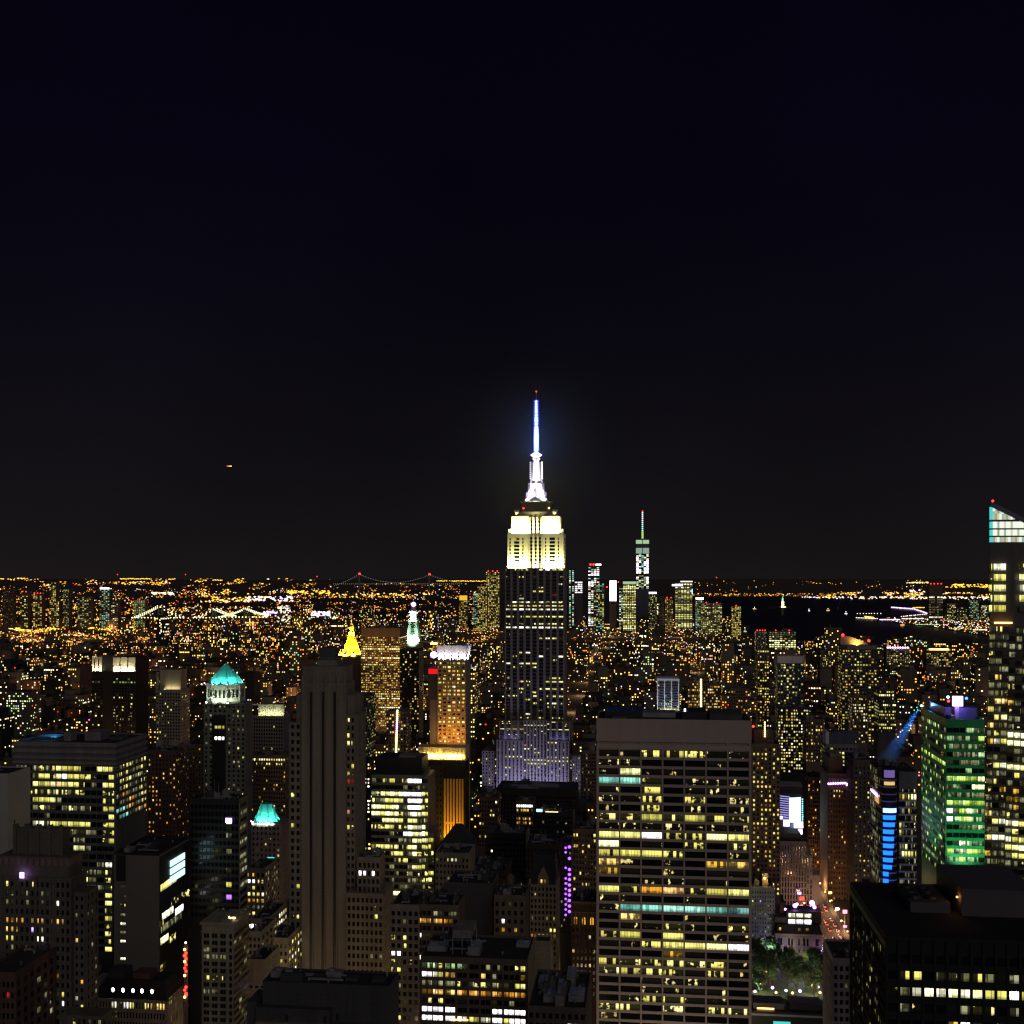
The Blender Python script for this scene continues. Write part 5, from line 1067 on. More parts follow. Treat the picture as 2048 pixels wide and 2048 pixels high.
simple('brick_building', 'reddish brick block with a few amber windows beyond the grey strip tower', 1616, 1651, 1556, 1030, 26, RED, 8, 3.6, '........aos', side='L', yb=1790, n=2, rel=.3, tiny=True)
b = Bld('stepped_tower', 'dark brick stepped tower with a row of violet-white lights high on its front', 1655, 1704, 940, 40, 'office tower', ybot=1830, mark='the violet-lit stepped tower')
b.m('wall').box(0, b.w, 0, 40, 0, b.Z(1548), BRICK); b.m('wall').box(b.X(1657, 3), b.X(1686, 3), 3, 36, b.Z(1548), b.Z(1516, 20, 3), BRICK)
b.m('wall').box(b.X(1660, 6), b.X(1682, 6), 6, 30, b.Z(1516, 20, 3), b.Z(1508, 20, 6), TAN)
b.facade('F', 0, 0, b.w * .98, b.Z(1832), b.Z(1556), 9, 27, ['.sds.........', '.............', '..aadd.......', '..ada........', '.......d.....', '.........h...', '.d...........'], '...........ads', .4, .45, .4, BRICK)
for i in range(8): b.m('violet_lamp#%d' % i).orb((b.X(1657 + i * 4.6), -1.2, b.Z(1567 - i * .3)), .85, LAMPV, 8)
b.m('violet_lamp#z').box(b.X(1692), b.X(1704), -1.4, -1.1, b.Z(1570), b.Z(1565), LAMPW)
b.roofkit(0, b.w, 0, 40, b.Z(1548), 2, 8, .8, BRICK); b.finish()

b = Bld('slab_tower', 'dark slab tower with a grey ribbed flank and a column of amber windows', 1707, 1742, 910, 40, 'office tower', ybot=1775, mark='the ribbed slab tower', side=-10)
z = b.Z(1521); b.m('wall').box(0, b.w, 0, 40, 0, z, DGREY)
b.facade('F', 0, .5, b.w - .5, b.Z(1765), z - 4, 4, 24, ['....', '.h..', '....', 'a..a', 'a...', 'a..a', 'a..a', '....', 'a..s'], '..h..a', .35, .4, .3, DGREY)
b.facade('L', 0, 2, 38, b.Z(1790), z - 4, 12, 18, None, '..........hs', .5, .6, .4, DGREY)
b.roofkit(0, b.w, 0, 40, z, 3, 1, .8, DGREY); b.finish()
b = Bld('curved_corner_building', 'banded office building with a rounded corner of blazing blue light strips', 1763, 1837, 690, 36, 'office building', ybot=1765, mark='the blue-strip building', side=-24)
z = b.Z(1536); BS = wallmat('white_band', (.62, .60, .62), .6, .1); Wb = b.m('wall')
xs = b.X(1800)
n = 14; cxx = b.X(1779); rr = xs - cxx
pl = [(b.X(1762), 9)] + [(cxx + rr * math.sin(a), rr * .9 - rr * .9 * math.cos(a)) for a in [(-.75 + 1.5 * i / n) for i in range(n + 1)]] + [(xs, 9)]
Wb.box(0, b.w, 5, 36, 0, b.Z(1545), BLACK); Wb.box(xs + .2, b.w, 4.2, 5, b.Z(1580), b.Z(1545), PURP)
Wb.loft([[(p[0], p[1], 0) for p in pl], [(p[0], p[1], z) for p in pl]], BLACK)
rows = 16; fh = b.Z(1600) - b.Z(1614.2)
for j in range(rows):
    zz = b.Z(1560 + 14.3 * j)
    b.m('band').box(xs + .2, b.w, 4.3, 4.99, zz - .5, zz + .45, BS)
    b.m('band').loft([[(cxx + (p[0] - cxx) * 1.03, p[1] - .35, zz - .35) for p in pl], [(cxx + (p[0] - cxx) * 1.03, p[1] - .35, zz + .35) for p in pl]], BS)
    b.m('band').box(-.4, -.02, 5, 36, zz - .3, zz + .3, BS)
    for k in range(6):
        xa = xs + .5 + (b.w - xs - .5) * k / 6; c = RNG.choice('.hsdsh' if j not in (3, 11) else 'yYda')
        b.win.append((c, [(xa + .2, 4.95, zz + .6), (xa + (b.w - xs) / 6 - .4, 4.95, zz + .6), (xa + (b.w - xs) / 6 - .4, 4.95, zz + fh - .6), (xa + .2, 4.95, zz + fh - .6)], 3, 2.6))
    for k in range(9):
        ya = 5.5 + k * 3.3; b.win.append((RNG.choice('..hs.h'), [(-.03, ya, zz + .5), (-.03, ya + 2.8, zz + .5), (-.03, ya + 2.8, zz + fh - .6), (-.03, ya, zz + fh - .6)], 2.8, 2.6))
def arcquad(part, i0, i1, za, zb_, mat, off=.5):
    M_ = b.m(part)
    for i in range(i0, i1):
        p, q_ = pl[i], pl[i + 1]
        M_.face([(p[0], p[1] - off, za), (q_[0], q_[1] - off, za), (q_[0], q_[1] - off, zb_), (p[0], p[1] - off, zb_)], mat)
BST = glowmat('blue_strip', (.008, .13, 1), 2.8); BSW = glowmat('blue_white_strip', (.30, .55, 1), 3)
for j in range(11):
    w_ = (13, 12, 11, 10, 10, 10, 9, 9, 8, 5, 5)[j]
    arcquad('blue_strip#%d' % j, 2, 2 + w_, b.Z(1625 + 14.1 * j), b.Z(1616.5 + 14.1 * j), BSW if j == 0 else BST, .55)
arcquad('lobby_glass#1', 3, 13, b.Z(1555), b.Z(1540), glowmat('violet_room', (.35, .22, .75), .45), .5)
arcquad('lobby_glass#2', 3, 13, b.Z(1570), b.Z(1563), glowmat('warm_room', (1, .72, .25), .8), .5)
b.m('roof_sign').box(-.7, -.42, 8, 30, b.Z(1592, 0, 12), b.Z(1588, 0, 12), LAMPV); b.m('warm_panel').box(-.6, -.42, 6, 16, b.Z(1612), b.Z(1599), glowmat('warm_panel', (1, .5, .12), .8))
for j in (0, 5, 10): b.light('POINT', (cxx, -6, b.Z(1620 + 14 * j)), (0, 0, 0), 500, (.05, .12, 1), 1)
b.roofkit(0, b.w, 6, 36, b.Z(1545), 4, 3, .6, BLACK); b.finish()

b = Bld('green_glass_office', 'green glass office building with bright yellow-green floors and rooftop lights', 1892, 1969, 700, 62, 'office building', ybot=1740, mark='the green glass building', side=-55)
z = b.Z(1442); Wb = b.m('wall'); Wb.box(0, b.w, 0, 62, 0, z, GREEN)
fh = (b.Z(1500) - b.Z(1516.1)); n = 18
gp = ['...ddd', 'ddhddy', 'dhhddd', '.hhhhd', 'hshhhd', '...d..', 'yyyyyY', 'hdh.YY', 'dhdhdh', 'yyyyyy', 'WhyYdh', 'WdyYdd', '..hdhd', '......', '.dwddd', 'ydwyyy', 'ddydds', 'cccccw']
b.facade('F', 0, .3, b.w, b.Z(1742), b.Z(1452), 6, 18, gp, '.', .96, .6, .3, GREEN, swap={'y': 'G', 'd': 'g'})
b.facade('L', 0, 0, 62, b.Z(1760), b.Z(1452), 16, 18, None, '....gsgGh', .9, .5, .3, GREEN, rowmix='..gG..')
ph = b.m('penthouse'); ph.box(b.w * .1, b.w * .95, 12, 50, z + .02, z + 7, BLUEW)
b.roofkit(0, b.w, 0, 62, z, 2, 4, 1.2, GREEN)
b.m('rooftop_sign').box(b.X(1905, 9), b.X(1926, 9), 9, 9.5, b.Z(1412, 0, 9), b.Z(1392, 0, 9), glowmat('rooftop_sign', (.95, .55, 1), 3.5)); b.m('rooftop_sign').box(b.X(1910, 9), b.X(1918, 9), 9.51, 10, z, b.Z(1412, 0, 9), METAL)
for i, (px_, m_) in enumerate(((1896, LAMPC), (1933, LAMPB), (1897, LAMPR))): b.m('roof_lamp#%d' % i).orb((b.X(px_, 8), 8, b.Z((1394, 1396, 1402)[i], 0, 8)), .9, m_)
b.light('POINT', (b.w * .45, 6, z + 9), (0, 0, 0), 7000, (.35, .2, 1), 1); b.light('POINT', (2, 46, z + 5), (0, 0, 0), 3000, (.1, .35, 1), 1)
b.light('SPOT', (-26, 30, b.Z(1760)), (0, 30, b.Z(1600)), 30000, (.3, 1, .6), 2, spot=80)  # this and the next: unseen green spots added to brighten the frame
b.light('SPOT', (b.w * .5, -22, b.Z(1760)), (b.w * .5, 0, b.Z(1640)), 60000, (.25, 1, .50), 2, spot=80)
b.m('searchlight').orb((-.2, 61.5, z + 2.4), .8, LAMPC); b.finish()
GRN = b
apex = Vector((b.ax - 1.6 * CA + 60 * SA, b.D + 1.6 * SA + 60 * CA, z + 2.2))
end = Vector((wx(1762, apex.y - 12), apex.y - 12, wz(1542, apex.y - 12)))
beam = bpy.data.materials.new('misty_air'); beam.use_nodes = True
_t = beam.node_tree; _t.nodes.clear(); _o = N(_t, 'ShaderNodeOutputMaterial'); _v = N(_t, 'ShaderNodeVolumePrincipled')
_v.inputs['Color'].default_value = (.8, .9, 1, 1); _t.links.new(_v.outputs[0], _o.inputs['Volume'])
BLEN = (end - apex).length
_c = N(_t, 'ShaderNodeTexCoord'); _s = N(_t, 'ShaderNodeSeparateXYZ'); _t.links.new(_c.outputs['Object'], _s.inputs[0])
_q = N(_t, 'ShaderNodeVectorMath', operation='MULTIPLY'); _q.inputs[1].default_value = (1, 1, 0); _t.links.new(_c.outputs['Object'], _q.inputs[0])
_l = N(_t, 'ShaderNodeVectorMath', operation='LENGTH'); _t.links.new(_q.outputs[0], _l.inputs[0])
_r = N(_t, 'ShaderNodeMath', operation='MULTIPLY_ADD'); _r.inputs[1].default_value = -8.0 / BLEN; _r.inputs[2].default_value = .8; _t.links.new(_s.outputs['Z'], _r.inputs[0])
_d = N(_t, 'ShaderNodeMath', operation='DIVIDE'); _t.links.new(_l.outputs['Value'], _d.inputs[0]); _t.links.new(_r.outputs[0], _d.inputs[1])
_f = N(_t, 'ShaderNodeMapRange', interpolation_type='SMOOTHSTEP'); _f.inputs['From Min'].default_value = 1.0; _f.inputs['From Max'].default_value = .1; _t.links.new(_d.outputs[0], _f.inputs['Value'])
_e = N(_t, 'ShaderNodeMapRange'); _e.inputs['From Min'].default_value = -BLEN; _e.inputs['From Max'].default_value = -BLEN * .3; _t.links.new(_s.outputs['Z'], _e.inputs['Value'])
_p = N(_t, 'ShaderNodeMath', operation='MULTIPLY'); _t.links.new(_f.outputs[0], _p.inputs[0]); _t.links.new(_e.outputs[0], _p.inputs[1])
_w = N(_t, 'ShaderNodeMath', operation='MULTIPLY'); _w.inputs[1].default_value = .06; _t.links.new(_p.outputs[0], _w.inputs[0]); _t.links.new(_w.outputs[0], _v.inputs['Density'])
M = MB(); M.lathe(0, 0, [(8.8, -BLEN), (.8, 0)], 20, beam); mist = tag(recalc(M.build('light_beam')), 'faint blue searchlight beam slanting down from the green glass building roof', 'light beam')
mist.location = apex; mist.rotation_euler = (end - apex).to_track_quat('-Z', 'Y').to_euler()
l = bpy.data.lights.new('searchlight', 'SPOT'); l.energy = 420000; l.color = (.0, .20, 1); l.spot_size = R(20); l.spot_blend = .9; l.shadow_soft_size = .3
o = bpy.data.objects.new('searchlight', l); COL.objects.link(o); o.parent = mist; o.location = (0, 0, .5)

# faceted glass skyscraper at the right edge
b = Bld('faceted_glass_skyscraper', 'tall faceted glass skyscraper with a slanted glowing crown and red beacon', 1972, 2150, 560, 50, 'skyscraper', ybot=1760, mark='the slanted-crown skyscraper', side=-10)
FG = wallmat('dark_curtain_wall', (.075, .068, .072), .35, .15)
zc = b.Z(1084); zt_ = b.Z(1003, 2, 2)
xl = b.X(1985); ft = b.X(2029, 2)
S = b.m('wall')
S.loft([[(0, 3, 0), (14, 0, 0), (b.w, 4, 0), (b.w, 50, 0), (17, 50, 0)], [(xl, 3, zc), (xl + 10.3, 1.5, zc), (b.w, 10, zc), (b.w, 50, zc), (xl + 17, 50, zc)]], FG)
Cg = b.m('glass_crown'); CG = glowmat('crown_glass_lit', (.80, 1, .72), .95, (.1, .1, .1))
def crown_face(za, zb_, xr, mat, part='glass_crown'):
    b.m(part).hexa([(xl, 2.6, za), (xr, 1.6, za), (xr, 6, za), (xl, 6, za), (xl, 2.6, zb_), (xr, 1.6, zb_), (xr, 6, zb_), (xl, 6, zb_)], mat)
xe = b.X(2110); sl_ = (b.Z(1003) - b.Z(1033)) / (b.X(2048) - b.X(1987))
def topz(x): return zt_ - sl_ * (x - xl)
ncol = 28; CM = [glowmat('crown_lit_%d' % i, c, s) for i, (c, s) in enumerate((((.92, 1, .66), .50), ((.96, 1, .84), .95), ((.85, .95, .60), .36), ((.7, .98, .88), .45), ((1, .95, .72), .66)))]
levels = [1084, 1074, 1071, 1059, 1056, 1043, 1039, 1027, 1022, 1011, 1003]
for j in range(len(levels) - 1):
    za, zb_ = b.Z(levels[j]), b.Z(levels[j + 1]); 
    for i in range(ncol):
        xa = xl + (xe - xl) * i / ncol; xc = xl + (xe - xl) * (i + 1) / ncol
        ha, hc = min(zb_, topz(xa) - 2.6), min(zb_, topz(xc) - 2.6)
        if hc <= za + .1: continue
        if levels[j] - levels[j + 1] < 5: mt = BLUEW; off = 2.3
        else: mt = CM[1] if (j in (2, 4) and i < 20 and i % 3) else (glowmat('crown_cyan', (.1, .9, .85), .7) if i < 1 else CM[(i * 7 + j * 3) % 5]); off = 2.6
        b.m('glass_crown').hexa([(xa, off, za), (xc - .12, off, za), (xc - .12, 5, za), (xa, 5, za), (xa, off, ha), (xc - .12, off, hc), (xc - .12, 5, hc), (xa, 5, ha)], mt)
b.m('crown_frame').hexa([(xl, 2.2, zt_ - 2.5), (xe, 2.2, topz(xe) - 2.5), (xe, 8, topz(xe) - 2.5), (xl + 2.2, 8, zt_ - 3.5), (xl, 2.2, zt_), (xe, 2.2, topz(xe)), (xe, 8, topz(xe)), (xl + 2.2, 8, zt_ - 1)], BLUEW)
b.m('crown_frame').hexa([(xl + 4, 8.1, zc), (xe, 8.1, zc), (xe, 44, zc), (xl + 18, 44, zc), (xl + 4, 8.1, zt_ - 5), (xe, 8.1, topz(xe) - 3), (xe, 44, topz(xe) - 14), (xl + 18, 44, zt_ - 16)], DGREY)
b.m('beacon').orb((xl + 1, 3, zt_ + .3), .6, LAMPR)
for i, py_ in enumerate((1134, 1155, 1176, 1196.5, 1217)):
    z0_, z1_ = b.Z(py_ + 6.5), b.Z(py_ - 6.5); k = (zc - z0_) / zc
    yy = 1.5 + 1.2 * -k - .9
    xo = xl - (xl) * k * .9
    b.win.append(('wyYyy'[i], [(b.X(1988.5), .6, z0_), (b.X(2012), .35, z0_), (b.X(2012), .35, z1_), (b.X(1988.5), .6, z1_)], 6, 3.2))
    b.win.append(('d', [(b.X(1980), 1.6, z0_), (b.X(1985.5), 1.1, z0_), (b.X(1985.5), 1.1, z1_), (b.X(1980), 1.6, z1_)], 2, 3.2))
    b.win.append(('dYwys'[i], [(b.X(2040), .6, z0_), (b.X(2075), 1.2, z0_), (b.X(2075), 1.2, z1_), (b.X(2040), .6, z1_)], 9, 3.2))
b.m('lit_ledge').box(b.X(1989), b.X(2024), -.4, .3, b.Z(1247), b.Z(1244), LAMPO)
for j in range(33):
    py_ = 1258 + 16.0 * j; z0_, z1_ = b.Z(py_ + 5), b.Z(py_ - 5)
    for i in range(9):
        p0 = 1979 + i * 13.5 - j * .35; big = j in (9, 11, 14, 17, 24, 26)
        c = RNG.choice('yYwad') if (big and i in ((1, 2) if j < 12 else (1, 2, 3, 4, 5, 6))) else RNG.choice('..hhhahshsd')
        if j in (13, 14) and i in (3, 4, 5): c = 'Y'
        if 26 <= j <= 28 and i in (4, 5, 6): c = 'Y' if j == 27 else 'y'
        dz = .22 * i * (1 if i > 2 else 0)
        b.win.append((c, [(b.X(p0), -.25, z0_ - dz), (b.X(p0 + 11.5), -.25, z0_ - dz), (b.X(p0 + 11.5), -.25, z1_ - dz), (b.X(p0), -.25, z1_ - dz)], 3.2, 3))
for j in range(40): b.m('spandrel').box(b.X(1977 - j * .2), b.X(2120), -.2, .25, b.Z(1251 + 16 * j - .9), b.Z(1251 + 16 * j), FG)
b.finish()

# black building close at the lower right
b = Bld('black_office_building', 'huge black flat-roofed building close below with a lit row of square windows', 1774, 2140, 300, 54, 'office building', mark='the huge black building', side=-76)
BK = wallmat('black_metal_panel', (.010, .010, .012), .85, .2); z = b.Z(1880); Wb = b.m('wall'); Wb.box(0, b.w, .4, 54, 0, z, BK)
rowsY = [1931, 1963, 1995, 2027, 2059]
ww = b.w / 15.0
pats = ['..............', '.dd.hdhdhshss..', 'shwYwYwYyyWyhww', '.hs..shds.h.h.d', '.....aWd.d.....', '...............']
zc0 = b.Z(1982); step = b.Z(1982) - b.Z(2014.5)
b.facade('F', .4, 0, b.w, zc0 - 3.5 * step, zc0 + 2.5 * step, 15, 6, pats, '.', .80, .52, .4, BK)
for i in range(16): Wb.box(b.w * i / 15 - .35, b.w * i / 15 + .35, -.05, .39, zc0 - 3.5 * step, z, BK)
lp = [''.join(RNG.choice('....h.h.') for _ in range(22)) for _ in range(16)]
lp[4] = '....hh.sdds..h.ssd.h..'; lp[6] = '..hdddssddhddh.hhd.s..'; lp[2] = '.......h..ss.h.hs.h...'
for k_ in (3, 5, 8, 10, 12): lp[k_] = lp[4]
Wb.box(-.12, -.01, .4, 54, 0, z - 1, wallmat('green_grey_panel', (.035, .042, .03), .6, .3))
b.facade('L', -.13, 1, 53, z - 3 - 14 * 3.25, z - 3, 22, 14, lp, '..h.s', .75, .55, .3, BK)
R_ = b.m('roof'); R_.box(.3, b.w, .7, 53.6, z, z + .05, BK)
P_ = b.m('parapet'); P_.box(0, .4, .4, 54, z, z + .9, BK); P_.box(.41, b.w, .4, .8, z, z + .9, BK); P_.box(.41, b.w, 53.6, 54, z, z + .9, BK)
RB = wallmat('roof_box_panel', (.075, .068, .078), .7, .1)
zr1 = b.Z(1803, 8, 26)
b.m('roof_block#1').box(b.X(1821, 26), b.X(1901, 26), 26, 46, z + .05, zr1, RB)
for k in range(6): b.m('cooling_unit#%d' % k).lathe(b.X(1821, 26) + 2.0 + (k % 2) * 4.6, 31 + (k // 2) * 5, [(2.0, zr1), (1.8, zr1 + .7)], 14, BLACK)
b.m('roof_block#2').box(b.X(1923, 24), b.w, 24, 52, z + .05, b.Z(1779, 30, 24), RB)
b.m('duct').box(b.X(1905, 30), b.X(1918, 30), 30, 46, z + .05, z + 1.2, BK)
for k, (px_, ly) in enumerate(((1888, 47), (1904, 36), (1906, 27))):
    b.m('roof_lamp#%d' % k).orb((b.X(px_ + 8, ly), ly, z + 4.5), .28, LAMPO, 6); b.light('POINT', (b.X(px_ + 8, ly) - .5, ly - .6, z + 4.6), (0, 0, 0), 90, (1, .42, .08), .2)
b.finish()
simple('stone_building', 'narrow pale stone building edge beside the huge black building', 1666, 1722, 1921, 480, 26, PURP, 5, 3.5, '....h', side='L', yb=2048, n=1, rel=.3)

# park side
b = simple('hotel', 'greenish-white narrow building with tiny lit windows beside the seven-bay slab', 1503, 1549, 1776, 800, 22, wallmat('greenish_white_brick', (.26, .30, .28)), 9, 3.0, '..hsh', side='R', yb=1905, n=2, rel=.3, wr=.4, hr=.45, spx=0, done=False, mark='the greenish-white building', pat=['.........', '.........', 'd..v..d..', 'h.h.h.h..', '.........', '..hh.h...'])
b.m('cornice').box(-.5, b.w + .5, -.6, 22, b.Z(1818), b.Z(1815), PL); b.m('roof_lamp').orb((b.w * .6, 4, b.z + 6), .9, LAMPO, 8); b.light('POINT', (b.w * .6, 2.6, b.z + 6), (0, 0, 0), 1500, (1, .6, .15), .3)
b.m('roof_unit#L').box(b.w * .5, b.w * .75, 5, 12, b.z, b.z + 9, TAN)
b.light('SPOT', (b.w * .6, -30, 12), (b.w * .6, 0, 60), 32000, (.75, 1, .92), 2, spot=80); b.finish()
b = Bld('club_building', 'stone club building with arched windows, bright rooftop rooms and violet roof lamps', 1551, 1645, 790, 26, 'building', ybot=1925, mark='the club building', side=-4)
z = b.Z(1866); Wb = b.m('wall'); Wb.box(0, b.w, 0, 26, 0, z, TAN)
b.m('cornice').box(-.8, b.w + .8, -1, 27, z - .8, z, TAN); b.m('cornice').box(-.4, b.w + .4, -.5, 26, z - 17, z - 16.4, TAN)
zu = b.Z(1850); b.m('mansard_roof').loft([[(0, 0, z), (b.w, 0, z), (b.w, 26, z), (0, 26, z)], [(1.5, 2.5, zu), (b.w - 1.5, 2.5, zu), (b.w - 1.5, 24, zu), (1.5, 24, zu)]], ROOF)
b.m('rooftop_room').box(b.X(1574), b.X(1627), 3, 18, zu, b.Z(1824), BLACK); b.m('rooftop_room').box(b.X(1551), b.X(1573), 4, 16, zu, b.Z(1838), BLACK); b.m('rooftop_room').box(b.X(1629), b.X(1645), 6, 20, zu, b.Z(1826), DGREY)
for k in range(3):
    xa = b.X(1577 + k * 16, 3)
    for (pa, pb, c) in ((1836, 1828, 'w'), (1849, 1840, 'W')): b.win.append((c, [(xa, 2.95, b.Z(pa)), (xa + 4.5, 2.95, b.Z(pa)), (xa + 4.5, 2.95, b.Z(pb)), (xa, 2.95, b.Z(pb))], 4.5, 3))
for px_ in (1557, 1596, 1612): b.win.append(('a', [(b.X(px_), -.35, b.Z(1860)), (b.X(px_) + 1.6, -.35, b.Z(1860)), (b.X(px_) + 1.6, -.35, b.Z(1854)), (b.X(px_), -.35, b.Z(1854))], 1.6, 2))
b.facade('F', 0, b.w * .04, b.w * .96, z - 16.5, z - 2, [(.06, .10), (.27, .045), (.34, .045), (.5, .03), (.62, .045), (.70, .045), (.93, .10)], 2, ['.......', '.......'], '.', 1, .65, .4, TAN)
b.facade('F', 0, b.w * .04, b.w * .96, z - 30, z - 17.2, 5, 2, ['....d', 's....'], '..', .5, .6, .4, TAN)
for k, (px_, py_, r_) in enumerate(((1571, 1818, .9), (1590, 1810, 1.5), (1594, 1807, 1.0), (1624, 1803, 1.7), (1629, 1812, 1.2), (1627, 1806, .9))):
    b.m('violet_lamp#%d' % k).orb((b.X(px_, 8), 8, b.Z(py_, 0, 8)), r_, LAMPV, 8); b.m('lamp_post#%d' % k).bar((b.X(px_, 8), 8, b.Z(1826)), (b.X(px_, 8), 8, b.Z(py_, 0, 8)), .15, METAL, 4)
b.light('POINT', (b.X(1600, 2), 0, b.Z(1815)), (0, 0, 0), 300, (.4, .15, 1), .5)
b.light('SPOT', (b.w * .5, -28, 10), (b.w * .5, 0, 24), 9000, (1, .72, .42), 2, spot=80); b.finish()
b = Bld('park_pavilion', 'low dark flat pavilion at the edge of the park lawn', 1500, 1656, 655, 22, 'pavilion', mark='the park pavilion')
b.m('wall').box(0, b.w, 0, 22, 0, b.Z(2022), BLACK); b.m('roof').box(b.w * .05, b.w * .45, 4, 16, b.Z(2022), b.Z(2010), DGREY); b.m('roof').box(b.w * .52, b.w * .95, 5, 18, b.Z(2022), b.Z(2011), BLACK)
b.m('railing').box(0, b.w, -.2, -.1, b.Z(2030), b.Z(2026), METAL); b.m('lit_strip').box(b.w * .3, b.w * .52, -.3, -.22, b.Z(2046), b.Z(2040), glowmat('teal_strip', (.1, .8, .75), .8)); b.m('lit_strip#b').box(b.w * .1, b.w * .32, 3.9, 3.99, b.Z(2022), b.Z(2019.5), LAMPO)
b.finish()

# construction hoist with red lamps
b = Bld('construction_hoist', 'thin construction mast strung with red lamps', 366, 375, 500, 2.0, 'hoist', mark='the red hoist', ybot=2040)
zt = b.Z(1890); m_ = b.w / 2; H_ = b.m('mast')
for a in (-.5, .5):
    for c in (.3, 1.3): H_.bar((m_ + a, c, 0), (m_ + a, c, zt), .09, METAL, 4)
k = 0; zz = b.Z(2048)
while zz < zt - 2:
    H_.bar((m_ - .5, .3, zz), (m_ + .5, .3, zz + 1.6), .06, METAL, 4); H_.bar((m_ + .5, 1.3, zz), (m_ - .5, 1.3, zz + 1.6), .06, METAL, 4); zz += 1.6
for i, py_ in enumerate((1899, 1906, 1911, 1917, 1923, 1929, 1936, 1942, 1951, 1974, 1980, 1988, 1994)):
    b.m('red_lamp#%d' % i).orb((m_ + (.35 if i % 2 else -.25), 0, b.Z(py_)), .62 + .2 * (i in (2, 11)), LAMPR if i % 4 else LAMPO, 6)
b.m('top_lamp').orb((m_, .5, b.Z(1886)), .45, LAMPW, 6)
b.light('POINT', (m_, -3, b.Z(1930)), (0, 0, 0), 220, (1, .1, .05), .5); b.light('POINT', (m_, -3, b.Z(1990)), (0, 0, 0), 220, (1, .1, .05), .5)
b.finish()

# ------------------------------------------------------------------ far skyline
def far_tower(label, x0, x1, yt, D, mix, cols, ppx=3.0, wall=DGREY, rowmix=None, red=0, cap=None, yb=1285, name='distant_tower', top=2, wr=.72, hr=.55, done=True, mark=None, d=36, pat=None):
    b = Bld(name, label, x0, x1, D, d, 'skyscraper', ybot=yb, mark=mark)
    z = b.Z(yt); b.z = z; b.m('wall').box(0, b.w, 0, d, 0, z, wall)
    fl = ppx / FP * D; rows = max(1, int((z - top - max(4, b.Z(yb))) / fl))
    b.facade('F', 0, 0, b.w, z - top - rows * fl, z - top, cols, rows, pat, mix, wr, hr, 0, None, rowmix=rowmix)
    for k in range(red): b.m('beacon#%d' % k).orb((b.w * (k + .5) / red, 0, z + 2), D * .0005, LAMPR, 6)
    if cap: b.m('lit_crown').box(b.w * .05, b.w * .95, -1, 4, z - 1, z + cap[1] / FP * D, cap[0])
    if done: b.finish(tiny=True)
    return b
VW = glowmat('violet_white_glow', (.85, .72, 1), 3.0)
# tallest far tower with the lit spire
b = Bld('distant_skyscraper', 'tall distant glass skyscraper with segmented lit spire rising over the bay', 1272, 1298, 5900, 62, 'skyscraper', ybot=1190, mark='the far spire tower')
z = b.Z(1080); k = 5900 / FP; m_ = b.w / 2
b.m('wall').loft([[(0, 0, 0), (b.w, 0, 0), (b.w, 62, 0), (0, 62, 0)], [(1, 2, z), (b.w - 1, 2, z), (b.w - 1, 60, z), (1, 60, z)]], BLUEW)
GB = glowmat('pale_green_band', (.45, .68, .38), .85); GB2 = glowmat('grey_green_band', (.32, .46, .34), .8)
for (ya, yb_, mt) in ((1087.5, 1080, GB), (1107, 1096, GB2)):
    for (pa, pb) in ((0, .47), (.53, 1)): b.m('lit_band').box(b.w * pa, b.w * pb, -.6, 0.6, b.Z(ya), b.Z(yb_), mt)
tp = ['.c..w', 'wwc.w', 'W.cw.', 'Wwcdw', 'Wwc.W', 'wWsWW', 'W.cWW', 'W.cWW', 'WWc.W', 'W..WW', 'WW.WW', 'WWcWW', 'WW.WW', '.....', '.aa..', 'W..cW', 'w.cdW', '.wdcw', 'wc.dW', 'c.wdw', 'wd.w.', '.dc.w', 'w.d.c']
b.facade('F', -.4, 1, b.w - 1, b.Z(1178), b.Z(1107.5), 5, 23, tp, 'wc.d', .85, .7, 0, None)
sp = b.m('spire'); sp.bar((m_, 30, z), (m_, 30, b.Z(1023)), 3, METAL, 8, r2=1.2)
for i in range(10):
    yy = 1025 + i * 3.9; sp.lathe(m_, 30, [(.5 * k, b.Z(yy + 1.5)), (1.6 * k + i * .03 * k, b.Z(yy)), (.5 * k, b.Z(yy - 1.5))], 8, glowmat('spire_light_%d' % min(i, 7), (.75, .8, 1) if i < 6 else (.4, .9, .7), 1.9))
sp.lathe(m_, 30, [(2.0 * k, b.Z(1077)), (2.0 * k, b.Z(1062))], 8, glowmat('spire_green', (.42, .8, .16), .9))
b.m('ring').lathe(m_, 30, [(6 * k, z + 3), (6 * k, z + 8)], 16, METAL); b.m('beacon').orb((m_, 30, b.Z(1022)), 1.3 * k, LAMPR)
b.finish(tiny=True)
far_tower('distant cluster tower with red beacons just behind the floodlit skyscraper', 972, 999, 1143, 5600, '.ayds', 8, wall=BRICK, red=3, yb=1285)
far_tower('slim pair-columned distant tower beside the floodlit skyscraper', 1137, 1149, 1139, 5700, 'cwc.', 2, 4.0, wall=BLACK, wr=.5, yb=1285)
far_tower('distant tower washed in violet-white light', 1150, 1165, 1162, 5750, 'WW.W', 3, 4.0, wall=BLUEW, yb=1190)
b = far_tower('distant tower with white floors, red beacons and a lit roof bar', 1176, 1199, 1133, 5600, 'wwWc.', 4, 3.6, wall=BLUEW, red=0, yb=1285, done=False, pat=['c..w', '.cww', 'WwWw', '.WWW', 'WWWW', '....', 'c.wc', '.cw.', 'WWWw', 'WWWW', 'WWwy', 'y.dd'])
for px_ in (1181, 1187): b.m('beacon#%d' % px_).orb((b.X(px_), 0, b.Z(1129)), 5, LAMPR, 6)
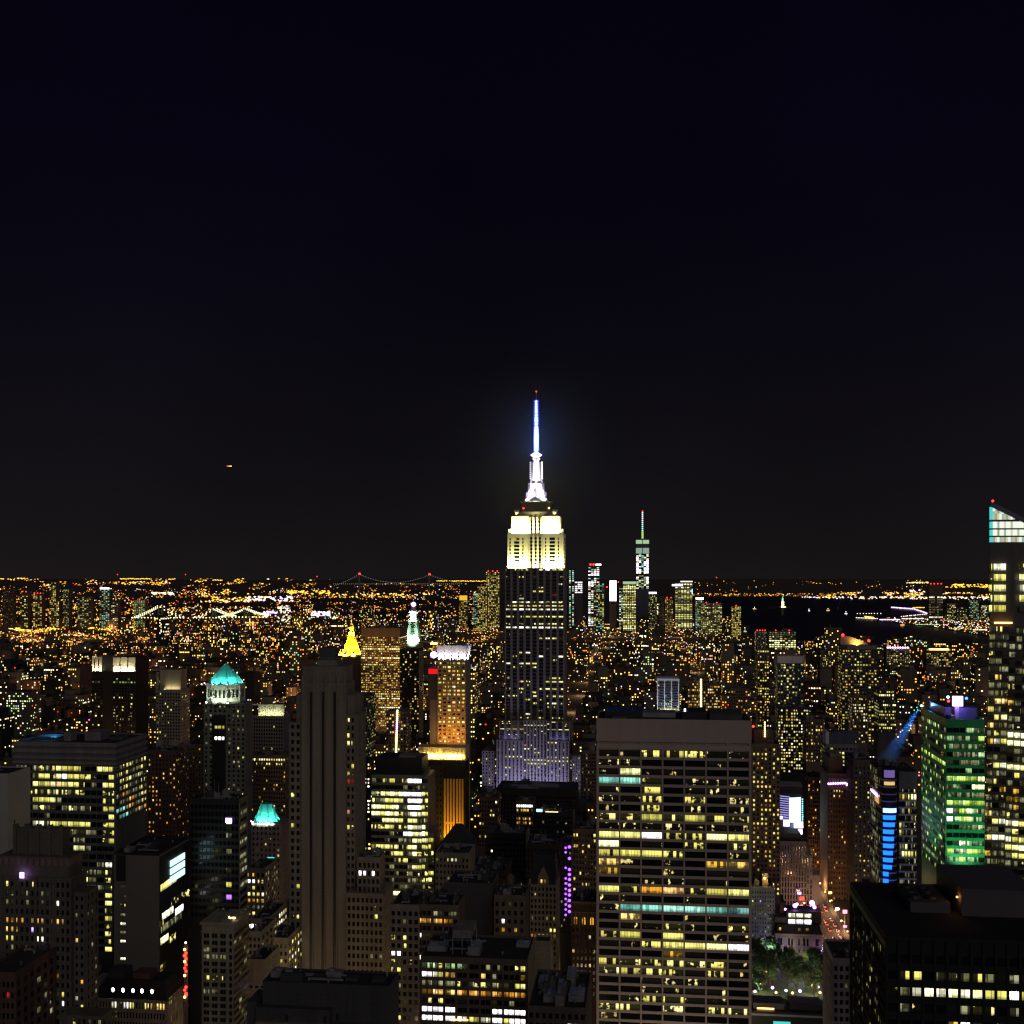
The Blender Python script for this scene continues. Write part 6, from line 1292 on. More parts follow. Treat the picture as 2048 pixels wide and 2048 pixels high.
b.m('roof_lamp').box(b.X(1191), b.X(1202), 0, 3, b.Z(1130.5), b.Z(1128), LAMPW); b.finish(tiny=True)
far_tower('dim distant tower with greenish floors before the lit roof bar', 1188, 1208, 1166, 5300, 'cds.y', 5, 3.4, yb=1285)
b = far_tower('distant tower whose whole face glows solid white', 1219, 1233, 1161, 5500, '.', 1, 60, wall=GREY, yb=1285, done=False, mark='the solid white tower')
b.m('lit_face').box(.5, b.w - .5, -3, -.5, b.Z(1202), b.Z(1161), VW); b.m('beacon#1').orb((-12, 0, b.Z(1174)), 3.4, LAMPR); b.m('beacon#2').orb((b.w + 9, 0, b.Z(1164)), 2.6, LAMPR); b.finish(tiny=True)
b = far_tower('distant olive tower stacked with yellow floors near the solid white tower', 1246, 1272, 1165, 5300, 'ddyh', 6, 3.2, wall=DGREY, rowmix='.yd.Y', yb=1285, done=False)
b.m('lit_crown').box(0, b.w, -1, 5, b.Z(1168), b.Z(1163), GB); b.finish(tiny=True)
far_tower('narrow distant tower with pale blue windows beside the solid white tower', 1238, 1250, 1172, 5450, 'wc.s', 3, 3.2, yb=1285)
b = far_tower('distant office with broad yellow floors and violet-white roof bars', 1350, 1385, 1166, 5600, 'dhs', 6, 3.4, wall=GREY, rowmix='hhyYy', yb=1285, done=False, mark='the yellow-floored far office')
b.m('roof_lamp#1').box(b.X(1344), b.X(1365), -2, 3, b.Z(1172), b.Z(1168.5), VW); b.m('roof_lamp#2').box(b.X(1361), b.X(1385), -2, 3, b.Z(1164), b.Z(1162), glowmat('pinkish_bar', (1, .7, .75), 2)); b.m('edge_lamp').box(b.w - 3, b.w, -3, -.5, b.Z(1188), b.Z(1178), glowmat('edge_cyan', (.2, .8, 1), 3)); b.finish(tiny=True)
far_tower('dim distant block with a violet roof light between spire tower and yellow-floored office', 1297, 1314, 1187, 5400, '.sdh', 5, 3.2, cap=(VW, 3), yb=1285)
far_tower('black distant slab without lights before the yellow-floored far office', 1318, 1329, 1192, 5200, '.', 4, 3.4, wall=BLACK, yb=1285)
far_tower('distant tower with tan floodlit top before the yellow-floored office', 1330, 1346, 1196, 5200, '..ads', 5, 3.4, wall=BRICK, red=2, yb=1285)
far_tower('distant block with a white roof lamp and cyan side at the waterfront', 1391, 1408, 1198, 5300, 'hscd', 5, 3.2, wall=BLUEW, cap=(LAMPW, 3), yb=1285)
far_tower('wide distant block speckled with yellow windows by the water', 1402, 1444, 1206, 5000, '.dsyh', 11, 3.4, red=2, yb=1285, wall=GREY)
far_tower('distant stepped tower dotted with warm windows by the water edge', 1463, 1482, 1212, 4700, 'dy.da', 6, 3.4, red=1, yb=1285, wall=BRICK)
far_tower('distant tower topped by a gold pyramid glow', 918, 935, 1200, 5600, '.ads', 5, 3.4, wall=BRICK, yb=1285, cap=(glowmat('small_gold', (1, .6, .03), .9), 9))
far_tower('distant green-topped tower beside the small gold top', 946, 962, 1190, 5500, '.dcg', 5, 3.4, yb=1285, cap=(GB, 3))
far_tower('distant slab with scattered yellow dots beside the red-beaconed cluster tower', 955, 974, 1172, 5300, '.dysa', 6, 3.2, yb=1285, wall=BRICK)
far_tower('pale distant tower across the bay with dark head and red beacons', 1858, 1886, 1168, 6700, '.hhs.', 7, 5, wall=BRICK, red=4, yb=1285, rowmix='..h..w', mark='the far-shore tower', top=70)
for i, (x0, x1, yt, c) in enumerate(((1894, 1912, 1206, 'yds.'), (1914, 1934, 1214, 'ds.h'), (1938, 1958, 1200, 'cds.'), (1960, 1976, 1210, 'wds.'))):
    far_tower(['tall far-shore block of yellow specks by the water', 'lower far-shore block of dim specks', 'far-shore block with teal specks and lit roof line', 'far-shore block with white specks at the frame of the slanted-crown skyscraper'][i], x0, x1, yt, 6500, c, 7, 3.2, yb=1285, wall=BLACK)
LT = [(40, 56, 1184, 2, 'yd..s.'), (66, 84, 1187, 3, 'dy..a.'), (99, 112, 1164, 0, 'ya.s.'), (126, 138, 1178, 0, 'gds..'), (199, 219, 1178, 0, 'gc.d.'), (155, 182, 1193, 0, 'gd..s.'), (222, 236, 1200, 0, 'wd.s..'), (268, 290, 1200, 1, 'gg.d'), (5, 25, 1178, 0, '...s'), (108, 118, 1202, 0, 'yaY.')]
LL_ = ['far twin tower with red beacons at the city edge', 'far twin tower with three red beacons and yellow specks', 'small far tower of amber specks on the horizon', 'far tower with greenish specks standing alone', 'far tower capped by a white light bar', 'broad far tower of pale green specks', 'far tower of white specks among orange street lights', 'far banded tower with bright green floors', 'dark far tower with hardly any lights at the frame edge', 'tiny far tower glowing yellow beside street lights']
for (x0, x1, yt, rd, c), lb in zip(LT, LL_):
    far_tower(lb, x0, x1, yt, 5600, c, max(4, (x1 - x0) // 4), 3.2, wall=BRICK, red=rd, yb=1285, cap=(VW, 3) if 'bar' in lb else None, rowmix='..gg' if 'banded' in lb else None)
for (x0, x1, yt, D, c, lb, rd, rm) in ((1512, 1533, 1262, 3000, '.hs.', 'violet-tinted slim tower with a red beacon crown near the river', 4, None), (1538, 1592, 1262, 3200, '.hsd', 'long low office with white strip floors and two red beacons', 2, '.wYh'),
        (1773, 1818, 1296, 2900, '.sdh', 'low warehouse crowned by a row of violet lights', 0, None), (1853, 1902, 1296, 2700, '.das', 'low riverside building with an amber roof line', 0, None), (1640, 1664, 1300, 2600, '..sd', 'dim square building between two mid towers', 0, None)):
    b = far_tower(lb, x0, x1, yt, D, c, 10, 4, wall=BLUEW if rd == 4 else DGREY, red=rd, yb=yt + 40, rowmix=rm, done=False)
    if 'warehouse' in lb:
        for i in range(9): b.m('violet_lamp#%d' % i).orb((b.w * (i + .5) / 9, -1, b.Z(1295)), 2.4, LAMPV, 6)
    if 'amber roof' in lb: b.m('roof_lamp').box(b.w * .1, b.w * .9, -1, 0, b.Z(1300), b.Z(1297), LAMPO)
    b.finish(tiny=True)

# bridges
def sag(a, b_, z0, z1, s, n=14):
    return [(a[0] + (b_[0] - a[0]) * i / n, a[1] + (b_[1] - a[1]) * i / n, z0 + (z1 - z0) * i / n - s * 4 * (i / n) * (1 - i / n)) for i in range(n + 1)]
def bridge(name, label, D, xs_, ys_, deck, sagf, wid, rad, bead, step, mat, red=False, deckmat=None, tw=6):
    root = bpy.data.objects.new(name, None); COL.objects.link(root); tag(root, label, 'bridge')
    pts = [(wx(x, D), D) for x in xs_]; root.location = (pts[1][0], D, 0)
    off = Vector((pts[1][0], D, 0))
    dk = MB(); zd = wz(deck, D)
    dk.box(pts[0][0] - off.x, pts[-1][0] - off.x, -wid / 2, wid / 2, zd - 4, zd, DGREY)
    dk.build('deck', root)
    lm = MB()
    x = pts[0][0]
    while x < pts[-1][0]:
        lm.dot((x - off.x, -wid / 2 - 1, zd + 5), bead * .8, deckmat or mat); x += step * 1.1
    lm.build('deck_lamps', root)
    zs = [wz(y, D) for y in ys_]
    for k in range(1, len(pts) - 1):
        t = MB(); x0 = pts[k][0] - off.x
        for a in (-1, 1): t.box(x0 - tw / 2, x0 + tw / 2, a * wid / 2 - tw / 2, a * wid / 2 + tw / 2, 0, zs[k], GREY)
        for q_ in (.35, .62, .98): t.box(x0 - tw / 2, x0 + tw / 2, -wid / 2 + tw / 2, wid / 2 - tw / 2, zd + (zs[k] - zd) * q_ - tw * .7, zd + (zs[k] - zd) * q_, GREY)
        t.build('tower', root)
        if red:
            r_ = MB(); r_.orb((x0, 0, zs[k] + 8), 16, LAMPR); r_.build('beacon', root)
    for a in (-1, 1):
        c = MB(); l_ = MB()
        for k in range(len(pts) - 1):
            pp = sag(pts[k], pts[k + 1], zs[k], zs[k + 1], sagf[k])
            pp = [(p[0] - off.x, a * wid / 2, p[2]) for p in pp]
            for p, q_ in zip(pp, pp[1:]):
                c.bar(p, q_, rad, METAL, 4)
                L = (Vector(q_) - Vector(p)).length; n = max(1, int(L / step))
                for i in range(n):
                    f = (i + .5) / n; l_.dot(tuple(Vector(p).lerp(Vector(q_), f) + Vector((0, 0, 1))), bead, mat)
        co = c.build('cable', root); l_.build('cable_lamps', co)
    return root
CB1 = glowmat('cable_bead', (.95, .9, .5), 3.0); CB2 = glowmat('cable_bead_pale', (.6, .6, .72), .9); CB3 = glowmat('deck_bead', (.6, .62, .3), .8)
bridge('suspension_bridge', 'near suspension bridge strung with double rows of pale cable lamps', 5500, [268, 321, 428, 470], [1236, 1211, 1217, 1233], 1237, [4, 52, 4], 60, 1.2, 3.4, 14, CB1, deckmat=LAMPY)
bridge('suspension_bridge', 'second suspension bridge with one violet-lit tower head beside the glowing pier lights', 5200, [440, 491, 540], [1234, 1217, 1231], 1236, [6, 6], 50, 1.2, 3.4, 14, CB1, deckmat=LAMPY)
bridge('suspension_bridge', 'faint great suspension bridge on the horizon with two red tower beacons', 15500, [668, 719, 859, 925], [1172, 1149, 1150, 1167], 1168.5, [12, 105, 12], 60, 5, 5.5, 24, CB2, red=True, deckmat=CB3, tw=20)

# statue on its island
D = 9300; rt = bpy.data.objects.new('statue', None); COL.objects.link(rt); rt.location = (wx(1565, D), D, 1.5); tag(rt, 'small green-lit robed statue with raised arm on an island pedestal', 'statue')
M = MB(); M.lathe(0, 0, [(44, 0), (42, 9), (24, 10), (22, 16), (14, 18), (11, 44), (13, 46), (13, 48)], 4, wallmat('pedestal_granite', (.5, .42, .3)), rot=math.pi / 4); M.build('pedestal', rt)
M = MB(); ST = wallmat('verdigris_copper', (.25, .62, .48))
M.lathe(0, 0, [(8, 48), (7.5, 60), (6.2, 74), (5.2, 82), (6, 86), (3, 89), (2.4, 90), (3, 93), (2.2, 96), (.4, 97)], 10, ST)
M.bar((4.5, 0, 85), (6.5, -1, 96), 1.6, ST, 6); M.bar((6.5, -1, 96), (7, -1, 102), 1.1, ST, 6); M.bar((-5, -2, 84), (-6, -3, 74), 1.8, ST, 6)
for i in range(7): M.bar((0, 0, 95), (math.sin((i - 3) * .45) * 5, 0, 95 + math.cos((i - 3) * .45) * 5), .3, ST, 4)
M.build('robed_figure', rt)
M = MB(); M.orb((7, -1, 104), 2.4, LAMPY); M.build('torch_flame', rt)
for z_, c in ((46, (1, .75, .3)), (88, (.5, 1, .75))):
    l = bpy.data.lights.new('floodlight', 'SPOT'); l.energy = 900000; l.color = c; l.spot_size = R(60); o = bpy.data.objects.new('floodlight', l); COL.objects.link(o); o.parent = rt
    o.location = (0, -70, 4); o.rotation_euler = (Vector((0, 0, z_ - 18)) - Vector((0, -70, 4))).to_track_quat('-Z', 'Y').to_euler()

# boats
def boat(px, py, label, L=36, mat=LAMPY):
    x, y = gpt(px, py); r = bpy.data.objects.new('boat', None); COL.objects.link(r); r.location = (x, y, .6); tag(r, label, 'boat', 'boats on the dark harbour')
    M = MB(); h = L / 2
    M.loft([[(-h * .9, -4, -.4), (h * .7, -4, -.4), (h * .95, 0, -.4), (h * .7, 4, -.4), (-h * .9, 4, -.4)], [(-h, -5, 3), (h * .75, -5, 3), (h * 1.1, 0, 3.4), (h * .75, 5, 3), (-h, 5, 3)]], DGREY); M.build('hull', r)
    M = MB(); M.box(-h * .7, h * .5, -3.6, 3.6, 3.1, 6, WHITE); M.box(-h * .2, h * .4, -3, 3, 6, 8.6, WHITE); M.build('cabin', r)
    M = MB()
    for i in range(7): M.box(-h * .66 + i * L * .085, -h * .66 + i * L * .085 + L * .06, -3.8, -3.61, 4, 5.6, mat)
    M.build('cabin_window', r)
    M = MB(); M.bar((0, 0, 8.6), (0, 0, 16), .3, METAL, 4); M.orb((0, 0, 16.5), 1.8, LAMPW); M.build('mast', r)
boat(1661, 1262, 'lit ferry in the middle of the dark river', 60); boat(1805, 1252, 'small boat with orange cabin lights near the far-shore pier', 36, LAMPO)
boat(1509, 1219, 'small boat with a string of lights beside the statue island', 40); boat(1656, 1222, 'dim boat between statue island and far piers', 44, LAMPO); boat(1618, 1223, 'tiny pale sailing boat with one mast light', 20, LAMPW); boat(1692, 1229, 'single white-lit launch before the pier lights', 30, LAMPW)

# airliner, far off to the left in the sky
D = 7000; r = bpy.data.objects.new('airliner', None); COL.objects.link(r); r.location = (wx(458, D), D, wz(932.5, D)); tag(r, 'tiny airliner with orange lights alone in the left sky', 'airliner')
M = MB(); M.lathe(0, 0, [(.3, -19), (2, -15), (2, 13), (.4, 19)], 10, GREY)
fz = [(v[2], v[1], v[0]) for v in M.v]; M.v = fz; M.build('fuselage', r)
M = MB(); M.hexa([(-3, 0, -.3), (3, 0, -.3), (-8, 17, .4), (-10, 17, .4), (-3, 0, 0), (3, 0, 0), (-8, 17, .6), (-10, 17, .6)], GREY); M.hexa([(-3, 0, -.3), (3, 0, -.3), (-8, -17, .4), (-10, -17, .4), (-3, 0, 0), (3, 0, 0), (-8, -17, .6), (-10, -17, .6)], GREY); M.build('wing', r)
M = MB(); M.hexa([(-18, -.2, 0), (-13, -.2, 0), (-13, .2, 0), (-18, .2, 0), (-19, -.2, 6.5), (-16.5, -.2, 6.5), (-16.5, .2, 6.5), (-19, .2, 6.5)], GREY); M.build('tail_fin', r)
M = MB()
for x_, m__ in ((-11, LAMPR), (-5, LAMPO), (2, LAMPO), (9, LAMPY), (15, LAMPO)): M.orb((x_, -2.4, .6), 1.9, m__, 6)
M.build('navigation_lamp', r)

# ------------------------------------------------------------------ park trees, avenue with cars and street lamps
LEAF = wallmat('plane_tree_leaves', (.06, .11, .04), .7, .5, .5); BARK = wallmat('bark', (.07, .05, .035))
def crown_mesh(seed):
    r = random.Random(seed); M = MB()
    cl = [(r.uniform(-3.4, 3.4), r.uniform(-3.4, 3.4), r.uniform(6.5, 13.5), r.uniform(1.2, 2.3)) for _ in range(17)]
    for _ in range(2600):
        c = r.choice(cl); v = Vector((r.gauss(0, 1), r.gauss(0, 1), r.gauss(0, .8))).normalized() * c[3] * r.uniform(.45, 1.08)
        p = Vector(c[:3]) + v; q_ = Vector((r.gauss(0, 1), r.gauss(0, 1), r.gauss(0, 1))).normalized(); w = q_.orthogonal().normalized(); e = q_.cross(w); s = r.uniform(.25, .5)
        M.face([p + w * s, p + e * s * .6, p - w * s, p - e * s * .6], LEAF)
    return M
def trunk_mesh(seed):
    r = random.Random(seed); M = MB(); M.bar((0, 0, -.1), (.1, 0, 5), .38, BARK, 7, r2=.26)
    for i in range(6):
        a = r.uniform(0, 6.28); q_ = (math.cos(a) * r.uniform(1.5, 3), math.sin(a) * r.uniform(1.5, 3), r.uniform(8, 11.5)); M.bar((.1, 0, r.uniform(3.8, 4.9)), q_, .17, BARK, 5, r2=.05)
    return M
protos = []
for k in range(3):
    c = crown_mesh(k).build('crown'); t = trunk_mesh(k).build('trunk'); protos.append((t, c))
tp_ = [(1512, 1938), (1530, 1950), (1548, 1936), (1565, 1955), (1582, 1940), (1600, 1958), (1616, 1944), (1634, 1956), (1652, 1948), (1520, 1968), (1541, 1976), (1574, 1974), (1610, 1978), (1642, 1975), (1662, 1968), (1592, 1990), (1628, 1995), (1520, 1996)]
nb = ['beneath the greenish-white building', 'beneath the club building', 'by the avenue', 'near the lawn lamps']
for i, (px, py) in enumerate(tp_):
    x, y = gpt(px, py); r = bpy.data.objects.new('tree', None); COL.objects.link(r); r.location = (x, y, 0); r.rotation_euler = (0, 0, i * 1.7); s = RNG.uniform(1.0, 1.35); r.scale = (s, s, s * RNG.uniform(.9, 1.1))
    tag(r, 'leafy park tree lit green from below by lawn lamps', 'tree', 'park trees by the lawn')
    t, c = protos[i % 3]
    if i >= 3: t, c = t.copy(), c.copy(); COL.objects.link(t); COL.objects.link(c)
    t.parent = r; c.parent = r
for i, (px, py, c) in enumerate(((1520, 1985, 0), (1545, 1993, 1), (1552, 2003, 0), (1572, 1999, 2), (1585, 2004, 0), (1600, 2000, 1), (1625, 1988, 0), (1636, 1992, 1), (1640, 2003, 0), (1651, 1999, 2), (1510, 2001, 2), (1531, 1960, 0), (1562, 1932, 1), (1662, 1950, 0), (1598, 1966, 2), (1510, 1912, 0))):
    x, y = gpt(px, py); r = bpy.data.objects.new('park_lamp', None); COL.objects.link(r); r.location = (x, y, 0)
    tag(r, ['park lamp post with a warm orange globe among the trees', 'park lamp post with a violet-white globe among the trees', 'park lamp post with a white globe among the trees'][c], 'lamp post', ['orange park lamps', 'violet-white park lamps', 'white park lamps'][c])
    M = MB(); M.lathe(0, 0, [(.25, 0), (.1, .5), (.08, 5)], 8, DGREY); M.build('post', r)
    M = MB(); M.orb((0, 0, 5.6), .75 if c != 1 else .95, (LAMPO, LAMPV, LAMPW)[c], 8); M.build('globe', r)
    if i % 2 == 0:
        l = bpy.data.lights.new('lamp_light', 'POINT'); l.energy = 4200; l.color = ((1, .8, .45), (.7, .6, 1), (.75, 1, .8))[c]; l.shadow_soft_size = .6; o = bpy.data.objects.new('lamp_light', l); COL.objects.link(o); o.parent = r; o.location = (0, -1.2, 6.6)
LAWN = wallmat('lawn', (.035, .065, .025), .95)
sheet('lawn', [gpt(1505, 2030), gpt(1650, 2030), gpt(1660, 1975), gpt(1510, 1975)], .02, LAWN)
# the avenue
sA = 134.0
def av(s, t, z): x, y = xy(s, t); return (x, y, z)
M = MB(); ASP = wallmat('asphalt', (.05, .05, .05), .8)
M.face([av(sA - 11, 560, .03), av(sA + 11, 560, .03), av(sA + 11, 3800, .03), av(sA - 11, 3800, .03)], ASP); tag(M.build('avenue_road'), kind='structure')
M = MB()
for a in (-1, 1): M.face([av(sA + a * 11.2, 560, .16), av(sA + a * 15, 560, .16), av(sA + a * 15, 3800, .16), av(sA + a * 11.2, 3800, .16)], GREY)
for l_ in (-5.5, 0, 5.5):
    for k in range(40): M.face([av(sA + l_ - .08, 760 + k * 9, .036), av(sA + l_ + .08, 760 + k * 9, .036), av(sA + l_ + .08, 764 + k * 9, .036), av(sA + l_ - .08, 764 + k * 9, .036)], WHITE)
tag(M.build('avenue_pavement'), kind='structure')
def car_parts(col):
    B_ = MB(); B_.loft([[(-.9, -2.3, .35), (.9, -2.3, .35), (.9, 2.3, .35), (-.9, 2.3, .35)], [(-.92, -2.3, .85), (.92, -2.3, .85), (.92, 2.3, .85), (-.92, 2.3, .85)], [(-.8, -2.1, .95), (.8, -2.1, .95), (.8, 2.0, .95), (-.8, 2.0, .95)]], col)
    C_ = MB(); C_.loft([[(-.78, -1.5, .95), (.78, -1.5, .95), (.78, 1.1, .95), (-.78, 1.1, .95)], [(-.62, -.9, 1.5), (.62, -.9, 1.5), (.62, .5, 1.5), (-.62, .5, 1.5)]], gd)
    W_ = MB()
    for a in (-.9, .9):
        for c in (-1.4, 1.4): W_.bar((a - .1, c, .33), (a + .1, c, .33), .33, BLACK, 10)
    Hh = MB(); [Hh.box(a - .25, a + .25, -2.42, -2.31, .5, .95, LAMPW) for a in (-.65, .65)]
    Tt = MB(); [Tt.box(a - .25, a + .25, 2.31, 2.4, .55, .95, LAMPR) for a in (-.65, .65)]
    return [('body', B_), ('cabin', C_), ('wheel', W_), ('headlight', Hh), ('taillight', Tt)]
CARC = [('yellow cab', wallmat('cab_yellow', (.75, .42, .02), .4, .05)), ('white car', wallmat('car_white', (.7, .7, .7), .4, .05)), ('black car', wallmat('car_black', (.02, .02, .02), .3, .05))]
meshes = [[(n, m.build(n)) for n, m in car_parts(c)] for _, c in CARC]
first = set()
k = 0
for t in range(758, 960, 12):
    for l_ in (-8, -2.8, 2.8, 8):
        if RNG.random() < .25: continue
        i = k % 3; s = sA + l_ + RNG.uniform(-.4, .4); tt = t + RNG.uniform(-3, 3); away = l_ > 0
        r = bpy.data.objects.new('car', None); COL.objects.link(r); r.location = av(s, tt, .04); r.rotation_euler = (0, 0, -AV + (math.pi if away else 0))
        tag(r, '%s %s on the bright avenue' % (CARC[i][0], 'showing red taillights' if away else 'with white headlights on'), 'car', '%ss %s on the avenue' % (CARC[i][0], 'driving away' if away else 'coming nearer'))
        for n, o in meshes[i]:
            if i in first: o = o.copy(); COL.objects.link(o)
            o.parent = r
        first.add(i); k += 1
for i in range(12):
    for a in (-1, 1):
        t = 762 + i * 26 + (8 if a > 0 else 0)
        r = bpy.data.objects.new('street_lamp', None); COL.objects.link(r); r.location = av(sA + a * 12.5, t, .16); r.rotation_euler = (0, 0, -AV)
        tag(r, 'tall orange street lamp lining the bright avenue', 'street lamp', 'street lamps along the avenue')
        M = MB(); M.lathe(0, 0, [(.16, 0), (.09, 8.5)], 8, METAL); M.bar((0, 0, 8.5), (-a * 2, 0, 9), .07, METAL, 5); M.build('post', r)
        M = MB(); M.orb((-a * 2.1, 0, 8.9), .55, LAMPO, 8); M.build('lamp_head', r)
        if i % 2 == 0:
            l = bpy.data.lights.new('lamp_light', 'POINT'); l.energy = 9000; l.color = (1, .50, .22); l.shadow_soft_size = .4; o = bpy.data.objects.new('lamp_light', l); COL.objects.link(o); o.parent = r; o.location = (-a * 2.1, 0, 8)
for i, (s, t, h, c, lb) in enumerate(((sA - 13.5, 800, 9, LAMPV, 'violet-white shop sign over the avenue pavement near the club building'), (sA - 14.5, 830, 12, LAMPW, 'white lit shop sign hanging over the avenue'), (sA + 14, 880, 14, glowmat('sign_pink', (1, .25, .4), 3), 'pink lit sign on the far side of the avenue'), (sA - 14, 905, 16, LAMPR, 'red lit sign farther down the avenue'), (sA - 13, 860, 22, LAMPV, 'violet lit sign highest over the avenue'))):
    x, y, _ = av(s, t, 0); M = MB(); M.box(-1.6, 1.6, -.2, .2, h - 1.3, h + 1.3, c); M.box(-.1, .1, -.1, .1, 0, h - 1.31, METAL); o = M.build('lit_sign'); o.location = (x, y, 0); tag(o, lb, 'sign')

for i in range(16):
    m_, c_ = ((LAMPW, 'white'), (glowmat('sign_pink', (1, .25, .4), 3), 'pink'), (LAMPV, 'violet'), (LAMPO, 'orange'))[i % 4]
    s_ = sA + (-12.6 if i % 3 else 13); t_ = 770 + i * 11.5; h = 5 + (i * 7) % 9
    x, y, _ = av(s_, t_, 0); M = MB(); M.box(-1.3, 1.3, -.2, .2, h - .8, h + .8, m_); M.box(-.1, .1, -.1, .1, 0, h - .81, METAL); o = M.build('shop_sign'); o.location = (x, y, 0)
    tag(o, 'small %s lit shop sign low along the bright avenue' % c_, 'sign', '%s shop signs low along the avenue' % c_)

# ------------------------------------------------------------------ the carpet of other buildings
WALLC = [('brown brick', wallmat('carpet_brown', (.07, .05, .04))), ('red brick', wallmat('carpet_red', (.085, .045, .036))), ('grey', wallmat('grey_render', (.05, .05, .05))), ('tan', wallmat('tan_render', (.09, .075, .058))), ('black', wallmat('black_render', (.02, .02, .02))), ('pale grey', wallmat('pale_render', (.11, .105, .10)))]  # wall colours darkened to stand for the weak light on far blocks
TW = [('amber', glowmat('tiny_amber', (1, .44, .04), 2.6)), ('yellow', glowmat('tiny_yellow', (1, .74, .14), 2.4)), ('white', glowmat('tiny_white', (1, .90, .62), 2.8)), ('green-tinted', glowmat('tiny_green', (.62, .9, .34), 1.4)), ('orange', glowmat('tiny_orange', (1, .26, .02), 2.2)), ('cool blue', glowmat('tiny_blue', (.35, .6, 1), 2))]
TWX = [m__ for _, m__ in TW] * 2 + [glowmat('tiny_red', (1, .04, .03), 2), glowmat('tiny_magenta', (1, .15, .8), 2), glowmat('tiny_lilac', (.75, .55, 1), 2.6), glowmat('tiny_lilac', (.75, .55, 1), 2.6)]
def carpet_building(M, s0, s1, t0, t1, h, wallm, winc, dens, feat, r, ws, step):
    c = [xy(s0, t0), xy(s1, t0), xy(s1, t1), xy(s0, t1)]
    M.loft([[(x, y, 0) for x, y in c], [(x, y, h) for x, y in c]], wallm, cap=False)
    M.face([(x, y, h) for x, y in c], ROOF)
    def sub(a, b_, e, f, za, zb_, mat):
        q_ = [xy(s0 + (s1 - s0) * a, t0 + (t1 - t0) * e), xy(s0 + (s1 - s0) * b_, t0 + (t1 - t0) * e), xy(s0 + (s1 - s0) * b_, t0 + (t1 - t0) * f), xy(s0 + (s1 - s0) * a, t0 + (t1 - t0) * f)]
        M.hexa([(x, y, za) for x, y in q_] + [(x, y, zb_) for x, y in q_], mat)
    if feat == 1: sub(.3, .7, .3, .8, h, h + 4, wallm)
    if feat in (2, 3):
        for (u, v) in ((.3, .4), (.72, .6))[:feat - 1]:
            x, y = xy(s0 + (s1 - s0) * u, t0 + (t1 - t0) * v); M.lathe(x, y, [(1.4, h), (1.4, h + 3), (2.1, h + 3.1), (2.1, h + 6.5), (.1, h + 8)], 8, BRICK)
    if feat == 4: sub(.0, .5, .2, 1, h, h + 9, wallm)
    if feat == 5: sub(.15, .4, .4, .9, h, h + 3, wallm); sub(.6, .85, .2, .6, h, h + 5, GREY)
    # lit windows on the facade towards the viewer and on the flank that faces the view
    fcx = -1 if s0 > 0.115 * t0 * 0 + 0 and s0 > 20 else 1
    fl = 3.6 * step; nz = max(1, int((h - 1) / fl))
    def win(face, u, z, mat, w):
        hh = 1.5 * ws
        if face == 0: a = xy(s0 + u - w / 2, t0 - .06); b2 = xy(s0 + u + w / 2, t0 - .06)
        else:
            ss = s1 + .06 if face == 1 else s0 - .06
            a = xy(ss, t0 + u - w / 2); b2 = xy(ss, t0 + u + w / 2)
        M.face([(a[0], a[1], z), (b2[0], b2[1], z), (b2[0], b2[1], z + hh), (a[0], a[1], z + hh)], mat)
    for face, Lh in ((0, s1 - s0), (1 if s1 < 0 else 2, t1 - t0)):
        cw = 3.2 * step; n = max(1, int(Lh / cw))
        for j in range(nz):
            z = h - 1.2 - (j + 1) * fl + .9
            if z < 1: continue
            rowon = r.random() < .05
            for i in range(n):
                if r.random() < (dens if face == 0 else dens * .6) or (rowon and r.random() < .7):
                    m_ = winc[0] if r.random() < .62 else winc[1] if r.random() < .6 else r.choice(TWX)
                    win(face, (i + .5) * Lh / n, z, m_, min(Lh / n * .62, r.choice((1.0, 1.3, 1.9)) * ws))

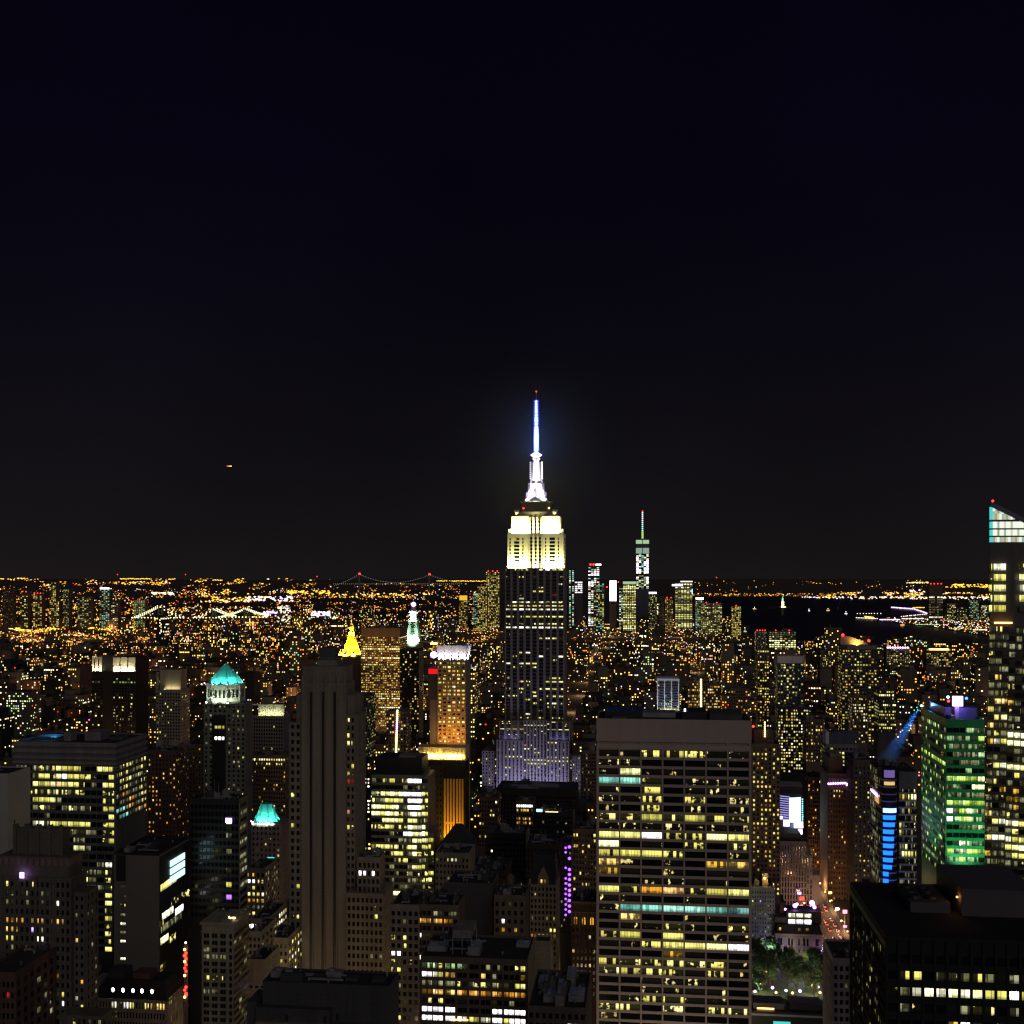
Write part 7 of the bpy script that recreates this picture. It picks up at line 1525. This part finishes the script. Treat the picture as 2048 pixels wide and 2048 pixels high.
r = random.Random(5)
cands = []
hs = [(h['s0'] - 2, h['s1'] + 2, h['t0'] - 2, h['t1'] + 2, h['x0'], h['x1'], h['yb'], h['D']) for h in HEROES]
def inpoly(px, py, P):
    c = False
    for i in range(len(P)):
        (xa, ya), (xb_, yb_) = P[i], P[i - 1]
        if (ya > py) != (yb_ > py) and px < (xb_ - xa) * (py - ya) / (yb_ - ya) + xa: c = not c
    return c
AVS = [sA + k * 272 for k in range(-14, 14)]
t = 640.0
while t < 5700:
    far = t > 2600
    for row in (0, 1):
        t0 = t + row * 31; t1 = t0 + 29
        s = -0.5 * t - 60 - .115 * t; smax = .5 * t - .115 * t + 90
        while s < smax:
            w = r.choice((16, 20, 24, 30, 38)) * (1.35 if far else 1)
            s0, s1 = s, s + w; s = s1 + (0 if r.random() < .7 else 3)
            if any(s0 < a + 16 and s1 > a - 16 for a in AVS): continue
            if r.random() < .06: continue
            h = r.choice((14, 18, 22, 22, 28, 34, 40, 52)) * r.uniform(.85, 1.2)
            if 700 < t < 1500: h *= 1.35
            if r.random() < .05: h *= 2.1
            xa, ya = xy(s0, t0); xb_, yb_ = xy(s1, t0)
            p0 = CX + FP * xa / ya; p1 = CX + FP * xb_ / yb_
            if p1 < -20 or p0 > 2070: continue
            gy = HY + FP * H / ya
            if inpoly((p0 + p1) / 2, gy, WPX) or (t > 4100 and p0 > 1480): continue
            bad = False; cap = 1e9
            for (a0, a1, b0, b1, x0, x1, yb2, D2) in hs:
                if s0 < a1 and s1 > a0 and t0 < b1 and t1 > b0: bad = True; break
                if ya < D2 and p1 > x0 - 4 and p0 < x1 + 4:
                    cap = min(cap, H - (yb2 - HY) / FP * ya)
            if bad: continue
            if 1500 < p1 and p0 < 1700 and 640 < ya < 800: continue
            h = min(h, cap - 1)
            if h < 6: continue
            cands.append((ya, p0, p1, HY - (h - H) / ya * FP, s0, s1, t0, t1, h))
    t += 79
cands.sort()
sky = [2049.0] * 2100
# what stands in front of each lot decides whether it shows at all
hcols = sorted([(h['D'], h['x0'], h['x1'], h['yb']) for h in HEROES])
vis = []
hi = 0
cover = [[] for _ in range(2049)]
for h in HEROES:
    for px in range(max(0, int(h['x0'])), min(2048, int(h['x1']) + 1)): cover[px].append((h['D'], h['yt']))
for c in cands:
    ya, p0, p1, yt = c[:4]; area = 0
    for px in range(max(0, int(p0)), min(2047, int(p1)) + 1):
        if yt < sky[px] and not any(D2 < ya - 5 and ty < yt for D2, ty in cover[px]): area += sky[px] - yt
        if yt < sky[px]: sky[px] = yt
    if area > 3: vis.append((area, c))
vis.sort(key=lambda v: -v[0])
marks = [(h['mark'], (h['x0'] + h['x1']) / 2, h['D'], h['x0'], h['x1']) for h in HEROES if h['mark']]
SIZE = lambda h: 'low' if h < 20 else 'mid-rise' if h < 38 else 'tall' if h < 70 else 'towering'
FEAT = ['flat roof', 'penthouse', 'one water tank', 'two water tanks', 'raised wing', 'twin roof huts']
used = set(); single = vis[:300]
for area, c in single:
    ya, p0, p1, yt, s0, s1, t0, t1, h = c
    pc = (p0 + p1) / 2
    mk = sorted(marks, key=lambda m: abs(m[1] - pc) + abs(m[2] - ya) * .06)[:4]
    for tr in range(60):
        m_ = mk[min(3, tr // 15)]; wi = r.randrange(6); fi = r.randrange(6); ci = r.choice((0, 0, 1, 1, 1, 2, 2, 3, 4)); de = r.choice((0, 1, 1, 2))
        rel = 'beyond' if m_[2] < ya - 60 and m_[3] - 30 < pc < m_[4] + 30 else 'below' if m_[2] > ya + 60 and m_[3] - 30 < pc < m_[4] + 30 else 'near'
        lb = '%s %s building with %s and %s %s windows %s %s' % (SIZE(h), WALLC[wi][0], FEAT[fi], ('few', 'scattered', 'many')[de], TW[ci][0], rel, m_[0])
        if len(lb.split()) > 16: lb = lb.replace(' building with ', ', ').replace(' windows', ' lights')
        if lb not in used and len(lb.split()) <= 16: break
    used.add(lb)
    M = MB(); carpet_building(M, s0, s1, t0, t1, h, WALLC[wi][1], (TW[ci][1], TW[r.choice((0, 1, 2))][1]), (.08, .15, .26)[de], fi, r, 1.0 if ya < 1500 else ya / 1500, 1.0 if ya < 1900 else 1.4)
    ox, oy = xy((s0 + s1) / 2, (t0 + t1) / 2); M.v = [(x - ox, y - oy, z) for x, y, z in M.v]
    o = M.build('city_building'); o.location = (ox, oy, 0); tag(o, lb, 'building', 'ordinary buildings of the city carpet')
M = MB()
for area, c in vis[300:]:
    ya, p0, p1, yt, s0, s1, t0, t1, h = c
    k = r.random(); ci = (0, 4, 1)[r.randrange(3)] if p0 < 700 else r.choice((0, 1, 1, 2, 3)); f = ya / 1500
    carpet_building(M, s0, s1, t0, t1, h, r.choice(WALLC)[1], (TW[ci][1], TW[r.choice((0, 1, 2))][1]), r.choice((.10, .17, .27)), r.randrange(6) if ya < 3000 else 0, r, f * .68, max(1.15, f * .50))
tag(M.build('far_city_blocks'), 'dense dark carpet of far city blocks sprinkled with lit windows', 'city blocks', kind='stuff')

# street lamps and lit signs of the farther streets, too many and too far to tell apart
M = MB()
for a in AVS:
    t = 900
    while t < 6000:
        if r.random() < (.7 if t < 2400 else .3):
            x, y = xy(a + r.choice((-12, 12)), t + r.uniform(-6, 6)); px = CX + FP * x / y
            if -10 < px < 2060 and not inpoly(px, gd_of(1) * 0 + HY + FP * H / y, WPX): M.dot((x, y, 9), max(.5, y / FP * .75), r.choice((LAMPO, LAMPO, TW[0][1], TW[1][1])))
        t += 22 + t * .006
for i in range(2600):
    t = 1300 * math.exp(r.random() * 1.5); s = (r.random() - .5) * t - .115 * t; row = round(t / 79) * 79 - 9; x, y = xy(s, row); px = CX + FP * x / y
    if -10 < px < 2060 and not inpoly(px, HY + FP * H / y, WPX) and not (y > 4200 and px > 1480): M.dot((x, y, 10), max(.5, y / FP * .7), r.choice((LAMPO, TW[0][1], TW[1][1], LAMPY)))
def far_dot(px, py, m_, sz=.8, sx=1.0):
    y = gd_of(max(py, 1151)) if py > 1185 else None
    if y is None or y > 13400:
        y = 13400
        while y < 26000 and wz(py, y) > hill_z(wx(px, y), y) + 12: y += 250
        z = max(8, wz(py, y))
    else: z = 8
    M.dot((wx(px, y), y, z), sz * y / FP, m_, sx)
OR = [glowmat('far_orange', (1, .36, .02), 2.8), glowmat('far_gold', (1, .58, .05), 3.0), glowmat('far_white', (1, .9, .8), 2.6), glowmat('far_violet', (.75, .5, 1), 3), glowmat('far_green', (.6, .9, .4), 1.2), LAMPR, glowmat('far_dim', (.8, .30, .05), .7), glowmat('far_deep_orange', (1, .24, .01), 2.2)]
def scatter(n, x0, x1, y0, y1, wts, sz=(.5, 1.0), sx=(1, 2.2), pw=1.0, clump=0.0):
    pool = [OR[i] for i, w in enumerate(wts) for _ in range(w)]
    c = 0
    while c < n:
        px = r.uniform(x0, x1); py = y0 + (y1 - y0) * r.random() ** pw
        if clump and mnoise.noise(Vector((px / 42, py / 9, 3))) < clump - .35 + r.random() * .3: c += .2; continue
        if inpoly(px, py, WPX) and not inpoly(px, py, JC): c += .5; continue
        far_dot(px, py, r.choice(pool), r.uniform(*sz), r.uniform(*sx)); c += 1
scatter(3600, -20, 1000, 1166, 1290, (6, 5, 3, 1, 1, 1, 7, 6), (.4, .8), clump=.2)
scatter(1300, -20, 700, 1236, 1305, (6, 5, 2, 1, 0, 1, 5, 8), (.4, .9), clump=.25)
scatter(260, 0, 220, 1238, 1266, (3, 9, 1, 0, 0, 0, 0), (.8, 1.6), (1.2, 3), clump=.3)
scatter(420, 0, 520, 1215, 1300, (8, 9, 1, 0, 0, 0, 2), (.7, 1.4), (1, 2), clump=.35)
scatter(320, -20, 660, 1157, 1172, (6, 6, 1, 0, 0, 0, 4), (.5, .9), (1.5, 4), clump=.4)
for (xa, xb_, y_, n) in ((240, 303, 1157.5, 30), (336, 352, 1158, 6), (425, 446, 1160, 9), (873, 975, 1162, 40), (34, 52, 1156, 6)):
    for i in range(n): far_dot(xa + (xb_ - xa) * (i + r.random() * .6) / n, y_ + r.uniform(-.7, .7), OR[1], .8, 1.6)
scatter(60, 495, 585, 1193, 1204, (0, 2, 4, 6, 0, 0, 0), (1.1, 1.9), (1, 2)); scatter(34, 527, 560, 1223, 1236, (0, 0, 3, 8, 0, 0, 0), (1.2, 2), (1.2, 2)); scatter(95, 607, 665, 1226, 1237, (0, 0, 5, 6, 0, 0, 0), (1.1, 1.8), (1.5, 2.5))
scatter(40, 565, 625, 1239, 1241, (0, 6, 1, 0, 0, 0, 0), (.8, 1.2), (2, 3)); scatter(60, 575, 660, 1181, 1188, (2, 6, 0, 0, 0, 0, 0), (.8, 1.2), (1.5, 3)); scatter(90, 655, 870, 1186, 1196, (3, 6, 2, 0, 0, 0, 1), (.6, 1.1), (1.2, 3)); scatter(30, 303, 350, 1185, 1189, (1, 1, 6, 0, 0, 0, 0), (1, 1.5), (1.2, 2))
scatter(160, 390, 560, 1178, 1208, (4, 8, 2, 0, 0, 0, 0), (.7, 1.3), (1, 2.5), clump=.3)
scatter(190, 1380, 1660, 1186.5, 1192, (8, 5, 1, 0, 0, 0, 8, 4), (.4, .75), (1, 1.8)); scatter(160, 1380, 1980, 1160, 1188, (4, 3, 1, 0, 0, 0, 8), (.4, .8), (1, 2), clump=.3)
scatter(330, 1652, 1990, 1185, 1193, (4, 8, 2, 0, 0, 0, 6), (.5, 1.1), (1.2, 2.6), clump=.3); scatter(230, 1600, 1990, 1193, 1199, (0, 2, 8, 1, 0, 0, 2), (.6, 1.1), (1.2, 2.5)); scatter(70, 1890, 1990, 1168, 1175, (1, 9, 0, 0, 0, 0, 0), (.7, 1.1), (1.5, 3)); scatter(40, 1812, 1856, 1164, 1166.5, (0, 5, 1, 0, 1, 0, 0), (.5, .8), (2, 3)); scatter(14, 1820, 1850, 1180, 1184, (0, 0, 2, 5, 0, 0, 0), (1, 1.7), (1, 1.5))
scatter(1500, -20, 1000, 1195, 1335, (7, 6, 3, 1, 0, 1, 3, 6), (.45, .95), (1, 2), clump=.15); scatter(700, 1130, 1480, 1235, 1330, (4, 5, 5, 1, 1, 1, 3, 2), (.45, .9), (1, 2), clump=.1)
# the far piers
scatter(300, 1760, 1985, 1238, 1262, (2, 3, 8, 1, 1, 1, 4), (.5, 1.0), (1, 2)); scatter(200, 1885, 1990, 1200, 1245, (1, 4, 4, 0, 2, 1, 5), (.45, .9), (1, 2)); scatter(90, 1885, 1985, 1256, 1274, (1, 5, 4, 0, 2, 0, 2), (.5, .9), (1, 2))
for (xa, ya, xb_, yb_, n, m_, s) in ((1783, 1216.5, 1828, 1220, 15, OR[3], 1.3), (1828, 1220, 1857, 1230, 12, OR[3], 1.2), (1857, 1230, 1800, 1236, 14, OR[2], .9), (1826, 1217, 1850, 1217, 8, OR[1], .9), (1760, 1242, 1800, 1242, 14, OR[3], 1.2), (1804, 1240, 1848, 1240, 16, OR[2], 1.0), (1712, 1238, 1757, 1240, 15, OR[2], .8), (1730, 1236, 1748, 1238, 8, OR[1], 1.5), (1714, 1229.5, 1766, 1229, 9, OR[2], .7), (1832, 1252, 1880, 1252, 18, OR[4], .9), (1946, 1263, 1976, 1263, 10, OR[2], .9)):
    for i in range(n): far_dot(xa + (xb_ - xa) * (i + r.random() * .4) / n, ya + (yb_ - ya) * i / n, m_, s, 1.6)
for px, py in ((235, 1149), (371, 1149), (634, 1153), (1433, 1155)): 
    D = 19000; M.dot((wx(px, D), D, wz(py, D)), 9, LAMPR); M.bar((wx(px, D), D, 0), (wx(px, D), D, wz(py, D) - 9), 1.2, METAL, 4)
FSL = tag(M.build('far_street_lights'), 'countless orange and white lights of far streets and shores', 'city lights', kind='stuff')

# added unseen points, standing for the pooled light of many street lamps
def glow(s_, t_, z_, pw, c, rad):
    x, y = xy(s_, t_); l = bpy.data.lights.new('lamp_light', 'POINT'); l.energy = pw; l.color = c; l.shadow_soft_size = rad
    o = bpy.data.objects.new('lamp_light', l); COL.objects.link(o); o.parent = FSL; o.location = (x, y, z_)
for a in AVS:
    t = 1350
    while t < 5600:
        px = CX + FP * xy(a, t)[0] / xy(a, t)[1]
        if -60 < px < 2100 and not (t > 4000 and px > 1400): glow(a, t, 14, 42000 + 80000 * (px < 900) * r.random(), (1, .46 if px < 1100 else .58, .14 if px < 1100 else .24), 6)
        t += 240 + t * .03
for (s_, t_, pw, c) in ((-120, 470, 60000, (1, .7, .4)), (-190, 560, 50000, (1, .68, .36)), (-40, 480, 50000, (1, .75, .45)), (-110, 600, 70000, (1, .66, .32)), (-205, 690, 60000, (1, .6, .3)), (-30, 610, 60000, (1, .72, .4)), (20, 520, 60000, (1, .8, .6)), (-60, 720, 50000, (1, .62, .3)), (48, 640, 40000, (1, .78, .5)), (-140, 790, 70000, (1, .6, .25))):
    glow(s_, t_, 16, pw * .45, c, 5)  # warm points added to light the near facades from below
